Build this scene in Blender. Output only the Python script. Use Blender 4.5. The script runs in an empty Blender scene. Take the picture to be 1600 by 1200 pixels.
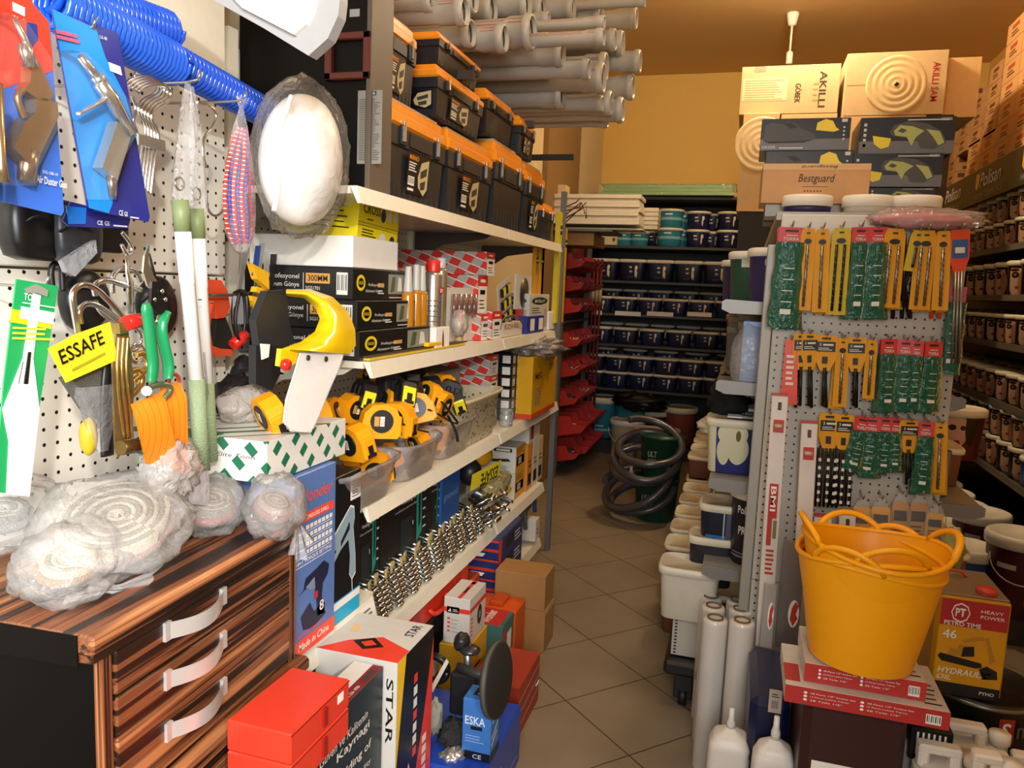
import bpy, math, random
from mathutils import Vector, Matrix, noise
C = bpy.context.scene.collection
S = bpy.context.scene
R = math.radians
# ---------------- camera (principal axes from the vanishing points of the aisle) ----------------
F = 1200.0; EYE = Vector((0, 0, 1.55))
_y = Vector((365, -135, F)).normalized()
_b = F * F / (135 + 365 * .042)
_d = Vector((-.042 * _b, _b, F)).normalized(); _d = (_d - _y * _d.dot(_y)).normalized()
_u = -_d; _x = _y.cross(_u)
if _x.x < 0: _x = -_x
# world vector -> camera components are (_x,_y,_u); camera axes in the world:
cr = Vector((_x.x, _y.x, _u.x)); cd = Vector((_x.y, _y.y, _u.y)); cf = Vector((_x.z, _y.z, _u.z))
cam = bpy.data.cameras.new('camera'); co = bpy.data.objects.new('camera', cam); C.objects.link(co)
cam.sensor_fit = 'HORIZONTAL'; cam.sensor_width = 36; cam.lens = 36 * F / 1600; cam.clip_start = .02
co.matrix_world = Matrix(((cr.x, -cd.x, -cf.x, EYE.x), (cr.y, -cd.y, -cf.y, EYE.y), (cr.z, -cd.z, -cf.z, EYE.z), (0, 0, 0, 1)))
S.camera = co
def at(px, py, x=None, y=None, z=None):
    v = Vector((px - 800, py - 600, F)); r = Vector((v.dot(_x), v.dot(_y), v.dot(_u)))
    if x is not None: t = (x - EYE.x) / r.x
    elif y is not None: t = (y - EYE.y) / r.y
    else: t = (z - EYE.z) / r.z
    return EYE + r * t
def Yat(px, x, py=600): return at(px, py, x=x).y
# ---------------- world, lights, exposure ----------------
w = bpy.data.worlds.new('world'); S.world = w; w.use_nodes = True
w.node_tree.nodes['Background'].inputs[0].default_value = (.85, .92, 1, 1)
w.node_tree.nodes['Background'].inputs[1].default_value = .16
S.view_settings.view_transform = 'Standard'; S.view_settings.look = 'None'
S.view_settings.gamma = 1; S.view_settings.use_curve_mapping = False
S.view_settings.exposure = 0.0
def light(name, kind, loc, power, col, size=.5, target=None, **k):
    l = bpy.data.lights.new(name, kind); l.energy = power; l.color = col
    if kind == 'AREA': l.shape = 'RECTANGLE'; l.size = size; l.size_y = k.get('sy', size)
    elif kind == 'SPOT': l.spot_size = k['cone']; l.spot_blend = k.get('blend', .3); l.shadow_soft_size = size
    else: l.shadow_soft_size = size
    o = bpy.data.objects.new(name, l); C.objects.link(o); o.location = loc
    if target is not None: o.rotation_euler = (Vector(target) - Vector(loc)).to_track_quat('-Z', 'Y').to_euler()
    return o
light('daylight_shop_window', 'AREA', (.1, -1.0, 2.0), 58, (.97, .985, 1), 1.1, (-1.9, .9, 1.1), sy=1.3).data.spread = R(115)
light('sun_patch', 'SPOT', (1.4, -1.6, 2.5), 400, (1, .97, .9), .06, (-1.2, 1.35, 1.25), cone=R(34), blend=.5)
light('ceiling_lamp_near', 'POINT', (.0, 2.1, 3.4), 38, (1, .88, .7), .2)
light('ceiling_lamp_far', 'POINT', (.2, 5.05, 3.55), 95, (1, .82, .56), .08)
# ---------------- materials ----------------
def lin(h):
    if not isinstance(h, str): return (h[0], h[1], h[2], 1)
    c = [int(h[i:i + 2], 16) / 255 for i in (0, 2, 4)]
    return tuple(((x + .055) / 1.055) ** 2.4 if x > .04045 else x / 12.92 for x in c) + (1,)
MATS = {}
def M(col, rough=.5, metal=0., var=.06, scale=30., bump=0., trans=0., alpha=1., spec=.5, key=None, bscale=None):
    k = key or (col, rough, metal, var, scale, bump, trans, alpha, spec)
    if k in MATS: return MATS[k]
    m = bpy.data.materials.new('mat_' + (col if isinstance(col, str) else 'c')); m.use_nodes = True
    nt = m.node_tree; p = nt.nodes['Principled BSDF']; L = nt.links.new
    c = lin(col)
    p.inputs['Roughness'].default_value = rough; p.inputs['Metallic'].default_value = metal
    p.inputs['Transmission Weight'].default_value = trans; p.inputs['Alpha'].default_value = alpha
    p.inputs['Specular IOR Level'].default_value = spec
    tc = nt.nodes.new('ShaderNodeTexCoord')
    n = nt.nodes.new('ShaderNodeTexNoise'); n.inputs['Scale'].default_value = scale; n.inputs['Detail'].default_value = 2
    L(tc.outputs['Object'], n.inputs['Vector'])
    mx = nt.nodes.new('ShaderNodeMix'); mx.data_type = 'RGBA'
    mx.inputs[6].default_value = tuple(min(1, x * (1 - var)) for x in c[:3]) + (1,)
    mx.inputs[7].default_value = tuple(min(1, x * (1 + var)) for x in c[:3]) + (1,)
    L(n.outputs[0], mx.inputs[0]); L(mx.outputs[2], p.inputs['Base Color'])
    if bump:
        b = nt.nodes.new('ShaderNodeBump'); b.inputs['Strength'].default_value = bump; b.inputs['Distance'].default_value = .01
        if bscale:
            n2 = nt.nodes.new('ShaderNodeTexNoise'); n2.inputs['Scale'].default_value = bscale; L(tc.outputs['Object'], n2.inputs['Vector']); n = n2
        L(n.outputs[0], b.inputs['Height']); L(b.outputs[0], p.inputs['Normal'])
    MATS[k] = m
    return m
def glow(col, s):
    m = bpy.data.materials.new('mat_glow'); m.use_nodes = True; p = m.node_tree.nodes['Principled BSDF']
    p.inputs['Base Color'].default_value = lin(col); p.inputs['Emission Color'].default_value = lin(col); p.inputs['Emission Strength'].default_value = s
    return m
def film(col='ffffff', dens=.18, gl=.25, rough=.12, bump=.0, bs=25.):
    """thin clear plastic: see-through, shiny, slightly milky"""
    k = ('film', col, dens, gl, rough, bump, bs)
    if k in MATS: return MATS[k]
    m = bpy.data.materials.new('mat_film'); m.use_nodes = True; nt = m.node_tree; L = nt.links.new
    nt.nodes.remove(nt.nodes['Principled BSDF']); out = nt.nodes['Material Output']
    t = nt.nodes.new('ShaderNodeBsdfTransparent'); d = nt.nodes.new('ShaderNodeBsdfDiffuse'); g = nt.nodes.new('ShaderNodeBsdfGlossy')
    t.inputs[0].default_value = tuple(.55 + .45 * x for x in lin(col)[:3]) + (1,)
    d.inputs[0].default_value = lin(col); g.inputs['Roughness'].default_value = rough
    a = nt.nodes.new('ShaderNodeMixShader'); a.inputs[0].default_value = dens; L(t.outputs[0], a.inputs[1]); L(d.outputs[0], a.inputs[2])
    fr = nt.nodes.new('ShaderNodeLayerWeight'); fr.inputs[0].default_value = gl
    pw = nt.nodes.new('ShaderNodeMath'); pw.operation = 'MULTIPLY'; pw.inputs[1].default_value = .75; L(fr.outputs[0], pw.inputs[0])
    b = nt.nodes.new('ShaderNodeMixShader'); L(pw.outputs[0], b.inputs[0]); L(a.outputs[0], b.inputs[1]); L(g.outputs[0], b.inputs[2]); L(b.outputs[0], out.inputs[0])
    if bump:
        tc = nt.nodes.new('ShaderNodeTexCoord'); n = nt.nodes.new('ShaderNodeTexNoise'); n.inputs['Scale'].default_value = bs; n.inputs['Detail'].default_value = 3
        n.inputs['Distortion'].default_value = 1.5
        L(tc.outputs['Object'], n.inputs['Vector']); bp = nt.nodes.new('ShaderNodeBump'); bp.inputs['Strength'].default_value = bump; bp.inputs['Distance'].default_value = .02
        L(n.outputs[0], bp.inputs['Height'])
        for q in (g, d, fr): L(bp.outputs[0], q.inputs['Normal'])
    MATS[k] = m
    return m
class NG:
    """small node-maths helper"""
    def __init__(s, m): s.nt = m.node_tree; s.p = s.nt.nodes['Principled BSDF']
    def math(s, op, a, b=None, c=None):
        n = s.nt.nodes.new('ShaderNodeMath'); n.operation = op
        for i, q in enumerate((a, b, c)):
            if q is None: continue
            if isinstance(q, (int, float)): n.inputs[i].default_value = q
            else: s.nt.links.new(q, n.inputs[i])
        return n.outputs[0]
    def xyz(s, out='Object'):
        t = s.nt.nodes.new('ShaderNodeTexCoord'); q = s.nt.nodes.new('ShaderNodeSeparateXYZ'); s.nt.links.new(t.outputs[out], q.inputs[0]); s.tc = t
        return q.outputs
    def mix(s, f, a, b):
        n = s.nt.nodes.new('ShaderNodeMix'); n.data_type = 'RGBA'
        for i, q in ((0, f), (6, a), (7, b)):
            if isinstance(q, (int, float, tuple)): n.inputs[i].default_value = q
            else: s.nt.links.new(q, n.inputs[i])
        return n.outputs[2]
    def col(s, q): s.nt.links.new(q, s.p.inputs['Base Color'])
def newmat(name, rough=.5, metal=0.):
    m = bpy.data.materials.new(name); m.use_nodes = True; g = NG(m); g.p.inputs['Roughness'].default_value = rough; g.p.inputs['Metallic'].default_value = metal
    return m, g
def layers(name, base, lay, rough=.4, cyl=True, uax=0, vax=2):
    """flat printed shapes; cyl: u = angle round the can from its front (-Y), v = height (m)"""
    m, g = newmat(name, rough); o = g.xyz()
    if cyl: u = g.math('ARCTAN2', o[0], g.math('MULTIPLY', o[1], -1))
    else: u = o[uax]
    v = o[vax]; c = lin(base)
    for L_ in lay:
        kind, u0, v0, ru, rv, col = L_[:6]
        du = g.math('DIVIDE', g.math('SUBTRACT', u, u0), ru); dv = g.math('DIVIDE', g.math('SUBTRACT', v, v0), rv)
        if kind == 'e': d = g.math('ADD', g.math('MULTIPLY', du, du), g.math('MULTIPLY', dv, dv))
        else: d = g.math('MAXIMUM', g.math('ABSOLUTE', du), g.math('ABSOLUTE', dv))
        c = g.mix(g.math('LESS_THAN', d, 1.), c, lin(col))
    g.col(c)
    return m
# ---------------- mesh builder ----------------
class MB:
    def __init__(s): s.v = []; s.f = []; s.m = []; s.s = []
    def add(s, vs, fs, mat=0, smooth=False):
        o = len(s.v); s.v += [Vector(q) for q in vs]
        for q in fs: s.f.append([i + o for i in q]); s.m.append(mat); s.s.append(smooth)
        return s
    def xf(s, M_, frm=0):
        for i in range(frm, len(s.v)): s.v[i] = M_ @ s.v[i]
        return s
    def box(s, a, b, mat=0, c=0., R_=None):
        a = Vector(a); b = Vector(b); ce = (a + b) / 2; h = (b - a) / 2; h = Vector((abs(h.x), abs(h.y), abs(h.z)))
        c = min(c, .45 * min(h))
        vs = []; fs = []
        if c <= 0:
            vs = [Vector((h.x * i, h.y * j, h.z * k)) for i in (-1, 1) for j in (-1, 1) for k in (-1, 1)]
            fs = [(0, 1, 3, 2), (4, 6, 7, 5), (0, 4, 5, 1), (2, 3, 7, 6), (0, 2, 6, 4), (1, 5, 7, 3)]
        else:
            ix = {}
            for i in (-1, 1):
                for j in (-1, 1):
                    for k in (-1, 1):
                        for ax in range(3):
                            q = Vector((i * (h.x - c), j * (h.y - c), k * (h.z - c))); q[ax] = (i, j, k)[ax] * h[ax]
                            ix[i, j, k, ax] = len(vs); vs.append(q)
            sg = (-1, 1)
            for ax in range(3):
                for t in sg:
                    r = []
                    for (p, q) in ((-1, -1), (1, -1), (1, 1), (-1, 1)):
                        e = [0, 0, 0]; e[ax] = t; e[(ax + 1) % 3] = p; e[(ax + 2) % 3] = q; r.append(ix[e[0], e[1], e[2], ax])
                    fs.append(r)
                a1, a2 = (ax + 1) % 3, (ax + 2) % 3
                for p in sg:
                    for q in sg:
                        e0 = [0, 0, 0]; e0[a1] = p; e0[a2] = q; e1 = list(e0); e0[ax] = -1; e1[ax] = 1
                        fs.append([ix[(*e0, a1)], ix[(*e1, a1)], ix[(*e1, a2)], ix[(*e0, a2)]])
            for i in sg:
                for j in sg:
                    for k in sg: fs.append([ix[i, j, k, 0], ix[i, j, k, 1], ix[i, j, k, 2]])
        out = []
        for q in fs:
            n = (vs[q[1]] - vs[q[0]]).cross(vs[q[2]] - vs[q[0]]); cc = sum((vs[i] for i in q), Vector()) / len(q)
            out.append(list(q) if n.dot(cc) > 0 else list(reversed(q)))
        if R_ is not None: vs = [R_ @ q for q in vs]
        return s.add([q + ce for q in vs], out, mat)
    def poly(s, pts, mat=0): return s.add(pts, [list(range(len(pts)))], mat)
    def prism(s, pts, vec, mat=0, smooth=False):
        n = len(pts); pts = [Vector(p) for p in pts]; vec = Vector(vec)
        nn = Vector()
        for i in range(n): nn += pts[i].cross(pts[(i + 1) % n])
        f0 = list(range(n)); f1 = [i + n for i in range(n)]
        if nn.dot(vec) > 0: f0.reverse(); sd = [[i, (i + 1) % n, (i + 1) % n + n, i + n] for i in range(n)]
        else: f1.reverse(); sd = [[(i + 1) % n, i, i + n, (i + 1) % n + n] for i in range(n)]
        s.add(pts + [p + vec for p in pts], [f0, f1], mat)
        o = len(s.v) - 2 * n
        for q in sd: s.f.append([i + o for i in q]); s.m.append(mat); s.s.append(smooth)
        return s
    def tube(s, pts, r, n=8, mat=0, closed=False, caps=True, flat=1.):
        pts = [Vector(p) for p in pts]; k = len(pts); rs = list(r) if isinstance(r, (list, tuple)) else [r] * k
        if len(rs) != k:
            q = rs; rs = []
            for i in range(k):
                x = i / max(1, k - 1) * (len(q) - 1); j = min(int(x), len(q) - 2); rs.append(q[j] + (q[j + 1] - q[j]) * (x - j))
        o = len(s.v); up = None
        for i, p in enumerate(pts):
            a = pts[(i - 1) % k] if (closed or i) else p; b = pts[(i + 1) % k] if (closed or i < k - 1) else p
            t = (b - a)
            t = t.normalized() if t.length > 1e-9 else Vector((0, 0, 1))
            if up is None: up = Vector((0, 0, 1)) if abs(t.z) < .9 else Vector((1, 0, 0))
            sd = t.cross(up)
            if sd.length < 1e-6: sd = t.orthogonal()
            sd.normalize(); up = sd.cross(t).normalized()
            for j in range(n):
                an = 2 * math.pi * j / n; s.v.append(p + (sd * math.cos(an) + up * math.sin(an) * flat) * rs[i])
        for i in range(k if closed else k - 1):
            for j in range(n):
                a = o + i * n + j; b = o + i * n + (j + 1) % n; c = o + ((i + 1) % k) * n + (j + 1) % n; d = o + ((i + 1) % k) * n + j
                s.f.append([a, b, c, d]); s.m.append(mat); s.s.append(True)
        if caps and not closed:
            s.f.append([o + j for j in range(n)][::-1]); s.m.append(mat); s.s.append(False)
            s.f.append([o + (k - 1) * n + j for j in range(n)]); s.m.append(mat); s.s.append(False)
        return s
    def lathe(s, prof, n=24, c=(0, 0, 0), mat=0, sx=1., sy=1., sq=2., smooth=True, mats=None):
        """profile (r,z) bottom to top (outer); sq>2 gives a rounded-square plan"""
        o = len(s.v); c = Vector(c)
        for (r, z) in prof:
            for j in range(n):
                a = 2 * math.pi * (j + .5) / n; ca, sa = math.cos(a), math.sin(a)
                ex = 2 / sq; x = math.copysign(abs(ca) ** ex, ca); y = math.copysign(abs(sa) ** ex, sa)
                s.v.append(c + Vector((r * sx * x, r * sy * y, z)))
        for i in range(len(prof) - 1):
            for j in range(n):
                s.f.append([o + i * n + j, o + i * n + (j + 1) % n, o + (i + 1) * n + (j + 1) % n, o + (i + 1) * n + j])
                s.m.append(mats[i] if mats else mat); s.s.append(smooth)
        if prof[0][0] > 1e-5: s.f.append([o + j for j in range(n)][::-1]); s.m.append(mats[0] if mats else mat); s.s.append(False)
        if prof[-1][0] > 1e-5: s.f.append([o + (len(prof) - 1) * n + j for j in range(n)]); s.m.append(mats[-1] if mats else mat); s.s.append(False)
        return s
    def grid(s, fn, nu, nv, mat=0, smooth=True, wrapu=False):
        o = len(s.v)
        for j in range(nv + 1):
            for i in range(nu + (0 if wrapu else 1)): s.v.append(Vector(fn(i / nu, j / nv)))
        w_ = nu if wrapu else nu + 1
        for j in range(nv):
            for i in range(nu):
                i2 = (i + 1) % w_ if wrapu else i + 1
                s.f.append([o + j * w_ + i, o + j * w_ + i2, o + (j + 1) * w_ + i2, o + (j + 1) * w_ + i]); s.m.append(mat); s.s.append(smooth)
        return s
    def blob(s, c, r, amp=.1, fr=3., seed=0, mat=0, nu=28, nv=18, crumple=0., M_=None, sharp=False):
        c = Vector(c); r = Vector(r) if not isinstance(r, (int, float)) else Vector((r, r, r)); sd = Vector((seed * 7.1, seed * 3.3, seed * 5.7))
        def f(u, v):
            a = 2 * math.pi * u; b = math.pi * (v - .5)
            d = Vector((math.cos(a) * math.cos(b), math.sin(a) * math.cos(b), math.sin(b)))
            k = 1 + amp * noise.noise(d * fr + sd) + crumple * abs(noise.noise(d * fr * 3.1 + sd))
            p = Vector((d.x * r.x, d.y * r.y, d.z * r.z)) * k
            if M_ is not None: p = M_ @ p
            return c + p
        return s.grid(f, nu, nv, mat, not sharp, True)
TXT = {}
def textmesh(t, bold=False, italic=False):
    k = (t, bold, italic)
    if k not in TXT:
        cu = bpy.data.curves.new('t', 'FONT'); cu.body = t; cu.resolution_u = 2; cu.offset = .012 if bold else 0; cu.shear = .25 if italic else 0
        o = bpy.data.objects.new('t', cu); C.objects.link(o); me = bpy.data.meshes.new_from_object(o)
        vs = [v.co.copy() for v in me.vertices]; fs = [list(p.vertices) for p in me.polygons]
        bpy.data.objects.remove(o); bpy.data.curves.remove(cu); bpy.data.meshes.remove(me)
        if vs:
            x0 = min(v.x for v in vs); x1 = max(v.x for v in vs); y0 = min(v.y for v in vs); y1 = max(v.y for v in vs)
        else: x0 = y0 = 0; x1 = y1 = 1
        TXT[k] = (vs, fs, x0, x1, y0, y1)
    return TXT[k]
class Face:
    """a flat printable area: origin o (lower left), unit u (right), unit v (up), lifted off along n"""
    def __init__(s, mb, o, u, v, W, H, lift=.0006):
        s.mb = mb; s.o = Vector(o); s.u = Vector(u).normalized(); s.v = Vector(v).normalized(); s.n = s.u.cross(s.v).normalized(); s.W = W; s.H = H; s.k = lift
    def P(s, a, b, l=0): return s.o + s.u * (a * s.W) + s.v * (b * s.H) + s.n * (s.k + l)
    def rect(s, a0, b0, a1, b1, mat, l=0): s.mb.poly([s.P(a0, b0, l), s.P(a1, b0, l), s.P(a1, b1, l), s.P(a0, b1, l)], mat); return s
    def poly(s, pts, mat, l=.0003): s.mb.poly([s.P(a, b, l) for a, b in pts], mat); return s
    def ell(s, a, b, ra, rb, mat, l=.0003, n=20): return s.poly([(a + ra * math.cos(6.2832 * i / n), b + rb * math.sin(6.2832 * i / n)) for i in range(n)], mat, l)
    def text(s, t, a, b, h, mat, w=None, bold=False, italic=False, rot=0, l=.0006, align='l'):
        """lower-left corner at (a,b); h = height as share of H; w = width as share of W; rot 90 = reading upward, -90 downward"""
        vs, fs, x0, x1, y0, y1 = textmesh(t, bold, italic)
        Hm = h * s.H
        sc = Hm / (y1 - y0 + 1e-9); sw = sc if w is None else (w * s.W) / (x1 - x0 + 1e-9)
        o = s.P(a, b, l); u, v = s.u, s.v
        if rot == 90: u, v = s.v, -s.u
        elif rot == -90: u, v = -s.v, s.u
        if rot and w is not None: sw = (w * s.H) / (x1 - x0 + 1e-9)
        if rot: Hm = h * s.W; sc = Hm / (y1 - y0 + 1e-9); sw = sc if w is None else sw
        if align == 'c': o = o - u * ((x1 - x0) * sw / 2)
        s.mb.add([o + u * ((q.x - x0) * sw) + v * ((q.y - y0) * sc) for q in vs], fs, mat); return s
    def lines(s, a0, b0, a1, b1, n, mat, th=.4, seed=1):
        """rows of small print that cannot be read in the photograph"""
        rd = random.Random(seed); dh = (b1 - b0) / n
        for i in range(n):
            e = a1 - (a1 - a0) * rd.random() * .3; y = b0 + dh * i
            s.rect(a0, y, e, y + dh * th, mat, .0004)
        return s
    def barcode(s, a0, b0, a1, b1, white, black, n=12):
        s.rect(a0, b0, a1, b1, white, .0002); k = (a1 - a0) / (2 * n + 1)
        for i in range(n): s.rect(a0 + k * (2 * i + 1), b0 + (b1 - b0) * .2, a0 + k * (2 * i + 2 - .4 * (i % 2)), b1 - (b1 - b0) * .1, black, .0005)
        return s
def FX(b, p, u, v, W, H):
    u = Vector(u); v = Vector(v); u.x = 0; v.x = 0; v = v - u * (u.dot(v) / u.length_squared); return Face(b, p, u, v, W, H, .001)
def boxface(mb, which, x0, x1, y0, y1, z0, z1, lift=.0006):
    if which == '+x': return Face(mb, (x1, y0, z0), (0, 1, 0), (0, 0, 1), y1 - y0, z1 - z0, lift)
    if which == '-x': return Face(mb, (x0, y1, z0), (0, -1, 0), (0, 0, 1), y1 - y0, z1 - z0, lift)
    if which == '-y': return Face(mb, (x0, y0, z0), (1, 0, 0), (0, 0, 1), x1 - x0, z1 - z0, lift)
    if which == '+z': return Face(mb, (x0, y0, z1), (1, 0, 0), (0, 1, 0), x1 - x0, y1 - y0, lift)
    if which == '+z+x': return Face(mb, (x1, y0, z1), (0, 1, 0), (-1, 0, 0), y1 - y0, x1 - x0, lift)
def mesh(name, mb, mats, off=(0, 0, 0)):
    me = bpy.data.meshes.new(name); off = Vector(off)
    me.from_pydata([v - off for v in mb.v], [], mb.f); me.update()
    for m in (mats if isinstance(mats, (list, tuple)) else [mats]): me.materials.append(m)
    nm = len(me.materials)
    me.polygons.foreach_set('material_index', [min(x, nm - 1) for x in mb.m]); me.polygons.foreach_set('use_smooth', mb.s)
    return me
def tagp(o, label, cat, group=None):
    o['label'] = label; o['category'] = cat
    if group: o['group'] = group
    return o
def thing(name, label, cat, loc, group=None, rot=(0, 0, 0)):
    o = bpy.data.objects.new(name, None); C.objects.link(o); o.location = loc; o.rotation_euler = rot; o.empty_display_size = .03
    return tagp(o, label, cat, group)
def part(name, mb, mats, parent, world=False, label=None):
    """child mesh; world=True when the vertices were given in world coordinates"""
    off = (0, 0, 0)
    if world:
        p = parent; off = Vector()
        while p: off += Vector(p.location); p = p.parent
    o = bpy.data.objects.new(name, mesh(name, mb, mats, off)); C.objects.link(o); o.parent = parent
    if label: o['label'] = label
    return o
def single(name, mb, mats, label, cat, loc=(0, 0, 0), group=None, world=True, rot=(0, 0, 0)):
    """a thing that is one mesh; vertices in world coordinates unless world=False"""
    o = bpy.data.objects.new(name, mesh(name, mb, mats, loc if world else (0, 0, 0))); C.objects.link(o); o.location = loc; o.rotation_euler = rot
    return tagp(o, label, cat, group)
def struct(name, mb, mats):
    o = bpy.data.objects.new(name, mesh(name, mb, mats)); C.objects.link(o); o['kind'] = 'structure'; return o
def dup(root, loc, label, rot=None, scale=None, cat=None, swap=None):
    r = root.copy(); C.objects.link(r); r.location = loc; r['label'] = label
    if rot is not None: r.rotation_euler = rot
    if scale is not None: r.scale = scale if isinstance(scale, (tuple, list)) else (scale,) * 3
    for ch in list(root.children):
        c = ch.copy(); C.objects.link(c); c.parent = r
        for g in ch.children:
            d = g.copy(); C.objects.link(d); d.parent = c
    return r
def arc(c, r, a0, a1, n, ax='xz'):
    o = []
    for i in range(n + 1):
        a = R(a0 + (a1 - a0) * i / n); u, v = r * math.cos(a), r * math.sin(a); c = Vector(c)
        o.append(c + (Vector((u, 0, v)) if ax == 'xz' else Vector((0, u, v)) if ax == 'yz' else Vector((u, v, 0))))
    return o
def smoothpts(p, it=2):
    p = [Vector(q) for q in p]
    for _ in range(it):
        o = [p[0]]
        for a, b in zip(p, p[1:]): o += [a * .75 + b * .25, a * .25 + b * .75]
        p = o + [p[-1]]
    return p
ORD = ['first', 'second', 'third', 'fourth', 'fifth', 'sixth', 'seventh', 'eighth', 'ninth', 'tenth', 'eleventh', 'twelfth', 'thirteenth', 'fourteenth', 'fifteenth', 'sixteenth', 'seventeenth', 'eighteenth', 'nineteenth', 'twentieth', 'twenty-first', 'twenty-second', 'twenty-third', 'twenty-fourth']
white = M('e9e6df', .45); cream = M('e8e0cc', .4); black = M('0d0d0e', .45); dark = M('1b1b1d', .5); red = M('c9251b', .45); orange = M('f07f12', .4)
yellow = M('f0c00c', .35); chrome = M('cfd0d0', .18, 1.); steel = M('a8a9a8', .35, .9); grey = M('8a8a88', .5); brown = M('b58a56', .8, bump=.05)
paper = M('efece4', .7); navy = M('17203f', .4); teal = M('17a08f', .4); green = M('14814e', .4)
# ================= the room =================
XL, XR, YB, ZC = -1.5, 1.9, 7.95, 3.69
m, g = newmat('floor_tiles', .42); o = g.xyz()
a_ = R(46.5); T_ = .385
def gl(c_, s_, off):
    q = g.math('ADD', g.math('MULTIPLY', o[0], c_), g.math('MULTIPLY', o[1], s_)); q = g.math('ADD', q, off)
    q = g.math('ABSOLUTE', g.math('SUBTRACT', g.math('MODULO', g.math('ADD', g.math('DIVIDE', q, T_), 100), 1.), .5)); return g.math('GREATER_THAN', q, .4925)
# offsets so that the joints pass through the joints seen on the floor
p1 = at(925, 1004, z=0); 
n1 = (math.sin(a_), -math.cos(a_)); n2 = (math.cos(a_), math.sin(a_))
pC = at(936, 1080, z=0); pA = at(942, 1145, z=0)
off1 = -(n1[0] * pC.x + n1[1] * pC.y); off2 = -(n2[0] * pA.x + n2[1] * pA.y)
def fit(off): return off
G1 = gl(n1[0], n1[1], fit(off1)); G2 = gl(n2[0], n2[1], fit(off2))
nz = g.nt.nodes.new('ShaderNodeTexNoise'); nz.inputs['Scale'].default_value = 3.5; nz.inputs['Detail'].default_value = 5; g.nt.links.new(g.tc.outputs['Object'], nz.inputs['Vector'])
base = g.mix(nz.outputs[0], lin('7a6b56'), lin('988a73'))
g.col(g.mix(g.math('MAXIMUM', G1, G2), base, lin('4a3d2e')))
floor_m = m
mb = MB().box((XL - .2, -2.2, -.1), (XR + .2, YB + .2, 0)); struct('floor', mb, floor_m)
ceil_m = M('dcb880', .85, var=.04, scale=1.5)
struct('ceiling', MB().box((XL - .2, -2.2, ZC), (XR + .2, YB + .2, ZC + .1)), ceil_m)
wl = M('d9c49a', .8, var=.03, scale=2); wy = M('e9bf68', .8, var=.03, scale=2)
struct('wall_left', MB().box((XL - .15, -2.2, 0), (XL, YB, ZC)), wl)
struct('wall_right', MB().box((XR, -2.2, 0), (XR + .15, YB, ZC)), wy)
struct('wall_back', MB().box((XL - .15, YB, 0), (XR + .15, YB + .15, ZC)), wy)
# projecting pier on the left wall
struct('wall_pier_left', MB().box((XL, 5.6, 0), (XL + .04, 6.7, ZC)), M('8a6a3c', .8))
# lamp holder on the ceiling, and the lit bulb just above the frame
lh = thing('ceiling_lamp_holder', 'small cream lamp holder hanging by a rod from the ceiling', 'lamp holder', (.18, 6.4, 3.4))
part('rose', MB().lathe([(.012, .19), (.03, .2), (.045, .27), (.045, .285)], 20), cream, lh)
part('rod', MB().tube([(0, 0, .2), (0, 0, .0)], .008, 8), cream, lh)
part('socket', MB().lathe([(.018, -.085), (.024, -.08), (.024, 0), (.012, .01)], 20), cream, lh)
lb = thing('ceiling_bulb', 'lit bulb on ceiling above the aisle', 'lamp', (.2, 5.02, 3.56))
part('bulb', MB().lathe([(.0, -.0), (.02, .005), (.03, .025), (.024, .05), (.014, .07), (.014, .08)], 20), glow('ffd9a0', 6), lb)
part('socket', MB().lathe([(.022, .075), (.026, .128)], 20), cream, lb)
# ================= pegboard on the near left wall =================
m, g = newmat('pegboard', .35); o = g.xyz()
def dots(g, u, v, sp, r):
    a = g.math('SUBTRACT', g.math('MODULO', g.math('ADD', g.math('DIVIDE', u, sp), 100), 1.), .5)
    b = g.math('SUBTRACT', g.math('MODULO', g.math('ADD', g.math('DIVIDE', v, sp), 100), 1.), .5)
    return g.math('LESS_THAN', g.math('ADD', g.math('MULTIPLY', a, a), g.math('MULTIPLY', b, b)), (r / sp) ** 2)
g.col(g.mix(dots(g, o[1], o[2], .033, .0042), lin('e9e4d6'), lin('14110d'))); peg_m = m
m, g = newmat('pegboard_front', .4); o = g.xyz()
g.col(g.mix(dots(g, o[0], o[2], .0262, .0034), lin('b9b3a6'), lin('14110d'))); pegf_m = m
XP = -1.4
t = thing('pegboard', 'perforated cream pegboard wall behind the hanging tools', 'pegboard', (XP, 1.2, .6))
part('lower_panel', MB().box((XP - .02, .2, .6), (XP, 1.85, 1.546), c=.003), peg_m, t, True)
part('upper_panel', MB().box((XP - .02, .2, 1.552), (XP, 1.85, 2.08), c=.003), peg_m, t, True)
part('top_panel', MB().box((XP - .02, .2, 2.085), (XP + .004, 1.85, 2.9), c=.01), M('e6dfcb', .4), t, True, 'plain cream panel above the holes')
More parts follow.
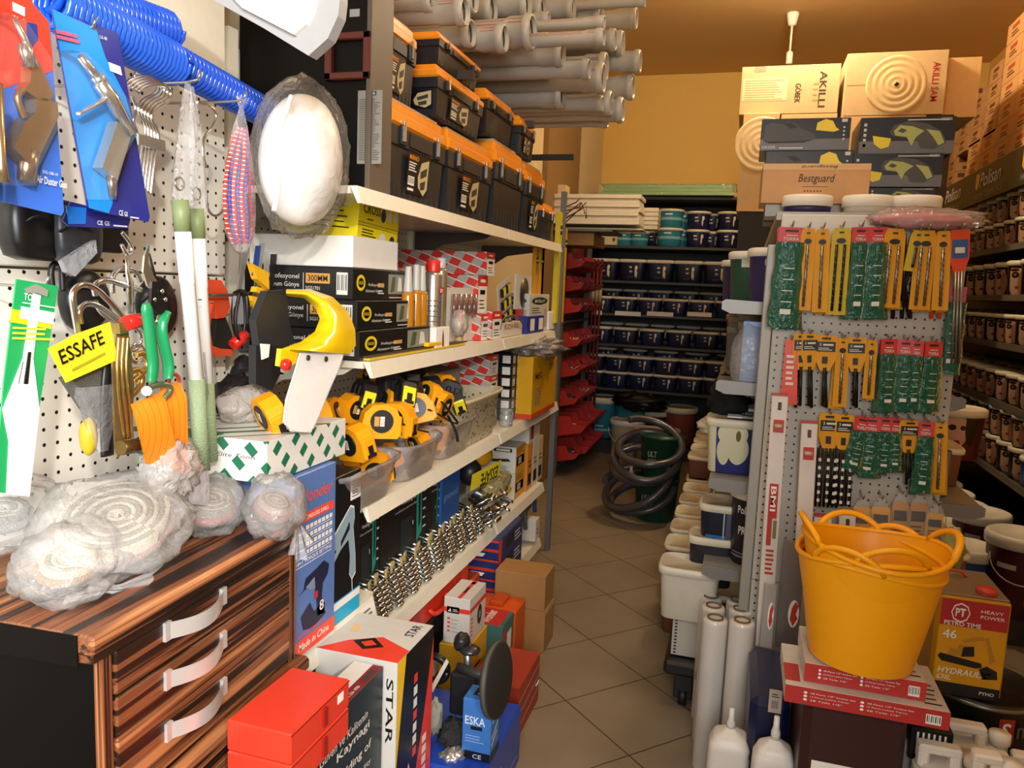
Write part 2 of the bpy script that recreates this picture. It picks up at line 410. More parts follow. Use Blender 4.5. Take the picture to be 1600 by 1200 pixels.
# ================= white wall shelving on the left =================
XF = -1.0
t = thing('metal_shelving', 'white metal wall shelving along the left side of aisle', 'shelving', (-1.2, 3.1, 0))
shelf_w = M('e9e2cf', .35); shelf_u = M('9a938a', .5)
LV = [(1.80, 1.86, 4.2), (1.325, 1.95, 4.15), (.905, 1.95, 4.3), (.485, 1.6, 4.05), (.17, 1.6, 4.04)]
for zz, ya, yb in LV:
    ym = 3.2
    for (p, q) in ((ya, ym - .008), (ym + .008, yb)):
        b = MB().box((-1.45, p, zz - .02), (XF - .02, q, zz), 0)
        sh = part('shelf', b, shelf_w, t, True)
        e = MB(); zc = zz
        e.prism([(XF - .02, p, zc), (XF, p, zc + .0), (XF + .012, p, zc - .045), (XF + .002, p, zc - .045)], (0, q - p, 0))
        part('front_lip', e, shelf_w, sh, True)
    # brackets
    if zz > .2:
        for yy in (ya + .03, ym, yb - .03):
            pts = [(-1.45, yy, zz - .02), (XF - .06, yy, zz - .02), (XF - .1, yy, zz - .045), (-1.3, yy, zz - .075), (-1.4, yy, zz - .14), (-1.45, yy, zz - .16)]
            part('bracket', MB().prism(pts, (0, .006, 0)), M('4a4038', .5) if zz > 1.7 else shelf_w, t, True)
part('back_panel', MB().box((-1.47, 1.87, 0), (-1.452, 4.25, 2.2)), peg_m, t, True)
for yy in (1.93, 3.2, 4.22): part('upright', MB().box((-1.452, yy - .02, 0), (-1.43, yy + .02, 2.24)), shelf_w, t, True)
# price strip with labels on the near end (its own shelf)
t2 = thing('label_strip_shelf', 'short white shelf with printed price strips under the drill box', 'shelf', (-1.2, 1.7, .6))
sb = MB().box((-1.4, 1.5, .61), (-1.0, 2.0, .632)); part('shelf_board', sb, shelf_w, t2, True)
mb = MB(); f_ = Face(mb, at(452, 1000, x=-.975), (0, 1, 0), (0, 0, 1), 1, 1)
mb.prism([(-1.0, 1.5, .632), (-.985, 1.5, .632), (-.97, 1.5, .575), (-.985, 1.5, .575)], (0, .47, 0), 0)
fc = Face(mb, (-.9705, 1.5, .575), (0, 1, 0), (-.25, 0, 1), .47, .058, .001)
for i in range(4):
    fc.rect(.06 + .24 * i, .12, .26 + .24 * i, .85, 1); fc.lines(.08 + .24 * i, .3, .24 + .24 * i, .75, 2, 2, .45, i)
part('label_strip', mb, [shelf_w, paper, M('77736a', .6)], t2, True)
# the black cabinet standing at the near end of the top shelf
t = thing('black_display_cabinet', 'tall black cabinet with angle edge at the top shelf near end', 'cabinet', (-1.2, 1.95, 1.8))
ya, yb = 1.98, 2.1
part('cabinet_body', MB().box((-1.45, ya, 1.805), (-1.035, yb, 3.0), c=.004), M('0d0b09', .5, spec=.15), t, True)
part('corner_post', MB().box((-1.035, ya - .015, 1.80), (-1.02, yb, 3.0), c=.002), M('5d5145', .5), t, True)
pL = at(560, 142, y=ya); pR = at(596, 256, y=ya)
mb = MB(); fc = Face(mb, (pL.x, ya, pR.z), (1, 0, 0), (0, 0, 1), pR.x - pL.x, pL.z - pR.z, .002)
fc.rect(0, 0, 1, 1, 0); fc.rect(.35, .93, .75, .985, 1, .0004); fc.text('APG', .4, .94, .035, 2, w=.3, bold=True); fc.lines(.06, .05, .94, .9, 34, 3, .4, 4)
part('notice_sheet', mb, [M('8d8a80', .6), black, paper, M('4c4a45', .6)], t, True, 'grey printed sheet of small text')
mb = MB(); A = at(512, 55, y=ya); B = at(582, 125, y=ya)
for q in ((A.x, B.z, A.x + .022, A.z), (B.x - .022, B.z, B.x, A.z), (A.x, A.z - .02, B.x, A.z), (A.x, B.z, B.x, B.z + .02)):
    mb.box((q[0], ya - .02, q[1]), (q[2], ya, q[3]), c=.003)
part('red_window_frame', mb, M('5a1d14', .4), t, True, 'dark red square frame')
mb = MB(); A = at(547, 15, y=ya); mb.box((A.x, ya - .002, A.z - .02), (A.x + .03, ya, A.z)); part('small_sticker', mb, M('9a9a96', .6), t, True)
# shield-shaped white sign panel at the top
t = thing('shield_sign_panel', 'white shield-shaped panel with thick grey rim high on left wall', 'sign', (-1.1, 1.5, 2.1))
yy = 1.38
def pxs(L_, **k): return [at(a, b, **k) for a, b in L_]
part('rim', MB().prism(pxs([(260, -60), (333, 0), (412, 44), (482, 87), (512, 60), (528, 25), (531, 0), (533, -60)], y=yy), (0, .03, .0)), M('a7a6a6', .4), t, True, 'grey rim')
part('face_panel', MB().prism(pxs([(300, -70), (378, 12), (459, 54), (478, 38), (488, 16), (492, 0), (495, -70)], y=yy - .012), (0, .012, 0)), M('f2efe8', .4), t, True, 'white face')
# ================= things hanging on the pegboard (near left) =================
def flat(name, pts, X, th, mats, parent, bev=True, label=None):
    """sheet or slab parallel to the pegboard: outline at depth X, thickness th towards the board"""
    b = MB().prism(pxs(pts, x=X), (-th, 0, 0)); return part(name, b, mats, parent, True, label)
def pf(px, py, X, px2, py2):
    A = at(px, py, x=X); B = at(px2, py2, x=X); return A, B
clear = film('ffffff', .02, .10, .06); bagm = film('fbfaf8', .19, .2, .14, .35, 22.); bagc = film('ffffff', .10, .16, .1, .4, 30.)
hookm = M('b9b9b6', .2, .9)
def peg(px, py, X, label, ln=None):
    p = at(px, py, x=X); b = MB().tube([(XP, p.y, p.z), (X - .01, p.y, p.z), (X + .015, p.y, p.z + .004), (X + .022, p.y, p.z + .02)], .003, 6)
    return single('peg_hook', b, hookm, label, 'hook', (XP, p.y, p.z))
peg(135, 47, -1.13, 'steel peg hook through the slot of the blue air gun card'); peg(300, 128, -1.1, 'steel peg hook holding the bagged aluminium poles')
peg(372, 158, -1.12, 'steel peg hook holding the bag of elastic cords'); peg(62, 448, -1.2, 'steel peg hook through the green blade card')
peg(198, 130, -1.16, 'steel peg hook carrying the bunch of chromed hooks')
# --- blister cards with air guns
metal_gun = M('b49a74', .25, .85, key='gunbrass'); silver = M('d8d8d6', .2, .9)
def gun_blue():
    X = -1.12
    base = at(150, 350, x=X)
    t = thing('air_gun_blister_card', 'blue air duster gun card hanging beside the red one', 'blister card', base)
    flat('card', [(80, 12), (90, 18), (182, 50), (186, 58), (234, 338), (232, 347), (150, 330), (136, 322)], X, .002, M('2b2f86', .25), t, label='dark blue backing card')
    flat('light_panel', [(82, 14), (150, 44), (165, 90), (196, 150), (214, 212), (180, 250), (176, 318), (170, 333), (140, 325)], X + .001, .001, M('1c8fe6', .25), t)
    b = MB(); A = at(86, 62, x=X + .003); fc = FX(b, at(88, 62, x=X + .0035), at(140, 74, x=X + .0035) - at(88, 62, x=X + .0035), at(86, 40, x=X) - at(88, 62, x=X), .05, .02)
    fc.lines(0, .1, 1, .9, 2, 0, .7, 3)
    fc = FX(b, at(155, 60, x=X + .0035), at(172, 65, x=X) - at(155, 60, x=X), at(152, 50, x=X) - at(155, 60, x=X), .016, .006)
    fc.text('LX-08', 0, 0, .9, 1, w=1)
    fc = FX(b, at(185, 340, x=X + .0035), at(228, 346, x=X) - at(185, 340, x=X), at(183, 328, x=X) - at(185, 340, x=X), .05, .014)
    fc.text('CE', 0, .3, .7, 1, w=.2, bold=True); fc.text('GS', .26, .3, .6, 1, w=.16, bold=True); fc.lines(.55, .2, 1, .6, 1, 1)
    part('card_print', b, [M('d05a78', .4), paper], t, True)
    flat('price_sticker', [(170, 97), (188, 104), (191, 118), (173, 111)], X + .004, .001, paper, t, label='small white sticker')
    # gun: nozzle, barrel, trigger, handle
    X2 = X + .028
    def q(a, b_, dx=0): return at(a, b_, x=X2 + dx)
    g_ = MB().tube([q(125, 88), q(137, 103), q(152, 124)], [.006, .008, .009], 10).tube([q(150, 118), q(158, 132)], .013, 6)
    part('nozzle', g_, silver, t, True)
    part('barrel', MB().tube([q(154, 128), q(172, 152), (q(205, 208))], [.013, .014, .011], 10), silver, t, True)
    part('trigger', MB().tube(smoothpts([q(172, 148), q(150, 163), q(122, 178)]), [.006, .007, .008, .008, .008, .007, .007, .006, .006, .005][:len(smoothpts([q(172, 148), q(150, 163), q(122, 178)]))], 8, flat=.5), silver, t, True)
    part('handle', MB().prism([q(*p) for p in [(184, 190), (207, 206), (184, 282), (160, 262)]], (-.022, 0, 0)), M('c6c6bd', .3, .8), t, True)
    part('connector', MB().tube([q(173, 272, -.01), q(176, 306, -.01)], [.009, .007], 10), M('9a8d84', .3, .9), t, True)
    # formed clear shell over the gun
    b = MB().prism([at(*p, x=X + .04) for p in [(112, 78), (135, 82), (165, 112), (205, 160), (214, 210), (186, 262), (182, 312), (158, 312), (150, 258), (140, 190), (108, 185), (128, 150)]], (-.038, 0, 0))
    part('clear_shell', b, clear, t, True)
gun_blue()
def gun_red():
    X = -1.08
    t = thing('air_gun_blister_card', 'red and blue air duster gun card at the far left edge', 'blister card', at(50, 340, x=X))
    flat('card', [(-60, -40), (40, -30), (52, 6), (78, 34), (100, 330), (96, 337), (-60, 300)], X, .002, M('3b6fd6', .3), t, label='blue lower backing card')
    flat('red_panel', [(-60, -38), (40, -28), (52, 6), (76, 34), (84, 110), (30, 130), (-60, 160)], X + .001, .001, M('e8402f', .3), t, label='red upper printed panel')
    flat('printed_tool_picture', [(42, 34), (58, 38), (60, 62), (50, 74), (42, 60)], X + .002, .001, M('2a3a86', .3), t)
    flat('price_sticker', [(20, 3), (39, 12), (39, 26), (21, 17)], X + .003, .001, paper, t, label='small white sticker')
    b = MB(); p = at(56, 291, x=X + .003); fc = FX(b, p, at(98, 300, x=X) - p, at(54, 270, x=X) - p, .056, .03)
    fc.text('DG-10B-10', .2, .75, .16, 0, w=.5); fc.text('Air Duster Gun', 0, .2, .4, 0, w=1.0, bold=True); part('card_print', b, paper, t, True)
    X2 = X + .03
    def q(a, b_, dx=0): return at(a, b_, x=X2 + dx)
    part('nozzle', MB().tube([q(22, 30), q(38, 60), q(52, 105)], [.004, .005, .008], 10).tube([q(36, 68), q(46, 104)], .011, 6, 0), silver, t, True)
    part('barrel', MB().prism([q(*p) for p in [(50, 100), (60, 96), (84, 148), (78, 160), (60, 155), (38, 140), (48, 128)]], (-.02, 0, 0)), metal_gun, t, True)
    part('trigger', MB().tube(smoothpts([q(36, 140), q(26, 150), q(30, 165), q(38, 184)]), .005, 8), metal_gun, t, True)
    part('handle', MB().prism([q(*p) for p in [(60, 150), (90, 160), (92, 182), (60, 248), (46, 256), (22, 232), (40, 190), (56, 176)]], (-.026, 0, 0)), metal_gun, t, True)
    part('connector', MB().tube([q(46, 236, -.012), q(42, 262, -.012), q(40, 284, -.012)], [.015, .013, .012], 12), M('9d8a72', .3, .9), t, True)
    part('clear_shell', MB().prism([at(*p, x=X + .045) for p in [(10, 20), (40, 30), (80, 90), (98, 160), (96, 190), (60, 262), (58, 290), (24, 290), (6, 232), (0, 140)]], (-.042, 0, 0)), clear, t, True)
    # left neighbour nozzle at the frame edge
    t = thing('air_gun_blister_card', 'second red air gun card mostly outside the left frame edge', 'blister card', at(-10, 330, x=X + .05))
    flat('card', [(-80, -40), (-14, -40), (-4, 300), (-80, 300)], X + .05, .002, M('d6452f', .3), t)
    part('brass_tube', MB().tube([at(-2, 130, x=X + .08), at(2, 255, x=X + .08), at(4, 285, x=X + .08)], [.005, .006, .009], 10), metal_gun, t, True)
gun_red()
b = MB().prism(pxs([(110, 315), (205, 338), (200, 357), (108, 354), (98, 345)], x=-1.16), (-.002, 0, 0))
t = single('air_gun_blister_card', b, M('2b2f86', .25), 'dark blue card tip below and behind the blue air gun card', 'blister card', at(150, 356, x=-1.16))
b = MB(); fc = FX(b, at(150, 352, x=-1.158), at(200, 356, x=-1.158) - at(150, 352, x=-1.158), (0, 0, 1), .08, .01); fc.text('CE', .02, .1, .8, 0, w=.16, bold=True); fc.text('GS', .24, .1, .8, 0, w=.14); fc.lines(.5, .1, .95, .7, 1, 0)
part('card_print', b, paper, t, True)
flat('light_panel', [(104, 322), (135, 325), (134, 350), (108, 350)], -1.157, .002, M('1f78d8', .3), t)
# --- blue coiled air hoses
def coil(name, label, A, B, rad, turns, col, rw=.006):
    A = Vector(A); B = Vector(B); ax = (B - A).normalized(); s1 = ax.cross(Vector((0, 0, 1))).normalized(); s2 = s1.cross(ax)
    pts = []
    n = turns * 14
    for i in range(n + 1):
        a = 2 * math.pi * turns * i / n; pts.append(A.lerp(B, i / n) + (s1 * math.cos(a) + s2 * math.sin(a)) * rad)
    return single(name, MB().tube(pts, rw, 7), M(col, .18, spec=.8), label, 'hose', A)
coil('coiled_air_hose', 'upper blue coiled air hose ending against cream panel', at(60, -20, x=-1.2), at(262, 48, x=-1.25), .036, 26, '1b57d6', .0075)
coil('coiled_air_hose', 'middle blue coiled air hose hanging above the chromed hooks', at(70, -2, x=-1.16), at(268, 100, x=-1.2), .040, 27, '1f5fe0', .0075)
coil('coiled_air_hose', 'lower blue coiled air hose reaching to the white bagged mask', at(276, 100, x=-1.22), at(425, 182, x=-1.27), .033, 26, '1a53cf', .0078)
coil('coiled_air_hose', 'dark shaded coiled hose behind the red air gun card', at(-20, -40, x=-1.22), at(75, 12, x=-1.25), .03, 10, '12256b', .007)
# --- chromed S-hooks in bunches
def wire(name, label, cat, pts, X, r, mat, t=None, it=2, dx=None):
    P = [at(p[0], p[1], x=X + (p[2] if len(p) > 2 else 0)) for p in pts]; P = smoothpts(P, it)
    b = MB().tube(P, r, 8)
    if t is not None: return part(name, b, mat, t, True)
    return single(name, b, mat, label, cat, P[0])
S_ = [(226, 296), (232, 240), (240, 200), (224, 176), (232, 160), (256, 150), (258, 132), (240, 122), (214, 128), (206, 136)]
for i in range(5):
    o = (i - 2) * 5
    wire('steel_hook', f'chromed wire hook in the hanging bunch, {ORD[i]} from the left', 'hook', [(a + o, b_ + i * 3 - 4, .004 * i) for a, b_ in S_], -1.14, .0036, chrome)
for i, (dx, dy) in enumerate(((0, 0), (9, 2))):
    if i == 1: continue
    wire('steel_hook', ('chromed hook left of the bunch with curled top', 'chromed hook just right of the bunch bottom')[i], 'hook', [(206 + dx, 150 + dy), (214 + dx, 170), (206 + dx, 188), (216 + dx, 210), (212 + dx, 240)] if i == 0 else [(250, 250), (254, 275), (258, 300), (262, 330)], -1.17, .0034, chrome)
wire('steel_hook', 'single chromed hook between the poles and the cords', 'hook', [(308, 160), (330, 166), (340, 180), (332, 200), (318, 214), (316, 240), (322, 262)], -1.12, .0032, chrome)
wire('steel_hook', 'round dark wire loop beside the elastic cord bag', 'hook', [(322, 300), (324, 330), (338, 340), (352, 325), (350, 300)], -1.25, .003, steel)
t = single('hook_clip', MB().box(at(217, 226, x=-1.12), at(252, 220, x=-1.13)), steel, 'flat steel clip across the bunch of chromed hooks', 'clip', at(230, 226, x=-1.13))
# --- bagged poles
pole_w = M('f2f2f0', .3); pole_g = M('7f8d5f', .5)
def pole(px0, py0, px1, py1, pxe, pye, X, label, r):
    A = at(px0, py0, x=X); B = at(px1, py1, x=X); Cc = at(pxe, pye, x=X)
    t = thing('telescopic_pole', label, 'pole', Cc)
    ax = (A - B).normalized()
    part('cap', MB().tube([A, A - ax * .06], r * 1.04, 16), pole_g, t, True, 'olive end cap')
    part('tube', MB().tube([A - ax * .06, A - ax * .16, A - ax * .161, B], [r, r, r * .93, r * .93], 16), pole_w, t, True)
    part('grip', MB().tube([B, Cc], r * 1.06, 16), M('8a9a75', .6, bump=.4, bscale=300), t, True, 'ribbed olive grip')
    part('hang_ring', MB().tube(arc(A + Vector((0, 0, .03)), .012, 0, 360, 16, 'yz'), .002, 6), chrome, t, True)
    # small print running down the tube
    b = MB(); f2 = Face(b, A - ax * .3 + Vector((r * .97, .004, 0)), -ax, (0, 1, 0), .12, .012, .001); f2.lines(0, .2, .9, .9, 2, 0, .4, 3); f2.text('I', -.9, .1, 1, 0, w=.02, bold=True)
    part('print', b, [M('3a3a3a', .5)], t, True)
    return t
pole(281, 312, 307, 592, 316, 735, -1.06, 'white pole with olive caps, left of the bagged pair', .0155)
pole(307, 326, 324, 598, 330, 720, -1.09, 'white pole with olive caps, right of the bagged pair', .0135)
def drape(name, label, cat, pxl, X, r, mat, seed=0, parent=None, n=26, crum=.14):
    """gathered plastic sleeve: rings along a px/py path with half-widths"""
    P = [(at(a, b_, x=X), w_) for a, b_, w_ in pxl]
    Q = []
    for (p, w0), (q_, w1) in zip(P, P[1:]):
        for k in range(5): Q.append((p.lerp(q_, k / 5), w0 + (w1 - w0) * k / 5))
    Q.append(P[-1]); m_ = len(Q) - 1
    def fn(u, v):
        i = v * m_; k = min(int(i), m_ - 1); p = Q[k][0].lerp(Q[k + 1][0], i - k); w_ = Q[k][1] + (Q[k + 1][1] - Q[k][1]) * (i - k)
        a = 2 * math.pi * u
        k2 = 1 + crum * noise.noise(Vector((math.cos(a) * 3 + seed, math.sin(a) * 3, v * 6))) + crum * .6 * math.sin(a * 7 + seed)
        return p + Vector((math.sin(a) * w_ * r * k2, math.cos(a) * w_ * k2, 0))
    b = MB().grid(fn, n, len(Q) * 1, 0, True, True)
    if parent is not None: return part(name, b, mat, parent, True)
    return single(name, b, mat, label, cat, P[-1][0])
drape('plastic_sleeve', 'clear plastic sleeve gathered on the hook over the left pole', 'plastic sleeve', [(293, 130, .006), (294, 150, .012), (292, 230, .024), (286, 320, .028)], -1.07, .7, bagc, 3)
drape('plastic_sleeve', 'clear plastic sleeve gathered over the right pole', 'plastic sleeve', [(300, 135, .004), (306, 200, .014), (312, 330, .02)], -1.1, .7, bagc, 5)
# --- elastic cords in a bag
t = thing('bagged_elastic_cords', 'clear bag of red and blue elastic cords', 'elastic cords', at(375, 395, x=-1.15))
cordm = []
for k, (c1, c2) in enumerate((('d8392b', 'f2ded6'), ('2a4fb0', 'd8443a'), ('cf2f28', '2a3f90'))):
    m, g = newmat('cord', .6); o = g.xyz(); g.col(g.mix(g.math('GREATER_THAN', g.math('MODULO', g.math('ADD', g.math('MULTIPLY', o[2], 95), 100), 1.), .78), lin(c1), lin(c2))); cordm.append(m)
random.seed(3)
for i in range(9):
    x0 = 357 + i * 4.2; s_ = (i % 3 - 1)
    P = smoothpts([at(378 + (i - 4) * 1.5, 200, x=-1.15), at(x0, 250, x=-1.13 - .005 * (i % 3)), at(x0 - 4 + s_ * 3, 300, x=-1.12), at(x0 + 4 * s_, 350, x=-1.13), at(364 + i * 3.2, 380, x=-1.14)])
    part('cord', MB().tube(P, .0042, 8), cordm[i % 3], t, True)
part('bag', MB(), bagc, t) if False else drape('bag', '', '', [(378, 152, .018), (377, 170, .006), (376, 200, .02), (374, 280, .042), (375, 360, .042), (377, 393, .02), (378, 398, .002)], -1.13, .6, bagc, 8, t)
# --- white bagged helmet / mask
t = thing('bagged_white_face_mask', 'white moulded shell in a clear bag, brightly lit', 'face mask', at(470, 350, x=-1.05))
cM = at(473, 252, x=-1.1); ry = Vector((.085, .138, .165))
M3 = Matrix.Rotation(R(-16), 3, 'X')
part('shell', MB().blob(cM, ry, .05, 1.3, 2, M_=M3, nu=40, nv=28), M('f4f2ee', .35), t, True)
b = MB(); 
for k, (a, c_) in enumerate(((521, 250), (523, 268), (523, 284))): p = at(a, c_, x=-1.022); b.box(p - Vector((.03, .0022, .0028)), p + Vector((.0, .0022, .0028)))
part('vent_slot', b, black, t, True)
rim = [at(a, c_, x=-1.055) for a, c_ in [(455, 150), (440, 190), (432, 240), (436, 290), (428, 330)]]
part('raised_rim', MB().tube(smoothpts(rim), .006, 8), M('ffffff', .3), t, True)
M4 = Matrix.Rotation(R(-14), 3, 'X')
part('bag', MB().blob(at(474, 248, x=-1.085), (.095, .158, .195), .08, 2.2, 9, crumple=.10, M_=M4, nu=44, nv=30, sharp=False), film('ffffff', .06, .16, .1, .5, 30), t, True)
# --- dark goggles / knee pads behind the cards
for i, (a, c_, w_, h_, X, l) in enumerate(((60, 362, .075, .055, -1.3, 'black rubber pad behind the red air gun card'), (118, 372, .055, .05, -1.27, 'dark grey glossy pad with square lower lip beside the rubber pad'), (170, 366, .045, .04, -1.33, 'dark pad hanging behind the blue air gun card'), (132, 470, .06, .07, -1.35, 'black slotted belt holder hanging on the pegboard'), (245, 480, .06, .075, -1.36, 'large black round reel behind the pruning shears'))):
    col = ('0b0b0d', '35363a', '222326', '101012', '141416')[i]
    t = thing(('knee_pad', 'knee_pad', 'knee_pad', 'belt_holder', 'cable_reel')[i], l, ('knee pad', 'knee pad', 'knee pad', 'belt holder', 'reel')[i], at(a, c_, x=X) - Vector((0, 0, h_)))
    part('body', MB().lathe([(0, -h_), (w_ * .55, -h_), (w_ * .85, -h_ * .86), (w_ * .97, -h_ * .4), (w_, h_ * .2), (w_ * .98, h_ * .95), (w_ * .8, h_ * 1.15), (0, h_ * 1.2)], 32, c=at(a, c_, x=X), sx=.5, sq=3.2) if i < 3 else MB().blob(at(a, c_, x=X), (.035, w_, h_), .06, 1.5, i, nu=24, nv=16), M(col, .35), t, True)
    part('strap', MB().tube(smoothpts([at(a - 25, c_ - 10, x=X + .02), at(a, c_ - 28, x=X + .045), at(a + 25, c_ - 6, x=X + .02)]), .009, 6, flat=.3), M('1a1a1c', .5), t, True)
part('loop', MB().tube(smoothpts([at(82, 452, x=-1.3), at(78, 415, x=-1.3), at(96, 408, x=-1.3), at(98, 455, x=-1.3)]), .006, 8), black, t, True)
t = single('clear_pouch', MB().prism(pxs([(98, 408), (150, 375), (152, 395), (118, 432), (105, 425)], x=-1.22), (-.012, 0, 0)), film('dfe4ea', .3, .4, .1, .5), 'small crinkled clear pouch under the dark pads', 'pouch', at(120, 430, x=-1.22))
# --- green blade card
X = -1.12
t = thing('blade_blister_card', 'green and white blade card with yellow band at left edge', 'blister card', at(20, 775, x=X))
flat('card', [(26, 436), (91, 447), (66, 610), (40, 776), (-8, 768), (6, 600)], X, .003, M('1f9c58', .3), t, label='green backing card')
flat('yellow_band', [(19, 483), (83, 494), (80, 514), (16, 503)], X + .001, .001, M('f3dc22', .3), t)
flat('white_band', [(52, 458), (64, 462), (52, 560), (62, 640), (46, 776), (10, 772), (14, 690), (4, 640), (36, 560), (45, 500)], X + .0018, .001, M('f6f7f4', .3), t, label='broad white blade sheath')
b = MB(); p = at(28, 478, x=X + .003); fc = FX(b, p, at(78, 486, x=X) - p, at(31, 462, x=X) - p, .078, .028)
fc.text('TO', .1, .4, .4, 0, w=.2, bold=True); fc.lines(.08, .2, .9, .3, 1, 0, .6); p = at(22, 500, x=X + .003); fc = FX(b, p, at(78, 510, x=X) - p, at(25, 484, x=X) - p, .085, .028); fc.rect(.1, .15, .85, .85, 0); fc = FX(b, at(18, 530, x=X + .003), (0, 1, -.08), (0, 0, 1), .08, .025); fc.lines(0, 0, 1, 1, 3, 1)
part('card_print', b, [M('f4f6f0', .4), M('e4dc3a', .4)], t, True)
b = MB().prism([at(*p, x=X + .004) for p in [(45, 550), (49, 550), (44, 600), (38, 600)]], (-.002, 0, 0)).tube([at(36, 565, x=X + .003), at(29, 600, x=X + .003)], .0006, 4)
part('blade_edge_lines', b, black, t, True)
part('euro_slot', MB().prism([at(*p, x=X + .0035) for p in [(40, 452), (58, 444), (76, 454), (74, 464), (58, 458), (44, 458)]], (-.004, 0, 0)), M('8e8c80', .5), t, True)
# --- ESSAFE strap in its bag, gold snap hooks
X = -1.1
t = thing('bagged_safety_lanyard', 'bag with yellow ESSAFE header and black lanyard, hung open', 'lanyard', at(160, 700, x=X))
flat('header_card', [(75, 545), (118, 522), (172, 503), (184, 562), (103, 598)], X + .02, .001, M('efe02c', .35), t, label='yellow header card')
b = MB(); p = at(97, 573, x=X + .022); fc = FX(b, p, at(158, 533, x=X) - p, at(91, 556, x=X) - p, .098, .03)
fc.text('ESSAFE', 0, .1, .85, 0, w=.98, bold=True); fc.lines(.15, -.5, .95, -.15, 1, 1)
part('header_print', b, [black, M('a99f2a', .5)], t, True)
part('webbing', MB().prism(pxs([(112, 592), (172, 566), (186, 640), (172, 672), (150, 650)], x=X), (-.03, 0, 0)), M('54524a', .8, bump=.5, bscale=400), t, True)
part('black_strap', MB().tube(smoothpts([at(172, 560, x=X), at(168, 600, x=X + .005), at(166, 650, x=X), at(168, 712, x=X)]), .016, 8, flat=.4), black, t, True)
part('absorber_pad', MB().blob(at(138, 682, x=X - .01), (.015, .016, .035), .1, 2, 4, nu=16, nv=12), M('b49b14', .6), t, True)
drape('bag', '', '', [(146, 602, .035), (152, 618, .042), (158, 660, .03), (160, 705, .012)], X + .004, .45, bagc, 21, t)
# big chromed carabiner hooks and snap rings above the header
H_ = [[(122, 520), (115, 480), (112, 455), (130, 442), (150, 450), (178, 478), (200, 505)], [(150, 462), (146, 445), (165, 436), (190, 444), (220, 453)], [(126, 506), (122, 485), (136, 472), (156, 478), (184, 500)], [(176, 458), (174, 430), (190, 418), (212, 422), (220, 440)], [(148, 470), (160, 492), (182, 500)]]
for i, h in enumerate(H_): wire('scaffold_hook', ('largest chromed hook curving above the yellow header card', 'chromed hook with its tip pointing right towards the shears', 'inner chromed hook nested under the largest one', 'round chromed loop behind the shears handles', 'short chromed shank crossing the hook bunch')[i], 'hook', h, -1.12 - .012 * i, .0058 if i < 3 else .005, chrome)
X = -1.13
t = thing('swivel_hook', 'flat chromed swivel hanging above the scaffold hooks', 'swivel', at(200, 480, x=X))
part('eye', MB().tube(smoothpts([at(*p, x=X) for p in [(190, 362), (206, 382), (206, 396), (198, 398), (190, 382)]]), .004, 8), chrome, t, True)
part('shank', MB().tube([at(198, 390, x=X), at(199, 425, x=X), at(203, 440, x=X), at(205, 490, x=X)], [.004, .005, .008, .007], 8, flat=.6), chrome, t, True)
gold = M('c4a15c', .25, .9)
X = -1.08
t = thing('ratchet_buckle', 'brass ratchet buckle with red handle hanging before the webbing', 'ratchet buckle', at(195, 700, x=X))
part('red_handle', MB().tube([at(196, 505, x=X + .01), at(220, 500, x=X + .01)], .0135, 14), M('e0221c', .25), t, True, 'red round grip')
part('frame', MB().prism(pxs([(184, 505), (190, 498), (200, 502), (202, 530), (210, 600), (204, 700), (184, 715), (180, 690), (176, 560)], x=X), (-.004, 0, 0)).prism(pxs([(186, 505), (200, 502), (201, 520), (188, 522)], x=X + .012), (-.02, 0, 0)), M('a08a5a', .35, .8), t, True)
for k in range(3): part('rod', MB().tube(smoothpts([at(186 + k * 7, 526, x=X + .008), at(182 + k * 7, 580, x=X + .012), at(188 + k * 8, 640, x=X + .008), at(194 + k * 6, 684, x=X + .004)]), .0032, 8), gold, t, True)
part('spool', MB().tube([at(188, 700, x=X + .02), at(214, 696, x=X + .02)], .014, 12), M('6a5530', .3, .8), t, True)
for i, (a, c_, l) in enumerate(((222, 570, 'gold snap hook right of the brass ratchet'), (214, 596, 'lower gold snap hook by the brass ratchet'))):
    wire('snap_hook', l, 'hook', [(a - 10, c_ - 15), (a + 4, c_ - 20), (a + 10, c_), (a - 2, c_ + 16), (a - 14, c_ + 26)], -1.1, .006, gold)
for i, (a, c_, r_, l) in enumerate(((172, 530, .024, 'chromed ring hanging beside the red ratchet grip'), (207, 530, .022, 'chromed ring behind the ratchet'), (214, 552, .018, 'smaller chromed ring below the ratchet grip'), (185, 590, .016, 'chromed link hanging low among the rings'))):
    single('steel_ring', MB().tube(arc(at(a, c_, x=-1.11), r_, 0, 360, 24, 'yz'), .0035, 7), chrome, l, 'ring', at(a, c_, x=-1.11))
# --- pruning shears
X = -1.04
t = thing('pruning_shears', 'pruning shears with green handles hanging blades up', 'shears', at(250, 600, x=X))
part('curved_blade', MB().prism(pxs([(234, 380), (226, 400), (224, 425), (231, 447), (240, 455), (250, 446), (240, 430), (232, 410)], x=X), (-.004, 0, 0)), M('b9b3a4', .25, .9), t, True)
part('straight_blade', MB().prism(pxs([(235, 396), (244, 430), (256, 445), (262, 470), (250, 500), (240, 490), (244, 455)], x=X - .005), (-.004, 0, 0)), M('3c3835', .35, .8), t, True)
part('pivot_plate', MB().prism(pxs([(238, 440), (252, 440), (264, 462), (262, 486), (248, 492), (236, 476)], x=X + .003), (-.006, 0, 0)), M('2a2725', .35, .6), t, True)
for (a, c_) in ((241, 468), (252, 455), (257, 468)): part('bolt', MB().lathe([(.0045, 0), (.004, .003), (0, .004)], 12).xf(Matrix.Translation(at(a, c_, x=X + .004)) @ Matrix.Rotation(R(90), 4, 'Y')), chrome, t, True)
hm = M('1c8a54', .3)
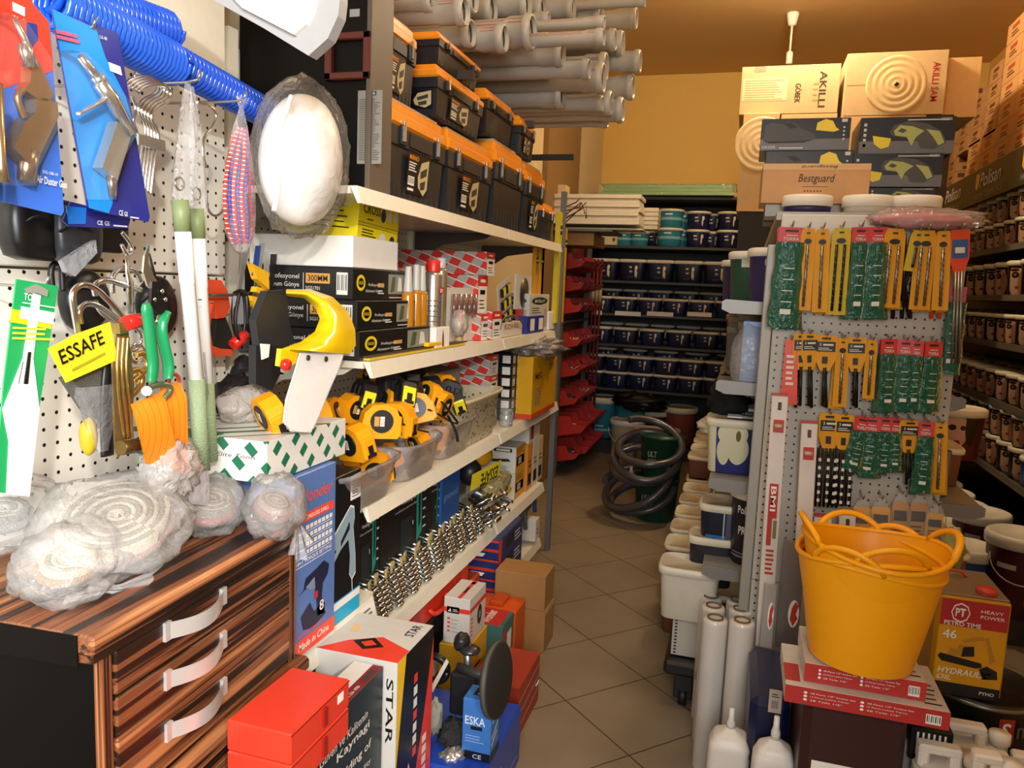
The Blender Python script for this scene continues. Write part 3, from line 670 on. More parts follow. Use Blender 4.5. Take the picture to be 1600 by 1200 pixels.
part('handle', MB().tube(smoothpts([at(*p, x=X + .004) for p in [(228, 474), (232, 500), (236, 540), (240, 570), (237, 597)]]), [.008] * 2 + [.012] * 12 + [.010] * 3, 10, flat=.7), hm, t, True)
part('handle', MB().tube(smoothpts([at(*p, x=X + .004) for p in [(262, 488), (250, 506), (256, 540), (264, 570), (262, 592)]]), [.008] * 3 + [.012] * 11 + [.010] * 3, 10, flat=.7), hm, t, True)
part('spring', MB().tube([at(250, 480, x=X), at(246, 500, x=X), at(243, 506, x=X)], .003, 6), chrome, t, True)
# --- orange strap
X = -1.05
m, g = newmat('orange_webbing', .6); o = g.xyz(); g.col(g.mix(g.math('GREATER_THAN', g.math('MODULO', g.math('ADD', g.math('MULTIPLY', o[1], 62), 100), 1.), .94), lin('ff8a12'), lin('8a4a10')))
t = thing('orange_cargo_strap', 'folded orange webbing strap hanging with its clamp', 'cargo strap', at(260, 700, x=X))
def ribbon(name, L1, L2, X_, mat, t_, n=8, bulge=.02):
    def fn(u, v):
        i = v * (len(L1) - 1); k = min(int(i), len(L1) - 2); f_ = i - k
        a = Vector(L1[k]).lerp(Vector(L1[k + 1]), f_); b_ = Vector(L2[k]).lerp(Vector(L2[k + 1]), f_); p = a.lerp(b_, u)
        return at(p.x, p.y, x=X_ + bulge * math.sin(math.pi * v))
    def fb(u, v): q = fn(1 - u, v); return (q.x - .004, q.y, q.z)
    return part(name, MB().grid(fn, 6, 16, 0).grid(fb, 6, 16, 0), mat, t_, True)
ribbon('back_fold', [(252, 598), (258, 640), (262, 700), (268, 735)], [(282, 598), (292, 620), (294, 690), (294, 745)], X - .015, m, t)
ribbon('front_fold', [(207, 632), (214, 655), (222, 690), (230, 725)], [(256, 612), (264, 650), (274, 690), (282, 735)], X, m, t)
part('clamp', MB().tube(smoothpts([at(*p, x=X + .005) for p in [(226, 610), (240, 602), (262, 600), (268, 610), (256, 622)]]), .006, 8).tube([at(229, 611, x=X + .02), at(229, 611, x=X - .02)], .009, 12), M('7d8a6a', .4, .7), t, True)
part('red_washer', MB().tube(arc(at(272, 596, x=X - .02), .014, 0, 360, 20, 'yz'), .004, 7), M('b8401e', .3), t, True)
# --- orange-red angle tool & cables behind the poles
X = -1.3
t = thing('corner_clamp_tool', 'orange-red angular clamp tool behind the white poles', 'clamp', at(340, 560, x=X))
om = M('e5502b', .35)
part('upper_body', MB().prism(pxs([(322, 436), (346, 438), (356, 456), (360, 480), (352, 496), (340, 498), (334, 470), (322, 462)], x=X), (-.03, 0, 0)), om, t, True)
part('lower_arm', MB().prism(pxs([(322, 500), (330, 488), (334, 470), (328, 515), (332, 540), (345, 545), (366, 546), (362, 556), (334, 557), (322, 550)], x=X + .01), (-.03, 0, 0)), om, t, True)
part('dark_insert', MB().prism(pxs([(330, 462), (344, 462), (350, 490), (362, 520), (366, 546), (334, 545), (340, 500)], x=X - .012), (-.02, 0, 0)), M('26241f', .5), t, True)
part('red_knob', MB().tube([at(364, 540, x=X + .04), at(384, 522, x=X + .05)], .016, 6), M('d8261e', .25), t, True, 'bright red hexagonal knob')
part('screw_rod', MB().tube([at(328, 461, x=X + .03), at(380, 461, x=X + .03), at(400, 455, x=X + .03)], .004, 8), M('6a6760', .4, .8), t, True)
t = thing('cable_coil', 'coil of black cable with grey plug, hung behind red knob', 'cable coil', at(378, 620, x=-1.3))
for k in range(5): part('cable_turn', MB().tube(smoothpts([at(*p, x=-1.28 + .008 * k) for p in [(366 + k * 2, 458), (362 + k, 500), (374, 540), (392 - k * 2, 510), (394 - k * 3, 465), (378, 452 + k), (366 + k * 2, 458)]]), .0045, 7), black, t, True)
part('plug', MB().box(at(370, 508, x=-1.25), at(380, 462, x=-1.265), c=.003), M('8f8f90', .4), t, True, 'grey plug')
for i, (pts, X, l) in enumerate(((((355, 560), (400, 560), (425, 600), (400, 610), (360, 600)), -1.27, 'black webbing bundle below the red knob'), (((340, 600), (380, 590), (425, 590), (420, 640), (330, 660), (326, 640)), -1.25, 'black folded welding mask behind the face shield'))):
    c_ = at(sum(p[0] for p in pts) / len(pts), sum(p[1] for p in pts) / len(pts), x=X)
    t = thing(('strap_bundle', 'welding_mask')[i], l, ('strap bundle', 'welding mask')[i], c_ - Vector((0, 0, .06)))
    part('body', MB().blob(c_, (.05, (.05, .075)[i], (.05, .055)[i]), .3, 3, 30 + i, nu=24, nv=16), M('121214', .5, bump=.3, bscale=60), t, True)
    part('strap', MB().tube(smoothpts([c_ + Vector((.05, -.07, -.02)), c_ + Vector((.065, 0, .02)), c_ + Vector((.05, .08, .0))]), .008, 6, flat=.4), M('2a2a2c', .5), t, True)
# set squares with yellow handles
for i, (p0, p1, q, l) in enumerate((((404, 384), (398, 410), [(395, 412), (420, 426), (421, 452), (402, 436)], 'yellow-handled square hanging left of the black boxes'), ((418, 392), (414, 470), [(402, 448), (420, 452), (415, 462), (400, 456)], 'lower yellow-handled square hanging behind the first'), ((410, 380), (396, 470), [(393, 462), (408, 466), (406, 490), (394, 470)], 'third yellow-handled square nearest the cable coil'))):
    X = -1.22 - .02 * i; t = thing('try_square', l, 'try square', at(q[2][0], q[2][1], x=X))
    part('blade', MB().prism([at(p0[0] - 4, p0[1], x=X), at(p0[0] + 4, p0[1], x=X), at(p1[0] + 4, p1[1] + 20, x=X), at(p1[0] - 4, p1[1] + 20, x=X)], (-.002, 0, 0)), (M('23489e', .3), M('b7b7b2', .3, .8), steel)[i], t, True)
    part('handle', MB().prism(pxs(q, x=X + .008), (-.018, 0, 0)), M('f1b61a', .35), t, True, 'yellow handle')
for i, (a, l) in enumerate(((380, 'long grey steel ruler behind the cable coil'), (424, 'black and silver straightedge standing by black boxes'))):
    single('steel_ruler', MB().prism([at(a, 392 + i * 5, x=-1.32), at(a + 9, 392 + i * 5, x=-1.32), at(a + (-3 if i == 0 else 3), 452, x=-1.32), at(a - 8 + 6 * i, 452, x=-1.32)], (-.003, 0, 0)), (M('9d9a92', .35, .6), black)[i], l, 'ruler', at(a, 450, x=-1.32))
# --- face shield (yellow brow guard, clear-white visor)
X = -.98
cA = at(470, 530, x=X)
t = thing('face_shield', 'yellow face shield with long white visor hanging by shelf', 'face shield', at(470, 676, x=X))
ym = M('f6cf10', .22, spec=.7)
def brow(u, v):
    # sweep from near lower end round the front; profile from top edge to bottom edge
    top = smoothpts([at(*p, x=X + d_) for p, d_ in (((402, 458), -.16), ((450, 452), -.10), ((500, 460), -.03), ((545, 482), .0), ((553, 520), .0), ((500, 532), .03), ((440, 550), .03))], 2)
    bot = smoothpts([at(*p, x=X + d_) for p, d_ in (((446, 462), -.16), ((480, 470), -.13), ((500, 492), -.10), ((500, 520), -.03), ((480, 545), .02), ((455, 556), .03), ((438, 560), .03))], 2)
    i = u * (len(top) - 1); k = min(int(i), len(top) - 2); a = top[k].lerp(top[k + 1], i - k); b_ = bot[k].lerp(bot[k + 1], i - k)
    m_ = a.lerp(b_, v); return m_ + Vector((.016, 0, .006)) * math.sin(math.pi * v)
b = MB().prism(pxs([(446, 462), (500, 468), (538, 486), (553, 512), (554, 540), (545, 553), (480, 552), (440, 560), (436, 574), (458, 570), (461, 556), (440, 548), (446, 538), (492, 520), (508, 490), (494, 470), (470, 462)], x=X), (-.01, 0, 0))
def crescent(u, v):
    o_ = [(447, 452), (485, 452), (520, 464), (545, 488), (555, 515), (556, 540), (546, 553)]
    i_ = [(447, 463), (475, 466), (492, 480), (500, 498), (492, 518), (470, 534), (440, 545)]
    i = u * (len(o_) - 1); k = min(int(i), len(o_) - 2); f_ = i - k
    f2 = f_
    a = Vector(o_[k]).lerp(Vector(o_[k + 1]), f2); b_ = Vector(i_[k]).lerp(Vector(i_[k + 1]), f2); p = a.lerp(b_, v)
    d_ = -.13 * (1 - u) ** 1.5 + .03 * math.sin(math.pi * v) - .01 * v
    return at(p.x, p.y, x=X + d_ + .01)
part('brow_guard', MB().grid(crescent, 30, 10, 0).prism([crescent(1, v / 8) for v in range(9)] + [at(447, 556, x=X), at(500, 552, x=X), at(546, 553, x=X)], (-.006, 0, 0)), ym, t, True, 'glossy yellow brow guard')
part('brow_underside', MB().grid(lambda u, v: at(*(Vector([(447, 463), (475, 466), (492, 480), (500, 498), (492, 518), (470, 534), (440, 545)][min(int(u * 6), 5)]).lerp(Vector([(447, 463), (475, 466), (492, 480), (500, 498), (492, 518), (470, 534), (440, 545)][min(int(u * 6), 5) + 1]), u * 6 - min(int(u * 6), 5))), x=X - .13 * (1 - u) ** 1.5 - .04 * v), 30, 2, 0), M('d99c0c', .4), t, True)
part('end_tab', MB().prism(pxs([(440, 545), (466, 552), (462, 568), (448, 576), (437, 572)], x=X + .012), (-.012, 0, 0)), ym, t, True)
part('red_knob', MB().lathe([(.0, -.008), (.012, -.007), (.014, 0), (.012, .007), (0, .009)], 16).xf(Matrix.Translation(at(447, 570, x=X + .02)) @ Matrix.Rotation(R(90), 4, 'Y')), M('e02a1a', .25), t, True, 'red round knob')
vis = [(470, 552), (538, 548), (530, 575), (516, 605), (498, 650), (486, 676), (455, 674), (444, 660), (448, 625), (462, 580)]
part('visor', MB().prism(pxs(vis, x=X + .014), (-.004, 0, 0)), M('f3f2ee', .2), t, True, 'white translucent visor sheet')
part('visor_edge', MB().tube(smoothpts(pxs(vis + vis[:1], x=X + .012), 1), .0022, 6), M('8f98a6', .3), t, True)
for a, c_ in ((481, 559), (509, 561)): part('rivet', MB().lathe([(.007, 0), (.006, .003), (0, .004)], 14).xf(Matrix.Translation(at(a, c_, x=X + .016)) @ Matrix.Rotation(R(90), 4, 'Y')), M('4a4632', .3, .6), t, True)
part('head_band', MB().prism(pxs([(418, 455), (448, 453), (452, 500), (460, 535), (440, 545), (405, 540), (400, 500)], x=X - .12), (-.02, 0, 0)), M('26282a', .45), t, True, 'black headgear band')
part('head_pad', MB().prism(pxs([(400, 540), (440, 540), (438, 585), (425, 610), (400, 600)], x=X - .1), (-.02, 0, 0)), M('1a1b1d', .5), t, True)
part('white_side_piece', MB().prism(pxs([(408, 537), (422, 538), (420, 558), (410, 562)], x=X - .08), (-.003, 0, 0)), paper, t, True)
# ================= zebra wood cabinet =================
def zebra(name, vert=False):
    m, g = newmat(name, .35); o = g.xyz(); nt = g.nt
    mp = nt.nodes.new('ShaderNodeMapping'); nt.links.new(g.tc.outputs['Object'], mp.inputs[0]); mp.inputs['Scale'].default_value = (30, 1.0, 46) if not vert else (150, 150, 1.)
    n = nt.nodes.new('ShaderNodeTexNoise'); n.inputs['Scale'].default_value = 1.; n.inputs['Detail'].default_value = 3; nt.links.new(mp.outputs[0], n.inputs['Vector'])
    r = nt.nodes.new('ShaderNodeValToRGB'); nt.links.new(n.outputs[0], r.inputs[0]); e = r.color_ramp; e.elements[0].position = .36; e.elements[0].color = lin('1f120c'); e.elements[1].position = .62; e.elements[1].color = lin('b9794c')
    k = e.elements.new(.44); k.color = lin('2c1911'); k = e.elements.new(.5); k.color = lin('8b5231'); k = e.elements.new(.55); k.color = lin('6b3e26')
    g.col(r.outputs[0]); return m
zh = zebra('zebra_wood'); zv = zebra('zebra_wood_upright', True); side = M('050404', .6, spec=.1)
cb = Vector((-.93, .905, 0)); rz = R(3)
t = thing('drawer_cabinet', 'dark striped wood drawer cabinet with chrome bow handles', 'cabinet', cb, rot=(0, 0, rz))
Lc = .60; Dc = .46; ZT = 1.0
def P(name, mb, mats, label=None, par=None): return part(name, mb, mats, par or t, False, label)
P('top_board', MB().box((-Dc, -.03, ZT - .034), (.025, Lc, ZT), 0, c=.006).box((-Dc, -.022, ZT - .05), (.018, Lc, ZT - .034), 0, c=.003), [zh])
P('carcass', MB().box((-Dc, 0, 0), (0, Lc, ZT - .05), 0), side, 'plain black side of the cabinet')
P('edge_post', MB().box((-.002, -.002, 0), (.012, .026, ZT - .05), c=.003), zv); P('edge_post', MB().box((-.002, Lc - .03, 0), (.012, Lc, ZT - .05), c=.003), zv)
hz = []
for k in range(4):
    z0, z1 = ((.872, .948), (.802, .870), (.675, .798), (.30, .58))[k]
    if k == 3: break
    d = P('drawer', MB().box((0, .03, z0), (.014, Lc - .032, z1), c=.003), zh)
    if k < 3:
        zc = (.932, .842, .745)[k]; b = MB(); y0, y1 = .145, .315
        def fh(u, v):
            s_ = math.sin(math.pi * u); return (.016 + .026 * s_, y0 + (y1 - y0) * u, zc + .014 - .03 * v - .006 * s_)
        def fk(u, v): q = fh(1 - u, v); return (q[0] - .003, q[1], q[2])
        b.grid(fh, 16, 3).grid(fk, 16, 3).box((.014, y0 - .004, zc - .018), (.02, y0 + .012, zc + .016)).box((.014, y1 - .012, zc - .018), (.02, y1 + .004, zc + .016))
        P('handle', b, M('eceae6', .35, .6), 'chrome bow handle', d)
P('lower_ledge', MB().box((-.05, -.02, .632), (.04, Lc + .02, .667), c=.012), zh)
P('board_end', MB().box((-Dc, -.0325, ZT - .05), (.0, -.0302, ZT)), M('0a0706', .6, spec=.1))
P('lower_drawer', MB().box((0, .0, .1), (.02, Lc, .628), c=.003), zh)
# ================= bagged rope coils on the cabinet =================
def rope_bag(label, px, py, z, R0, layers_, col1, col2, tilt, seed, bagR, h=.045, tail=None, grp='x'):
    c_ = at(px, py, z=z)
    t = thing('bagged_webbing_roll', label, 'webbing roll', c_, rot=tilt)
    col3 = '%02x%02x%02x' % tuple(int(int(col1[q:q + 2], 16) * .72) for q in (0, 2, 4))
    mt = M(col1, .75, bump=.9, bscale=350); m2 = M(col2, .7, bump=.9, bscale=350)
    b = MB(); n = layers_ * 36; P_ = []
    for i in range(n + 1):
        a = 2 * math.pi * i / 36; r = .012 + (R0 - .012) * i / n; P_.append((r * math.cos(a) * .8, r * math.sin(a) * 1.1, r, a))
    # wound tape as a tall flat strip
    for i in range(n):
        p, q = P_[i], P_[i + 1]; th = R0 / layers_ * .72
        def e(w_, r_): return (w_[0] * (1 - r_ / max(w_[2], .01)), w_[1] * (1 - r_ / max(w_[2], .01)))
        p1, q1 = e(p, th), e(q, th)
        vs = [(p[0], p[1], 0), (q[0], q[1], 0), (q[0], q[1], h), (p[0], p[1], h), (p1[0], p1[1], h), (q1[0], q1[1], h), (p1[0], p1[1], 0), (q1[0], q1[1], 0)]
        b.add(vs, [(0, 1, 2, 3), (3, 2, 5, 4), (4, 5, 7, 6)], (i // 36) % 2, True)
    part('webbing_coil', b, [mt, M(col3, .75, bump=.9, bscale=350)], t)
    part('loose_edge', MB().tube([(math.cos(a_) * R0 * .8, math.sin(a_) * R0 * 1.1, h * .3) for a_ in [k * .1745 for k in range(36)]], .006, 6, closed=True, flat=1.6), m2, t)
    part('bag', MB().blob((0, 0, h * .55), (bagR[0], bagR[1], bagR[2]), .18, 2.0, seed, crumple=.16, nu=44, nv=26), bagm, t)
    if tail:
        P2 = [Vector(p) for p in tail]
        def fn(u, v):
            i = v * (len(P2) - 1); k = min(int(i), len(P2) - 2); p = P2[k].lerp(P2[k + 1], i - k); a = 2 * math.pi * u; w_ = .03 * (abs(v - .45) * 1.6 + .25) * (1 + .3 * math.sin(a * 6 + seed))
            return p + Vector((math.cos(a) * w_ * .6, math.sin(a) * w_, math.sin(a * 2) * w_ * .4 + math.cos(a) * w_ * .5))
        part('bag_tail', MB().grid(fn, 30, 16, 0, True, True), bagm, t)
    return t
rope_bag('largest bagged spiral roll of cream webbing on the cabinet top', 178, 832, 1.07, .108, 9, 'd9cdb6', 'a98a80', (R(14), R(20), R(10)), 1, (.118, .15, .06), tail=[(.02, .1, 0), (.05, .16, -.01), (.04, .2, .0)])
rope_bag('smaller bag with tan rope roll at the cabinet front corner', 110, 888, 1.045, .05, 5, 'd6c2a4', '9d7f58', (R(10), R(22), R(0)), 2, (.075, .095, .055), h=.03, tail=[(.04, -.02, -.01), (.07, .03, -.02), (.08, .08, -.03)])
rope_bag('partly hidden white crumpled bag at the left frame edge', 0, 815, 1.09, .05, 4, 'b6b4a8', '8d8a84', (0, R(18), 0), 3, (.10, .12, .06), h=.03)
rope_bag('bagged roll with red edge stitching right of the largest roll', 325, 800, 1.04, .062, 6, 'c0b1a4', 'b05a52', (R(8), R(16), R(20)), 4, (.075, .105, .05), h=.035, tail=[(.03, .08, 0), (.06, .12, -.01), (.07, .15, -.01)])
rope_bag('bag of coiled cord gathered against the tall blue drill box', 425, 800, 1.05, .05, 5, 'a88a76', '8f5a4c', (R(6), R(20), R(30)), 5, (.065, .09, .065), h=.03, tail=[(.04, .05, 0), (.07, .07, -.05), (.09, .06, -.1)])
t = single('crumpled_clear_bag', MB().blob(at(265, 735, x=-1.06), (.045, .06, .055), .3, 2.5, 12, crumple=.4, nu=40, nv=26), film('f4efe9', .3, .4, .15, .6), 'crumpled clear bag hanging under the orange strap', 'bag', at(265, 760, x=-1.06))
t = single('clear_ziplock_bag', MB().prism(pxs([(290, 742), (326, 735), (328, 790), (300, 788)], x=-1.03), (-.012, 0, 0)), film('f0ecf0', .3, .35, .15, .4), 'small square clear bag with coloured edge beside the poles', 'bag', at(310, 788, x=-1.03))
t = single('folded_black_sheet', MB().prism([at(*p, z=1.03) for p in [(45, 760), (100, 725), (190, 716), (200, 720), (150, 742), (60, 775)]], (0, 0, .006)), M('1b1a1b', .3), 'flat folded black plastic sheet lying behind the bags', 'plastic sheet', at(120, 740, z=1.03))
# ================= boxes standing beside the cabinet =================
def bx(name, label, cat, x0, x1, y0, y1, z0, z1, mats, faces=None, group=None, c=.002, rz=0, pname='print', plabel=None):
    """a carton: body mesh is the thing; prints on its faces as one child"""
    ce = Vector(((x0 + x1) / 2, (y0 + y1) / 2, z0))
    mt = mats if isinstance(mats, list) else [mats]
    b = MB().box((x0 - ce.x, y0 - ce.y, 0), (x1 - ce.x, y1 - ce.y, z1 - z0), 0, c)
    o = single(name, b, [mt[0]], label, cat, ce, group, False, (0, 0, rz))
    if faces:
        for wh, fn in faces.items():
            p = MB(); fn(boxface(p, wh, x0 - ce.x, x1 - ce.x, y0 - ce.y, y1 - ce.y, 0, z1 - z0))
            if p.v: part('printed_face', p, mt, o)
    return o
wb = M('5a7ab8', .35); tq = M('f0553f', .4); dk = M('14161c', .4)
# welding machine box with open white lid flap
def f1(f):
    f.text('Guven ve Kalitenin', .42, .86, .035, 1, w=.42, italic=True); f.text('Kaynagi', .56, .80, .045, 1, w=.3, bold=True); f.text('Welding of', .52, .71, .045, 1, w=.36, bold=True); f.text('confidence and quality', .36, .645, .028, 1, w=.52)
    f.ell(.12, .45, .09, .1, 4); f.ell(.12, .45, .05, .06, 0, .0006)
    f.rect(.4, 0, .62, .6, 2); f.rect(.66, 0, .78, .6, 5)
def f2(f):
    f.rect(0, 0, 1, 1, 1); f.rect(0, 0, 1, .36, 3, .0003); f.text('O KALITE', .3, .42, .06, 4, w=.3, bold=True); f.lines(.1, .5, .4, .95, 6, 4, .3, 2); f.text('SGS', .62, .1, .1, 1, w=.18, bold=True, l=.001); f.rect(.85, .08, .95, .25, 4, .0008); f.lines(.1, .04, .45, .3, 4, 1, .25, 5)
bx('welding_machine_box', 'dark welding machine box with white and maroon top', 'box', -.865, -.785, 1.12, 1.635, 0.0, .61, [M('1d2a30', .4), M('e4e0d8', .5), M('1f3a42', .4), M('7d2328', .45), M('3c3a38', .5), M('26343c', .4)], {'+x': f1, '+z+x': f2})
# red metal tool cases
for k in range(2):
    z0 = .615 + .062 * k
    o = bx('red_tool_case', ('lower of two flat red metal tool cases', 'upper of two flat red metal tool cases, with white price sticker')[k], 'tool case', -.858, -.722, 1.13, 1.345, z0, z0 + .06, [M('d83a26', .3)], c=.003)
    b = MB(); fc = boxface(b, '+x', -.068, .068, -.1075, .1075, 0, .06); fc.rect(.0, .9, 1, .96, 1)
    part('lid_seam', b, [M('8f2116', .4), M('8f2116', .4)], o)
    part('latch', MB().box((.068, .0, .012), (.073, .016, .05), c=.002), M('a8251a', .3, .3), o)
    if k: part('price_sticker', MB().box((.068, .06, .028), (.0688, .082, .046)), paper, o)
part_o = None
# tall blue drill box
def fw(f):
    f.rect(0, 0, 1, .09, 2); f.text('Wonder', .1, .84, .07, 2, w=.82, bold=True, italic=True)
    f.rect(.08, .735, .95, .785, 2); f.text('18V CORDLESS DRILL', .12, .748, .022, 1, w=.7, bold=True, l=.001)
    for i, z_ in enumerate((.69, .645, .60, .555, .51)): f.text('18+1 TORQUE SETTING', .1, z_, .025, 1, w=.8, bold=True) if i == 4 else [f.rect(.3 + .09 * j, z_, .37 + .09 * j, z_ + .024, 1, .0004) for j in range(7)]; f.rect(.08, z_ - .012, .9, z_ - .008, 1)
    f.poly([(.12, .34), (.25, .36), (.3, .42), (.55, .44), (.72, .46), (.85, .42), (.82, .37), (.7, .33), (.68, .25), (.76, .2), (.74, .15), (.58, .16), (.55, .26), (.5, .35), (.3, .36)], 3); f.poly([(.3, .37), (.5, .40), (.52, .33), (.4, .34)], 4, .0008)
    f.poly([(.2, .22), (.4, .27), (.5, .2), (.7, .22), (.78, .14), (.45, .11), (.25, .14)], 3); f.rect(.5, .27, .58, .31, 5, .0008)
    f.text('8', .62, .18, .06, 1, w=.1, bold=True, l=.0012); f.lines(.15, .105, .8, .125, 2, 2, .4); f.text('Made in China', .15, .03, .04, 1, w=.7, bold=True, italic=True, l=.001)
y0 = Yat(457, -.97); y1 = Yat(527, -.97)
bx('cordless_drill_box', 'tall blue drill box with red lettering', 'box', -1.12, -.97, y0, y1, .64, at(460, 747, x=-.97).z, [wb, M('f4f2ee', .4), tq, M('1c2140', .4), M('7f8ca8', .4), M('c02a30', .4)], {'+x': fw})
# electric drill box (black with turquoise band)
def fd(f):
    f.rect(0, 0, 1, .1, 1); f.rect(0, .1, 1, .15, 2); f.rect(0, .15, 1, .16, 1)
    f.rect(.62, .8, .98, .97, 2); f.text('HP 501', .7, .91, .025, 4, w=.22, bold=True, l=.001); f.lines(.68, .82, .94, .9, 4, 4, .3)
    dr = [(.02, .52), (.1, .62), (.4, .70), (.62, .76), (.74, .74), (.76, .66), (.72, .6), (.8, .42), (.82, .28), (.7, .25), (.6, .3), (.62, .42), (.56, .54), (.3, .5), (.1, .44)]
    f.poly([(a + (a - .5) * .06, b_ + (b_ - .5) * .05) for a, b_ in dr], 2, .0004); f.poly(dr, 3, .0009)
    f.poly([(.3, .56), (.6, .66), (.6, .61), (.3, .52)], 4, .0012); f.rect(.1, .5, .14, .52, 4, .0012)
    for i in range(6): f.rect(.34 + .04 * i, .535 + .02 * i, .355 + .04 * i, .56 + .02 * i, 4, .0014)
    f.poly([(.7, .25), (.72, .25), (.74, .16), (.72, .16)], 2)
y2 = Yat(490, -.985); y3 = Yat(567, -.985)
bx('electric_drill_box', 'black drill box picturing a silver drill, turquoise band below', 'box', -1.25, -.985, y1 + .006, y3, .634, at(560, 732, x=-.985).z, [M('0f1115', .35), M('26a9d8', .4), M('f1f1ef', .4), M('8fa9b8', .35), M('1b2228', .4)], {'+x': fd})
# green and white box on top of both
m, g = newmat('green_stripe_print', .45); o = g.xyz()
uu = g.math('ADD', o[1], g.math('MULTIPLY', o[0], -1.)); s1 = g.math('MODULO', g.math('ADD', g.math('DIVIDE', g.math('ADD', uu, g.math('MULTIPLY', o[2], -1.)), .066), 100), 1.); s2 = g.math('MODULO', g.math('ADD', g.math('DIVIDE', g.math('ADD', uu, o[2]), .085), 100), 1.)
g.col(g.mix(g.math('MULTIPLY', g.math('LESS_THAN', s1, .45), g.math('LESS_THAN', s2, .5)), lin('dcdad2'), lin('1c6b4c')))
zb = at(460, 747, x=-.97).z + .004
yA = 1.42; y1g = Yat(533, -1.0)
def fg(f): f.text('Elite Tools', .62, .55, .1, 1, w=.3, rot=0, italic=True); f.text('TCG Elite Tools', .1, .12, .09, 1, w=.35, italic=True)
bx('green_striped_carton', 'white carton with green slanted stripes, open on top', 'carton', -1.33, -.985, yA + .02, y1g, zb, zb + .095, [m, M('55534d', .5), M('b7a689', .6)], {'-y': fg}, c=.001)
single('carton_flap', MB().box((-1.33, yA - .02, zb + .096), (-1.12, yA + .05, zb + .1)), M('2f5c40', .5), 'green inner flap lying open on the striped carton', 'carton flap', (-1.2, yA, zb + .096))
t = single('bagged_instruction_pack', MB().blob(at(385, 632, x=-1.18), (.05, .09, .045), .2, 2, 8, crumple=.2), film('d8cfc6', .6, .3, .2, .5), 'clear bag with beige printed card behind the striped carton', 'bag', at(385, 660, x=-1.18))
# ================= left wall shelving: goods =================
def slot(px0, px1, X):  # Y extent seen between two columns of the photo on the plane x = X
    return Yat(px0, X), Yat(px1, X)
def zat(px, py, X): return at(px, py, x=X).z
# ---------- tool boxes ----------
tb_o = M('fb9b22', .32); tb_k = M('232326', .42); tb_d = M('141416', .5)
def toolbox(label, x1, y0, y1, z0, z1, D=.24, plate=True, near=False, cat='tool box'):
    Lh = (y1 - y0) / 2; H = z1 - z0
    t = thing('tool_box', label, cat, (x1 - D / 2, (y0 + y1) / 2, z0), 'black and orange tool boxes on the top shelf')
    a = D / 2; b = MB()
    # body tapers towards the base, with a step under the rim and vertical ribs low down
    def ring(k, z, q=0): return [(-a * k + q, -Lh * k, z), (a * k - q, -Lh * k, z), (a * k - q, Lh * k, z), (-a * k + q, Lh * k, z)]
    rs = [ring(.86, 0), ring(.88, H * .05), ring(.93, H * .52), ring(.97, H * .54), ring(.98, H * .72)]
    for i in range(4):
        for j in range(4): p, q = rs[i], rs[i + 1]; b.add([p[j], p[(j + 1) % 4], q[(j + 1) % 4], q[j]], [(0, 1, 2, 3)])
    b.add(rs[0], [(3, 2, 1, 0)]); b.add(rs[-1], [(0, 1, 2, 3)])
    for k in range(9):
        y = -Lh * .8 + Lh * 1.6 * k / 8; b.box((a * .86, y - .003, .004), (a * .9, y + .003, H * .22))
    for k in range(6):
        x = -a * .7 + a * 1.4 * k / 5; b.box((x - .003, -Lh * .9, .004), (x + .003, -Lh * .86, H * .2))
    part('body', b, tb_k, t)
    lid = part('lid', MB().box((-a, -Lh, H * .72), (a * 1.0, Lh, H * .87), c=.01).box((-a * .9, -Lh * .95, H * .85), (a * .9, Lh * .95, H * .97), c=.012), tb_o, t, label='orange lid')
    part('organiser_cover', MB().box((-a * .5, -Lh * .85, H * .965), (a * .8, Lh * .85, H), c=.006), film('f6ead8', .45, .3, .15), lid, label='clear ribbed cover')
    for s_ in (-.62, .62):
        y = Lh * s_; part('latch', MB().box((a * .97, y - .02, H * .55), (a * 1.03, y + .02, H * .74), c=.004), tb_d, t)
        part('latch_bar', MB().box((a * 1.02, y - .006, H * .58), (a * 1.07, y + .006, H * .8), c=.002), chrome, t, label='chrome latch bar')
    part('lock_panel', MB().box((a * .96, -Lh * .38, H * .56), (a * 1.01, Lh * .38, H * .70), c=.004), tb_d, t)
    fm = [M('0c0c0e', .35), tb_o, paper, M('c9b98c', .5), M('3a3a30', .5)]
    def plate_(f):
        f.rect(0, 0, 1, 1, 0); f.text('MANO', .05, .82, .12, 1, w=.42, bold=True); f.lines(.05, .55, .42, .8, 4, 2, .45, 1)
        f.barcode(.06, .2, .35, .42, 2, 0, 7); f.rect(.06, .07, .34, .13, 2, .0004)
        f.poly([(.5, .45), (.62, .82), (.98, .95), (.98, .2), (.82, .02), (.55, .2)], 3); f.poly([(.6, .6), (.9, .75), (.9, .55), (.62, .42)], 4, .0009); f.poly([(.62, .32), (.86, .42), (.86, .2), (.66, .14)], 4, .0009)
    if plate:
        p = MB(); plate_(Face(p, (a * .9 + .0045, -Lh * .45, H * .1), (0, 1, 0), (.08, 0, 1), Lh * .75, H * .42, .001)); part('brand_plate', p, fm, t, label='black plate with orange lettering')
    if near:
        p = MB(); plate_(Face(p, (-a * .25, -Lh * .93, H * .16), (1, 0, 0), (0, -.04, 1), a * 1.05, H * .34, .002)); part('brand_plate', p, fm, t)
    return t
X0 = -1.03
ya, yb = slot(607, 690, X0); toolbox('tool box on shelf against the tall black cabinet, lower one', X0, 2.12, yb - .02, 1.802, 2.10)
y1_, y2_ = slot(691, 758, X0); toolbox('second tool box from the black cabinet, directly on the shelf', X0, yb, y2_, 1.802, 2.105)
y3, y4 = slot(760, 806, X0); toolbox('tall tool box in the middle of the shelf with no plate facing aisle', X0, y2_ + .03, y4, 1.802, 2.165, plate=False)
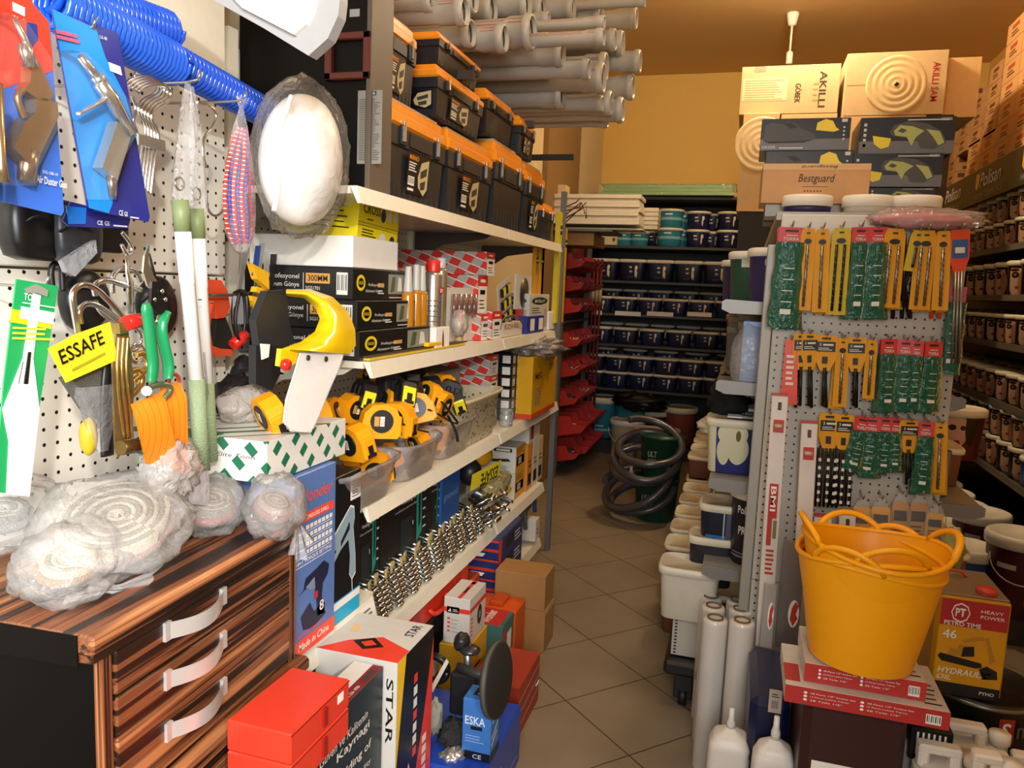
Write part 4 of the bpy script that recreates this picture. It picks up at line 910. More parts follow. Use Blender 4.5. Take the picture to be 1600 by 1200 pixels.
y5, y6 = slot(808, 838, X0); toolbox('tall tool box second from the far shelf end', X0, y4 + .02, y6, 1.802, 2.15)
toolbox('smallest tool box standing at the far shelf end', X0, 3.84, 4.15, 1.802, 2.0, near=True, plate=False)
toolbox('upper tool box leaning towards the tall black cabinet edge', X0 - .04, 2.12, 2.38, 2.104, 2.36)
toolbox('upper tool box whose near end shows the orange lettering', X0, 2.46, 2.93, 2.11, 2.285, D=.26, plate=True, near=True)
toolbox('tool box on top of the stack, behind the lettered one', X0 - .015, 2.50, 2.92, 2.29, 2.40, D=.24, plate=False)
toolbox('upper tool box in the middle stack, below the grey pipes', X0 - .02, 3.03, 3.40, 2.17, 2.35, plate=False)
toolbox('upper tool box with white sticker near the far end', X0 + .0, 3.44, 3.70, 2.155, 2.33)
# ---------- PVC pipes stacked over the shelf ----------
pv = M('bdb8ad', .35, bump=.02); pvd = M('a9a498', .4); pvr = M('b5452e', .5); pvb = M('3c4f96', .5)
random.seed(5)
pipes = []
def pipe(Y, Z, xe, r, k, label, stripe=None):
    x0 = XL + .015
    t = thing('drain_pipe', label, 'pipe', (x0, Y, Z), 'grey drain pipes stacked above the tool boxes')
    L_ = xe - x0; sl = .095 if r > .03 else .07
    prof = [(r, 0), (r, L_ - sl - .02), (r * 1.13, L_ - sl), (r * 1.13, L_ - .035), (r * 1.28, L_ - .03), (r * 1.28, L_ - .012), (r * 1.16, L_), (r * 1.03, L_), (r * 1.0, L_ - sl), (r * .9, L_ - sl - .02), (r * .9, L_ - .5)]
    part('pipe_body', MB().lathe(prof, 24).xf(Matrix.Rotation(R(90), 4, 'Y')), pv, t)
    part('rubber_ring', MB().tube([(L_ - .02, r * 1.03 * math.cos(a), r * 1.03 * math.sin(a)) for a in [k_ * .3927 for k_ in range(16)]], .004, 5, closed=True), M('4c4842', .6), t, label='dark sealing ring')
    if stripe:
        b = MB()
        for an in ((-1.2, -.9, 2.2) if stripe is pvr else (-1.25, -1.1, 2.1)):
            for rr, a0, a1 in ((r * 1.003, .02, L_ - sl - .02), (r * 1.133, L_ - sl, L_ - .036)):
                b.add([(a0, rr * math.sin(an - .03), rr * math.cos(an - .03)), (a1, rr * math.sin(an - .03), rr * math.cos(an - .03)), (a1, rr * math.sin(an + .03), rr * math.cos(an + .03)), (a0, rr * math.sin(an + .03), rr * math.cos(an + .03))], [(0, 1, 2, 3)])
        part('print_stripe', b, stripe, t)
    return t
# (px of the open end, py of its centre, py radius, Y of the pipe)
ends = [(728, 18, 22, 2.75, pvr), (700, 2, 16, 2.9, None), (676, 4, 14, 2.7, pvb), (738, 52, 22, 2.95, pvr), (742, 0, 20, 3.1, None), (790, 60, 22, 3.05, pvr), (778, 48, 16, 3.3, pvb), (772, 14, 22, 3.4, None), (826, 8, 20, 3.5, None), (833, 50, 28, 3.25, pvr), (858, 30, 12, 3.6, None), (850, 14, 20, 3.8, None),
        (897, 12, 18, 3.9, None), (945, 34, 10, 3.35, pvr), (944, 58, 14, 3.3, pvr), (880, 84, 20, 3.45, pvb), (860, 96, 24, 3.6, None), (921, 108, 16, 3.5, None), (944, 122, 24, 3.75, pvb), (948, 104, 22, 3.95, pvb), (962, 62, 17, 4.0, pvr), (974, 68, 20, 4.15, None), (995, 28, 17, 4.35, None), (940, 22, 20, 4.2, None), (1001, 96, 18, 4.2, None), (990, 136, 20, 4.25, None), (942, 162, 13, 3.9, None), (956, 162, 20, 4.0, None), (974, 172, 20, 4.1, None), (880, 150, 20, 3.8, None), (950, 190, 10, 4.25, None), (1008, 2, 9, 4.1, None), (926, 14, 18, 4.5, None), (915, 80, 22, 4.3, pvb), (905, 130, 20, 4.3, None)]
ends.sort(key=lambda e: (round(e[1] / 40), e[0]))
for i, (px, py, rp, Y, st) in enumerate(ends):
    p = at(px, py, y=Y); dpt = (p - EYE).dot(cf); r = rp * dpt / F / 1.28
    row = ['top', 'upper', 'middle', 'lower', 'bottom', 'bottom'][min(5, max(0, round(py / 40)))]
    n_ = sum(1 for e in ends[:i] if round(e[1] / 40) == round(py / 40))
    ex = {id(pvr): 'red-striped', id(pvb): 'blue-lined'}.get(id(st), 'plain grey')
    pipe(Y, p.z, p.x, r, i, f'{ex} drain pipe end, {ORD[n_]} from left in {row} layer of pipes', st)
# pipe cradle that carries the pipes
t = thing('pipe_rack', 'dark steel rack that carries the grey drain pipes', 'rack', (XL, 3.5, 2.2))
for yy in (2.72, 3.55, 4.42):
    part('arm', MB().box((XL + .002, yy - .015, 2.29), (XL + .5, yy + .015, 2.32)), M('3a352f', .5), t, True); part('post', MB().box((XL + .002, yy - .02, 2.29), (XL + .03, yy + .02, 3.5)), M('3a352f', .5), t, True)
# ---------- second shelf (z 1.325) ----------
Z2 = 1.327
bk = M('151413', .38); gold_p = M('c9964a', .4); ph = M('8b8a7a', .5)
def fside(mm=True):
    def f(q):
        q.ell(.14, .55, .075, .26, 5); q.ell(.14, .55, .05, .16, 0, .0008); q.text('SGS', .1, .5, .1, 5, w=.08, bold=True, l=.001)
        q.text('Profesyonel', .27, .42, .13, 1, w=.2); q.text('Alüminyum Gönye', .22, .22, .13, 1, w=.27); q.rect(.44, .42, .56, .56, 2); q.lines(.44, .2, .56, .36, 2, 1, .5)
        q.rect(.64, .2, .98, .88, 3); q.poly([(.68, .25), (.72, .8), (.78, .8), (.76, .3)], 4, .0006); q.poly([(.82, .3), (.84, .8), (.9, .75), (.92, .3)], 1, .0006); q.lines(.66, .06, .96, .14, 1, 1)
    return f
def fnear(q):
    q.text('Profesyonel', .24, .56, .2, 1, w=.28); q.text('Alüminyum Gönye', .12, .3, .2, 1, w=.4); q.rect(.555, .22, .56, .8, 1); q.rect(.58, .48, .8, .8, 2); q.text('300MM', .6, .54, .2, 0, w=.18, bold=True, l=.001); q.text('SGS1701', .58, .26, .12, 1, w=.13)
    q.barcode(.86, .15, .96, .85, 1, 0, 5)
yb0 = Yat(548, -1.09)
for i, (X, pa, pb, z0, z1) in enumerate(((-1.03, 560, 669, Z2, Z2 + .083), (-1.05, 556, 646, Z2 + .084, Z2 + .168), (-1.08, 548, 630, Z2 + .169, Z2 + .26))):
    bx('try_square_box', 'black 300MM try-square box, ' + ('bottom of the three', 'middle of the three', 'top of the three with gold figure panel')[i], 'box', X - .36, X, Yat(pa, X), Yat(pb, X), z0, z1, [bk, M('d9d6cf', .5), gold_p, ph, M('4a5a3a', .5), M('e0c428', .4)], {'+x': fside(), '-y': fnear}, 'black boxes of squares on the second shelf')
bx('white_open_box', 'plain white open box on top of the black boxes', 'box', -1.43, -1.085, Yat(548, -1.085) + .0, Yat(617, -1.085), Z2 + .262, Z2 + .352, [M('efebe2', .6)])
def fc_(q):
    q.rect(0, .86, 1, .88, 1); q.rect(0, .9, 1, .915, 1); q.text('CROSS', .1, .56, .2, 1, w=.4, bold=True); q.rect(0, .30, 1, .31, 1); q.rect(0, .36, 1, .37, 1); q.lines(.1, .1, .45, .28, 3, 1, .4)
    q.ell(.58, .6, .06, .14, 2); q.ell(.74, .62, .05, .12, 3); q.ell(.9, .64, .05, .12, 3); q.ell(.6, .14, .08, .1, 3); q.ell(.85, .14, .06, .08, 2); q.lines(.2, .44, .35, .5, 1, 1)
def fd_(q):
    q.rect(0, .86, 1, .87, 1); q.text('UYGULAMA', .5, .78, .05, 1, w=.3); q.lines(.25, .2, .95, .74, 5, 1, .25, 3); q.rect(.12, .54, .2, .6, 2); q.rect(.12, .42, .2, .5, 4); q.rect(.12, .3, .2, .37, 2); q.rect(.8, .66, .9, .73, 3)
o = bx('yellow_glove_box', 'tilted yellow CROSS box with safety drawings, film on top', 'box', -1.40, -1.12, Yat(553, -1.12), Yat(615, -1.12), Z2 + .352, Z2 + .50, [M('e8d41a', .4), M('1c1a10', .5), M('27336e', .4), M('dcdcd8', .4), M('c43a22', .4)], {'+x': fc_, '-y': fd_})
o.rotation_euler = (R(-2), R(4), 0)
part('film_lining', MB().blob((.05, .04, .15), (.06, .07, .03), .4, 4, 5, crumple=.5, nu=24, nv=14), film('e8e070', .3, .4, .15, .5), o)
# bottles and spray cans
def bottle(label, px, X, pyb, pyt, mcol, mcap, r=.024, name='bottle', cat='bottle', cap_h=.3, taper=.5):
    y = Yat(px, X); H = at(px, pyt, x=X).z - Z2
    t = thing(name, label, cat, (X, y, Z2))
    part('body', MB().lathe([(r * .96, 0), (r, .004), (r, H * (1 - cap_h) - .012), (r * .9, H * (1 - cap_h) - .004), (r * .7, H * (1 - cap_h))], 24), mcol, t)
    part('cap', MB().lathe([(r * .72, H * (1 - cap_h)), (r * .72, H * (1 - cap_h) + .004), (r * taper, H - .003), (r * taper * .9, H)], 20), mcap, t)
    return t, H
am = M('d18a1c', .2, trans=.35)
for i, (px, pt) in enumerate(((634, 416), (646, 413), (655, 415))): bottle('amber bottle with tall grey cap, ' + ('leftmost of three', 'middle of three', 'rightmost of three')[i], px, -1.06, 0, pt, am, M('b5b2ab', .4), .021)
t, H = bottle('silver spray can with red cap and thin red band', 672, -1.055, 0, 405, M('c9c6bf', .25, .85), M('c9261c', .4), .032, 'spray_can', 'spray can', .14, .75)
b = MB()
for k in range(5): b.lathe([(.0325, H * .3 + k * .018), (.0325, H * .3 + k * .018 + .004)], 24)
part('print_lines', b, M('5a5852', .5), t)
p = MB(); q = Face(p, (.034, -.018, H * .62), (0, 1, 0), (0, 0, 1), .036, .022, 0); q.rect(0, 0, 1, 1, 0); q.text('BER', .08, .2, .6, 1, w=.7, bold=True); part('red_label', p, [red, paper], t)
bottle('slim second aerosol with clear cap behind the silver spray can', 684, -1.1, 0, 402, M('b4ab8f', .3, .7), film('ffffff', .4, .3), .024, 'spray_can', 'spray can', .12, .8)
bottle('gold aerosol can left of the silver spray can', 661, -1.1, 0, 440, M('c89b4a', .3, .8), M('c89b4a', .3, .7), .026, 'spray_can', 'spray can', .1, .8)
# screwdriver-bit card, bag and small white box
y0, y1 = slot(694, 738, -1.08)
t = thing('screwdriver_set_card', 'white card of clear-handled screwdrivers on second shelf', 'screwdriver set', (-1.08, (y0 + y1) / 2, Z2))
part('card', MB().box((-1.085, y0, Z2), (-1.08, y1, Z2 + .215)), M('dcd6cd', .5), t, True)
b = MB()
for k in range(5): yy = y0 + (y1 - y0) * (.14 + .18 * k); part('screwdriver', MB().tube([(-1.068, yy, Z2 + .1), (-1.068, yy, Z2 + .13), (-1.068, yy, Z2 + .19)], [.010, .013, .010], 10), M('7c5a50', .2, trans=.3), t, True)
single('clear_bag_red_cap_bottle', MB().blob(at(718, 505, x=-1.04) , (.03, .05, .05), .2, 3, 3, crumple=.2), film('f2eee8', .3, .35, .15, .4), 'clear bag holding a small bottle in front of the screwdrivers', 'bag', (-1.04, at(718, 505, x=-1.04).y, Z2))
tt, _ = bottle('small wooden-coloured bottle with red cap inside the bag', 715, -1.045, 0, 486, M('b89a6a', .5), red, .016)
bx('small_white_box', 'small white box with wine-bottle picture before the can', 'box', -1.04, -1.015, *slot(679, 700, -1.015), Z2, Z2 + .075, [paper, M('6a2a20', .5)], {'+x': lambda q: q.poly([(.45, .1), (.45, .6), (.5, .9), (.55, .6), (.58, .1)], 1)})
single('yellow_ruler_bundle', MB().box((-1.06, 1.97, Z2), (-1.01, 2.75, Z2 + .006), 0).box((-1.055, 1.97, Z2 + .007), (-1.02, 2.8, Z2 + .012), 1), [M('d9b83a', .4), M('4d4636', .4)], 'long flat yellow and black rulers lying along the shelf lip', 'ruler', (-1.03, 2.4, Z2))
bx('yellow_small_box', 'tiny yellow box on the shelf in front of the spray can', 'box', -1.03, -1.012, *slot(668, 688, -1.012), Z2 + .013, Z2 + .026, [yellow])
# red/grey diamond cartons
m, g = newmat('diamond_print', .45); o = g.xyz()
u_ = g.math('ADD', o[0], o[1]); a1 = g.math('MODULO', g.math('ADD', g.math('DIVIDE', g.math('ADD', u_, g.math('MULTIPLY', o[2], 1.3)), .062), 100), 1.); a2 = g.math('MODULO', g.math('ADD', g.math('DIVIDE', g.math('SUBTRACT', u_, g.math('MULTIPLY', o[2], .25)), .062), 100), 2.)
b1 = g.math('MODULO', g.math('ADD', g.math('DIVIDE', g.math('ADD', o[2], g.math('MULTIPLY', u_, .35)), .036), 100), 2.)
chk = g.math('LESS_THAN', g.math('MODULO', g.math('ADD', g.math('FLOOR', g.math('ADD', g.math('DIVIDE', g.math('SUBTRACT', u_, g.math('MULTIPLY', o[2], .6)), .05), 100)), g.math('FLOOR', b1)), 2.), .5)
edge = g.math('LESS_THAN', g.math('MODULO', b1, 1.), .1)
g.col(g.mix(edge, g.mix(chk, lin('a8a29a'), lin('cf3328')), lin('e8e2da'))); dia = m
def fend(q): q.rect(.05, .0, .95, .72, 1); q.rect(0, .72, 1, 1, 2); q.rect(.25, .82, .75, .9, 1, .0006); q.rect(.25, .5, .75, .62, 3, .0006); q.lines(.2, .12, .8, .42, 3, 3, .3)
def dbox(px0, px1, py0, py1, L_, label, X, zb=None, face_y=None, H=None):
    y0, y1 = slot(px0, px1, X); zt = at(px0, py0, x=X).z; z0 = zb if zb is not None else at(px0, py1, x=X).z
    return bx('diamond_print_carton', label, 'carton', X - L_, X, y0, y1, z0, zt if H is None else z0 + H, [dia, paper, M('d93a2b', .4), bk], {'+x': fend}, 'red and grey diamond-print cartons')
zz = Z2
dbox(765, 780, 487, 0, .12, 'small diamond carton at shelf front, below the others', -1.02, zz)
dbox(748, 762, 0, 0, .2, 'short diamond carton with end label below the long ones', -1.04, zz + .0 if False else zz, H=.11)
z_a = at(741, 420, x=-1.05).z; z_b = at(753, 391, x=-1.03).z
dbox(741, 756, 0, 0, .38, 'lower of the two long diamond cartons on the second shelf', -1.06, zz + .112, H=max(.05, z_b - .1 - zz - .112 + .0))
dbox(753, 766, 0, 0, .41, 'upper long diamond carton right under the top shelf', -1.05, z_b - .098, H=.098)
# clip card, saw blade card, white boxes, blue boxes
y0, y1 = slot(772, 802, -1.05)
t = thing('clip_card', 'leaning white card with rows of black and yellow clips', 'clip card', (-1.05, (y0 + y1) / 2, Z2))
M2 = Matrix.Translation((-1.05, (y0 + y1) / 2, Z2)) @ Matrix.Rotation(R(16), 4, 'X')
part('card', MB().box((-.004, -.09, 0), (0, .09, .26)).xf(Matrix.Rotation(R(16), 4, 'X')), M('cfc9be', .5), t)
for r_ in range(4):
    for c_ in range(2):
        b = MB().box((0, -.06 + .07 * c_, .02 + .06 * r_), (.014, -.005 + .07 * c_, .06 + .06 * r_), 0, .004).box((.014, -.045 + .07 * c_, .024 + .06 * r_), (.017, -.02 + .07 * c_, .056 + .06 * r_), 1)
        part('clip', b.xf(Matrix.Rotation(R(16), 4, 'X')), [bk, M('e6d028', .4)], t)
y0, y1 = slot(800, 824, -1.07)
t = thing('saw_blade_card', 'white and red card holding a round saw blade', 'saw blade', (-1.07, (y0 + y1) / 2, Z2 + .12))
part('card', MB().box((-1.08, y0, Z2), (-1.07, y1, Z2 + .29)).box((-1.0795, y0, Z2), (-1.069, y1, Z2 + .12), 1), [M('d9d2c8', .5), M('b9291f', .4)], t, True)
part('blade', MB().lathe([(.0, 0), (.075, 0), (.075, .002), (0, .002)], 32).xf(Matrix.Translation((-1.068, (y0 + y1) / 2, Z2 + .2)) @ Matrix.Rotation(R(90), 4, 'Y')), M('6d6a66', .3, .8), t, True)
bx('white_ezval_box', 'low white box lettered in red under the clip card', 'box', -1.2, -1.03, *slot(782, 812, -1.03), Z2, Z2 + .065, [M('dcd6ca', .5), M('b02a20', .5)], {'+x': lambda q: q.text('EZVAL', .1, .55, .3, 1, w=.7)})
def fb(q): q.ell(.5, .82, .4, .1, 1); q.text('BOLLY', .25, .78, .08, 2, w=.5, bold=True, l=.001); q.lines(.1, .5, .6, .68, 3, 1, .3); q.rect(.72, .1, .9, .6, 3)
bx('bolly_box', 'white box with green oval BOLLY lettering at shelf end', 'box', -1.2, -1.04, *slot(822, 852, -1.04), Z2, Z2 + .195, [M('cfcdc2', .5), M('1f3a30', .4), paper, M('aaa79c', .5)], {'+x': fb, '-y': fb})
for i, (a, c_) in enumerate(((820, 832), (833, 845))): bx('blue_small_carton', 'small dark blue carton with white label, ' + ('left', 'right') [i] + ' of a pair', 'carton', -1.12, -1.02, *slot(a, c_, -1.02), Z2, Z2 + .085, [M('26348e', .4), paper], {'+x': lambda q: q.rect(.35, .15, .9, .85, 1)})
single('band_saw_coil', MB().tube(smoothpts([at(*p, x=-1.02) for p in [(782, 515), (784, 500), (798, 492), (812, 498), (818, 510)]]), .006, 6, flat=.3), steel, 'coiled bright steel band by the blue cartons', 'saw band', (-1.02, 3.4, Z2))
bx('white_end_box', 'narrow white upright box at the end of second shelf', 'box', -1.1, -1.03, *slot(853, 862, -1.03), Z2, Z2 + .1, [paper])
# spirit levels standing at the far end
lvm = M('dc9c1c', .35)
def level(label, x, y, z0, z1, col=lvm, w_=.022, d_=.05, rot=0):
    t = thing('spirit_level', label, 'spirit level', (x, y, z0))
    H = z1 - z0
    part('beam', MB().box((-w_ / 2, -d_ / 2, 0), (w_ / 2, d_ / 2, H), c=.003), col, t)
    part('vial_window', MB().box((-w_ / 2 - .001, -d_ / 2 * .7, H * .8), (w_ / 2 + .001, d_ / 2 * .7, H * .88)), bk, t)
    part('vial', MB().tube([(w_ / 2 + .002, -d_ * .25, H * .84), (w_ / 2 + .002, d_ * .25, H * .84)], .005, 8), M('b7d84a', .2), t)
    t.rotation_euler = (0, 0, rot); return t
for i, px in enumerate((828, 835, 843, 851)):
    level(f'orange spirit level standing behind BOLLY box, {ORD[i]} from left', -1.085, min(4.12, Yat(px, -1.085)), Z2 + .0, 1.77)
level('long yellow level leaning outside the shelf end', -1.03, 4.26, 1.36, 1.98, M('d8c32a', .4), .03, .05)
level('longest yellow level with dark slots, rightmost at shelf end', -1.022, 4.374, 1.36, 1.9, M('dca61e', .4), .025, .05)
t = single('slotted_post', MB().box((-1.04, 4.32, 0), (-1.01, 4.35, 2.1)), M('77746e', .5, .4), 'grey slotted steel post at the end of the white shelving', 'post', (-1.03, 4.33, 0))
t = thing('twig_hooks', 'small red-tipped wire hooks at the top of the grey post', 'hooks', (-1.02, 4.4, 2.0))
for k in range(5): part('wire', MB().tube([(-1.02, 4.36 + .01 * k, 2.02 - .02 * k), (-.97 + .015 * k, 4.4, 2.05 - .03 * (k % 2)), (-.95 + .01 * k, 4.42, 2.08 - .03 * k)], .004, 5), M('5a2a20', .5), t, True)
# ---------- third shelf: bins with tape measures ----------
Z3 = .907
tm_y = M('f2a010', .48, spec=.3); tm_y2 = M('eddb2c', .3); tm_k = M('17171a', .45)
def tape_proto(kind):
    t = thing('tape_measure', 'x', 'tape measure', (0, 0, 0), 'tape measures heaped in the clear bins')
    o_ = [(-.035, 0), (.035, 0), (.04, .01), (.04, .04), (.03, .062), (.008, .072), (-.02, .068), (-.036, .052), (-.04, .03)]
    part('case', MB().prism([(a, -.018, b_) for a, b_ in o_], (0, .036, 0)), tm_y if kind == 0 else tm_k, t)
    if kind == 0:
        part('label_disc', MB().tube([(0, -.0205, .036), (0, -.018, .036)], .024, 20).tube([(0, .018, .036), (0, .0205, .036)], .024, 20), [tm_k], t)
        b = MB(); q = Face(b, (-.016, -.0206, .026), (1, 0, 0), (0, 0, 1), .034, .02, .0004); q.rect(0, 0, .3, 1, 1); q.rect(.35, 0, .62, 1, 0); q.text('25', .36, .2, .6, 1, w=.24, bold=True, l=.001); part('disc_print', b, [paper, gold_p], t)
    else:
        part('grip_ridges', MB().box((-.03, -.021, .02), (-.01, .021, .056), 0, .003).box((.0, -.021, .02), (.015, .021, .056), 0, .003), M('0c0c0e', .5), t)
    part('front_face', MB().box((.036, -.015, .004), (.0435, .015, .046), c=.004), tm_y2 if kind else tm_y, t)
    part('slot', MB().box((.0432, -.006, .008), (.0455, .006, .03), 0).box((.0432, -.011, .006), (.0457, .011, .013), 0), tm_k, t)
    return t
tp = [tape_proto(0), tape_proto(1)]; used = [False, False]
random.seed(11)
TP = [(592, 668, 0, -1.0, 100), (600, 636, 0, -1.09, 200), (618, 664, 0, -1.0, 60), (562, 622, 1, -1.1, 20), (545, 645, 0, -1.12, 130), (528, 652, 0, -1.14, 160), (575, 590, 0, -1.2, 20), (597, 585, 1, -1.18, 300), (620, 580, 1, -1.2, 40), (610, 612, 1, -1.08, 240), (626, 628, 1, -1.02, 20), (645, 622, 1, -1.05, 340), (655, 648, 0, -1.0, 90), (664, 622, 0, -1.05, 30), (676, 612, 1, -1.06, 200), (690, 608, 0, -1.1, 120), (640, 600, 1, -1.12, 10), (700, 618, 1, -1.06, 260), (716, 622, 1, -1.04, 10), (680, 640, 0, -1.02, 150), (585, 560, 1, -1.26, 0), (608, 566, 0, -1.3, 0), (560, 700, 0, -1.03, 40), (590, 735, 0, -1.05, 80), (560, 735, 0, -1.12, 10), (612, 720, 0, -1.08, 130), (660, 695, 0, -1.06, 30), (655, 720, 0, -1.1, 210), (678, 690, 0, -1.1, 60), (706, 668, 0, -1.06, 300), (715, 660, 0, -1.1, 20), (430, 650, 0, -1.06, 30), (505, 650, 0, -1.08, 200), (638, 588, 0, -1.22, 120), (655, 598, 1, -1.2, 60)]
for i, (px, py, k, X, rz) in enumerate(TP):
    p = at(px, py, x=X); p.z = max(p.z - .03, Z3 + .012)
    col_ = 'yellow' if k == 0 else 'black rubber-cased'
    where = ('deep in the clear bin' if py > 685 else 'on top of the heap' if py < 630 else 'at the rim of the clear bin')
    nm = sum(1 for q in TP[:i] if q[2] == k and (('d' if q[1] > 685 else 't' if q[1] < 630 else 'r') == ('d' if py > 685 else 't' if py < 630 else 'r')))
    lab = f'{col_} tape measure {where}, {ORD[nm]} one counted there'
    rot = (R(random.uniform(-25, 25)), R(random.uniform(-25, 25)), R(rz - 60)); s_ = 1.42 if X > -1.05 else 1.25
    if not used[k]: o = tp[k]; o.location = p; o.rotation_euler = rot; o.scale = (s_,) * 3; o['label'] = lab; used[k] = True
    else: dup(tp[k], p, lab, rot, s_)
def clear_bin(label, y0, y1, x0, x1, z0, H, m):
    t = thing('clear_plastic_bin', label, 'storage bin', ((x0 + x1) / 2, (y0 + y1) / 2, z0)); a = (x1 - x0) / 2; b_ = (y1 - y0) / 2
    b = MB().lathe([(.82, 0), (.86, .004), (.97, H - .02), (1.03, H - .012), (1.04, H), (1.0, H), (.95, H - .02), (.84, .006), (.0, .006)], 36, sx=a, sy=b_, sq=5)
    part('bin_shell', b, m, t); return t
cm = film('fffaf8', .16, .14, .1)
y0, y1 = slot(532, 641, -.97); clear_bin('largest clear bin of yellow tape measures, nearest the drill boxes', y0, y1, -1.33, -.97, Z3, .125, cm)
y2, y3 = slot(643, 702, -.98); clear_bin('middle clear bin of tape measures', y2, y3, -1.33, -.98, Z3, .125, cm)
y4, y5 = slot(703, 752, -.99); clear_bin('far clear bin of tape measures beside the beige basket', y4, y5, -1.33, -.99, Z3, .135, cm)
for i, pts in enumerate((((628, 662), (640, 668), (655, 672), (668, 675)), ((670, 640), (690, 650), (705, 660), (714, 662)), ((700, 650), (708, 665), (714, 680), (715, 690)), ((690, 628), (700, 640), (709, 652), (715, 660)))):
    single('wrist_strap', MB().tube(smoothpts([at(a, b_, x=-.96) for a, b_ in pts]), .006, 6, flat=.5), tm_k, 'black wrist strap hanging over the bins, ' + ORD[i] + ' from left', 'strap', at(*pts[0], x=-.96))
# beige perforated basket
y0, y1 = slot(722, 792, -1.0)
m, g = newmat('basket_plastic', .5); o = g.xyz(); vo = g.nt.nodes.new('ShaderNodeTexVoronoi'); vo.inputs['Scale'].default_value = 55; g.nt.links.new(g.tc.outputs['Object'], vo.inputs['Vector'])
msk = g.math('MULTIPLY', g.math('LESS_THAN', vo.outputs[0], .3), g.math('LESS_THAN', o[2], .17)); g.col(g.mix(msk, lin('cdbf9f'), lin('3d3222')))
t = thing('beige_basket', 'beige perforated plastic basket on third shelf', 'basket', (-1.2, (y0 + y1) / 2, Z3))
part('basket_shell', MB().lathe([(.86, 0), (.88, .004), (.97, .18), (1.03, .185), (1.04, .2), (.99, .2), (.95, .185), (.84, .01), (0, .01)], 40, sx=.2, sy=(y1 - y0) / 2, sq=6), m, t)
part('handle_slot', MB().box((.196, -.03, .14), (.203, .03, .165), c=.004), M('6a5a3a', .6), t)
zc = at(740, 590, x=-1.2).z
for i, (h0, h1) in enumerate(((0, .095), (.097, .19), (.192, .285))): bx('diamond_print_carton', 'long diamond carton behind basket, ' + ('bottom of the pile', 'middle of the pile', 'top of the pile')[i], 'carton', -1.45, -1.08, 3.28, 3.4, Z3 + .05 + h0, Z3 + .05 + h1, [dia, paper, M('d93a2b', .4), bk], {'+x': fend}, 'red and grey diamond-print cartons')
single('carton_riser', MB().box((-1.45, 3.27, Z3), (-1.08, 3.41, Z3 + .049)), M('8f8579', .6), 'grey flat carton under the diamond carton pile', 'carton', (-1.25, 3.34, Z3))
for i in range(2): bx('grey_flat_box', ('upper', 'lower')[i] + ' grey flat box with white end label behind the bins', 'box', -1.45, -1.2, 2.95, 3.22, Z3 + .22 - .062 * i, Z3 + .28 - .062 * i, [M('8b8379', .5), paper], {'-y': lambda q: (q.rect(.8, .1, .95, .8, 1), q.lines(.1, .4, .6, .6, 1, 1, .2))})
single('grey_box_support', MB().box((-1.45, 2.95, Z3), (-1.2, 3.22, Z3 + .156)), M('5c554d', .6), 'dark box under the grey flat boxes', 'box', (-1.3, 3.1, Z3))
for r_ in range(6):
    for c_ in range(2):
        yy = (3.53, 3.6)[c_]; 
        bx('screw_carton', f'small black carton with white label, {ORD[r_]} layer up, ' + ('nearer', 'farther') + ' column' if False else f'small black carton with white label, {ORD[r_]} layer up in the {("nearer", "farther")[c_]} column', 'carton', -1.15, -1.05, yy, yy + .062, Z3 + .055 * r_, Z3 + .055 * r_ + .053, [bk if r_ > 1 else M('56555a', .5), paper, M('c9822a', .5)], {'+x': lambda q: (q.rect(.2, .1, .8, .75, 1), q.rect(.3, .78, .7, .9, 2), q.lines(.3, .2, .7, .6, 3, 0, .3)), '-y': lambda q: q.rect(.5, .1, .9, .8, 1)}, 'small labelled cartons stacked on the third shelf')
single('glass_jar', MB().lathe([(.03, 0), (.032, .01), (.032, .05), (.026, .062), (.03, .064), (.03, .08), (0, .08)], 20), film('dfe6e2', .3, .5), 'small jar of shiny pieces beside the beige basket', 'jar', (-1.03, Yat(793, -1.03), Z3), world=False)
def fy(q): q.text('MEC', .1, .62, .1, 1, w=.28, bold=True, rot=0); q.rect(0, 0, 1, .08, 2); q.lines(.1, .2, .35, .5, 6, 3, .5); q.text('SY', .66, .7, .12, 1, w=.16, bold=True)
y0, y1 = slot(832, 868, -.97)
o = bx('yellow_carton', 'yellow carton with red base line, clear bags spilling on top', 'carton', -1.17, -.97, y0, y1, Z3, Z3 + .31, [M('dba50f', .4), M('3b3020', .5), M('d0431c', .4), M('8f8a80', .5)], {'+x': fy, '-y': lambda q: (q.rect(0, 0, 1, .08, 2), q.rect(-.0, .6, .04, .75, 1))})
part('clear_bags', MB().blob((.03, 0, .34), (.13, .22, .045), .5, 4, 6, crumple=.7, nu=44, nv=20), film('d9d4cc', .35, .5, .1, .7), o)
# ---------- fourth shelf ----------
Z4 = .487
def fweld(q):
    q.text('Güven ve Kalitenin', .36, .89, .028, 1, w=.34, italic=True); q.text('Kaynağı', .46, .83, .045, 1, w=.26, bold=True); q.text('Welding of', .4, .74, .045, 1, w=.33, bold=True); q.text('confidence and quality', .28, .69, .025, 1, w=.46)
    q.poly([(.74, .82), (.86, .86), (.88, .38), (.76, .3)], 2); q.poly([(.79, .75), (.84, .77), (.84, .47), (.8, .42)], 0, .0008); q.text('CE', .78, .94, .025, 1, w=.06)
    q.lines(.9, .4, .98, .85, 5, 1, .2); q.rect(.1, .02, .55, .12, 3); q.text('INVERTER', .06, .1, .05, 1, w=.4, bold=True, l=.001); q.ell(.93, .25, .02, .03, 2); q.rect(.4, .12, .66, .6, 4); q.rect(.62, .5, .68, .54, 1)
wm = [M('111214', .35), M('d6d6d2', .5), M('1a9a8c', .4), M('22332f', .4), M('1a2a2e', .4)]
yA, yB, yC, yD = Yat(568, -1.1), Yat(652, -1.1), Yat(692, -1.1), Yat(722, -1.1)
zt = .872
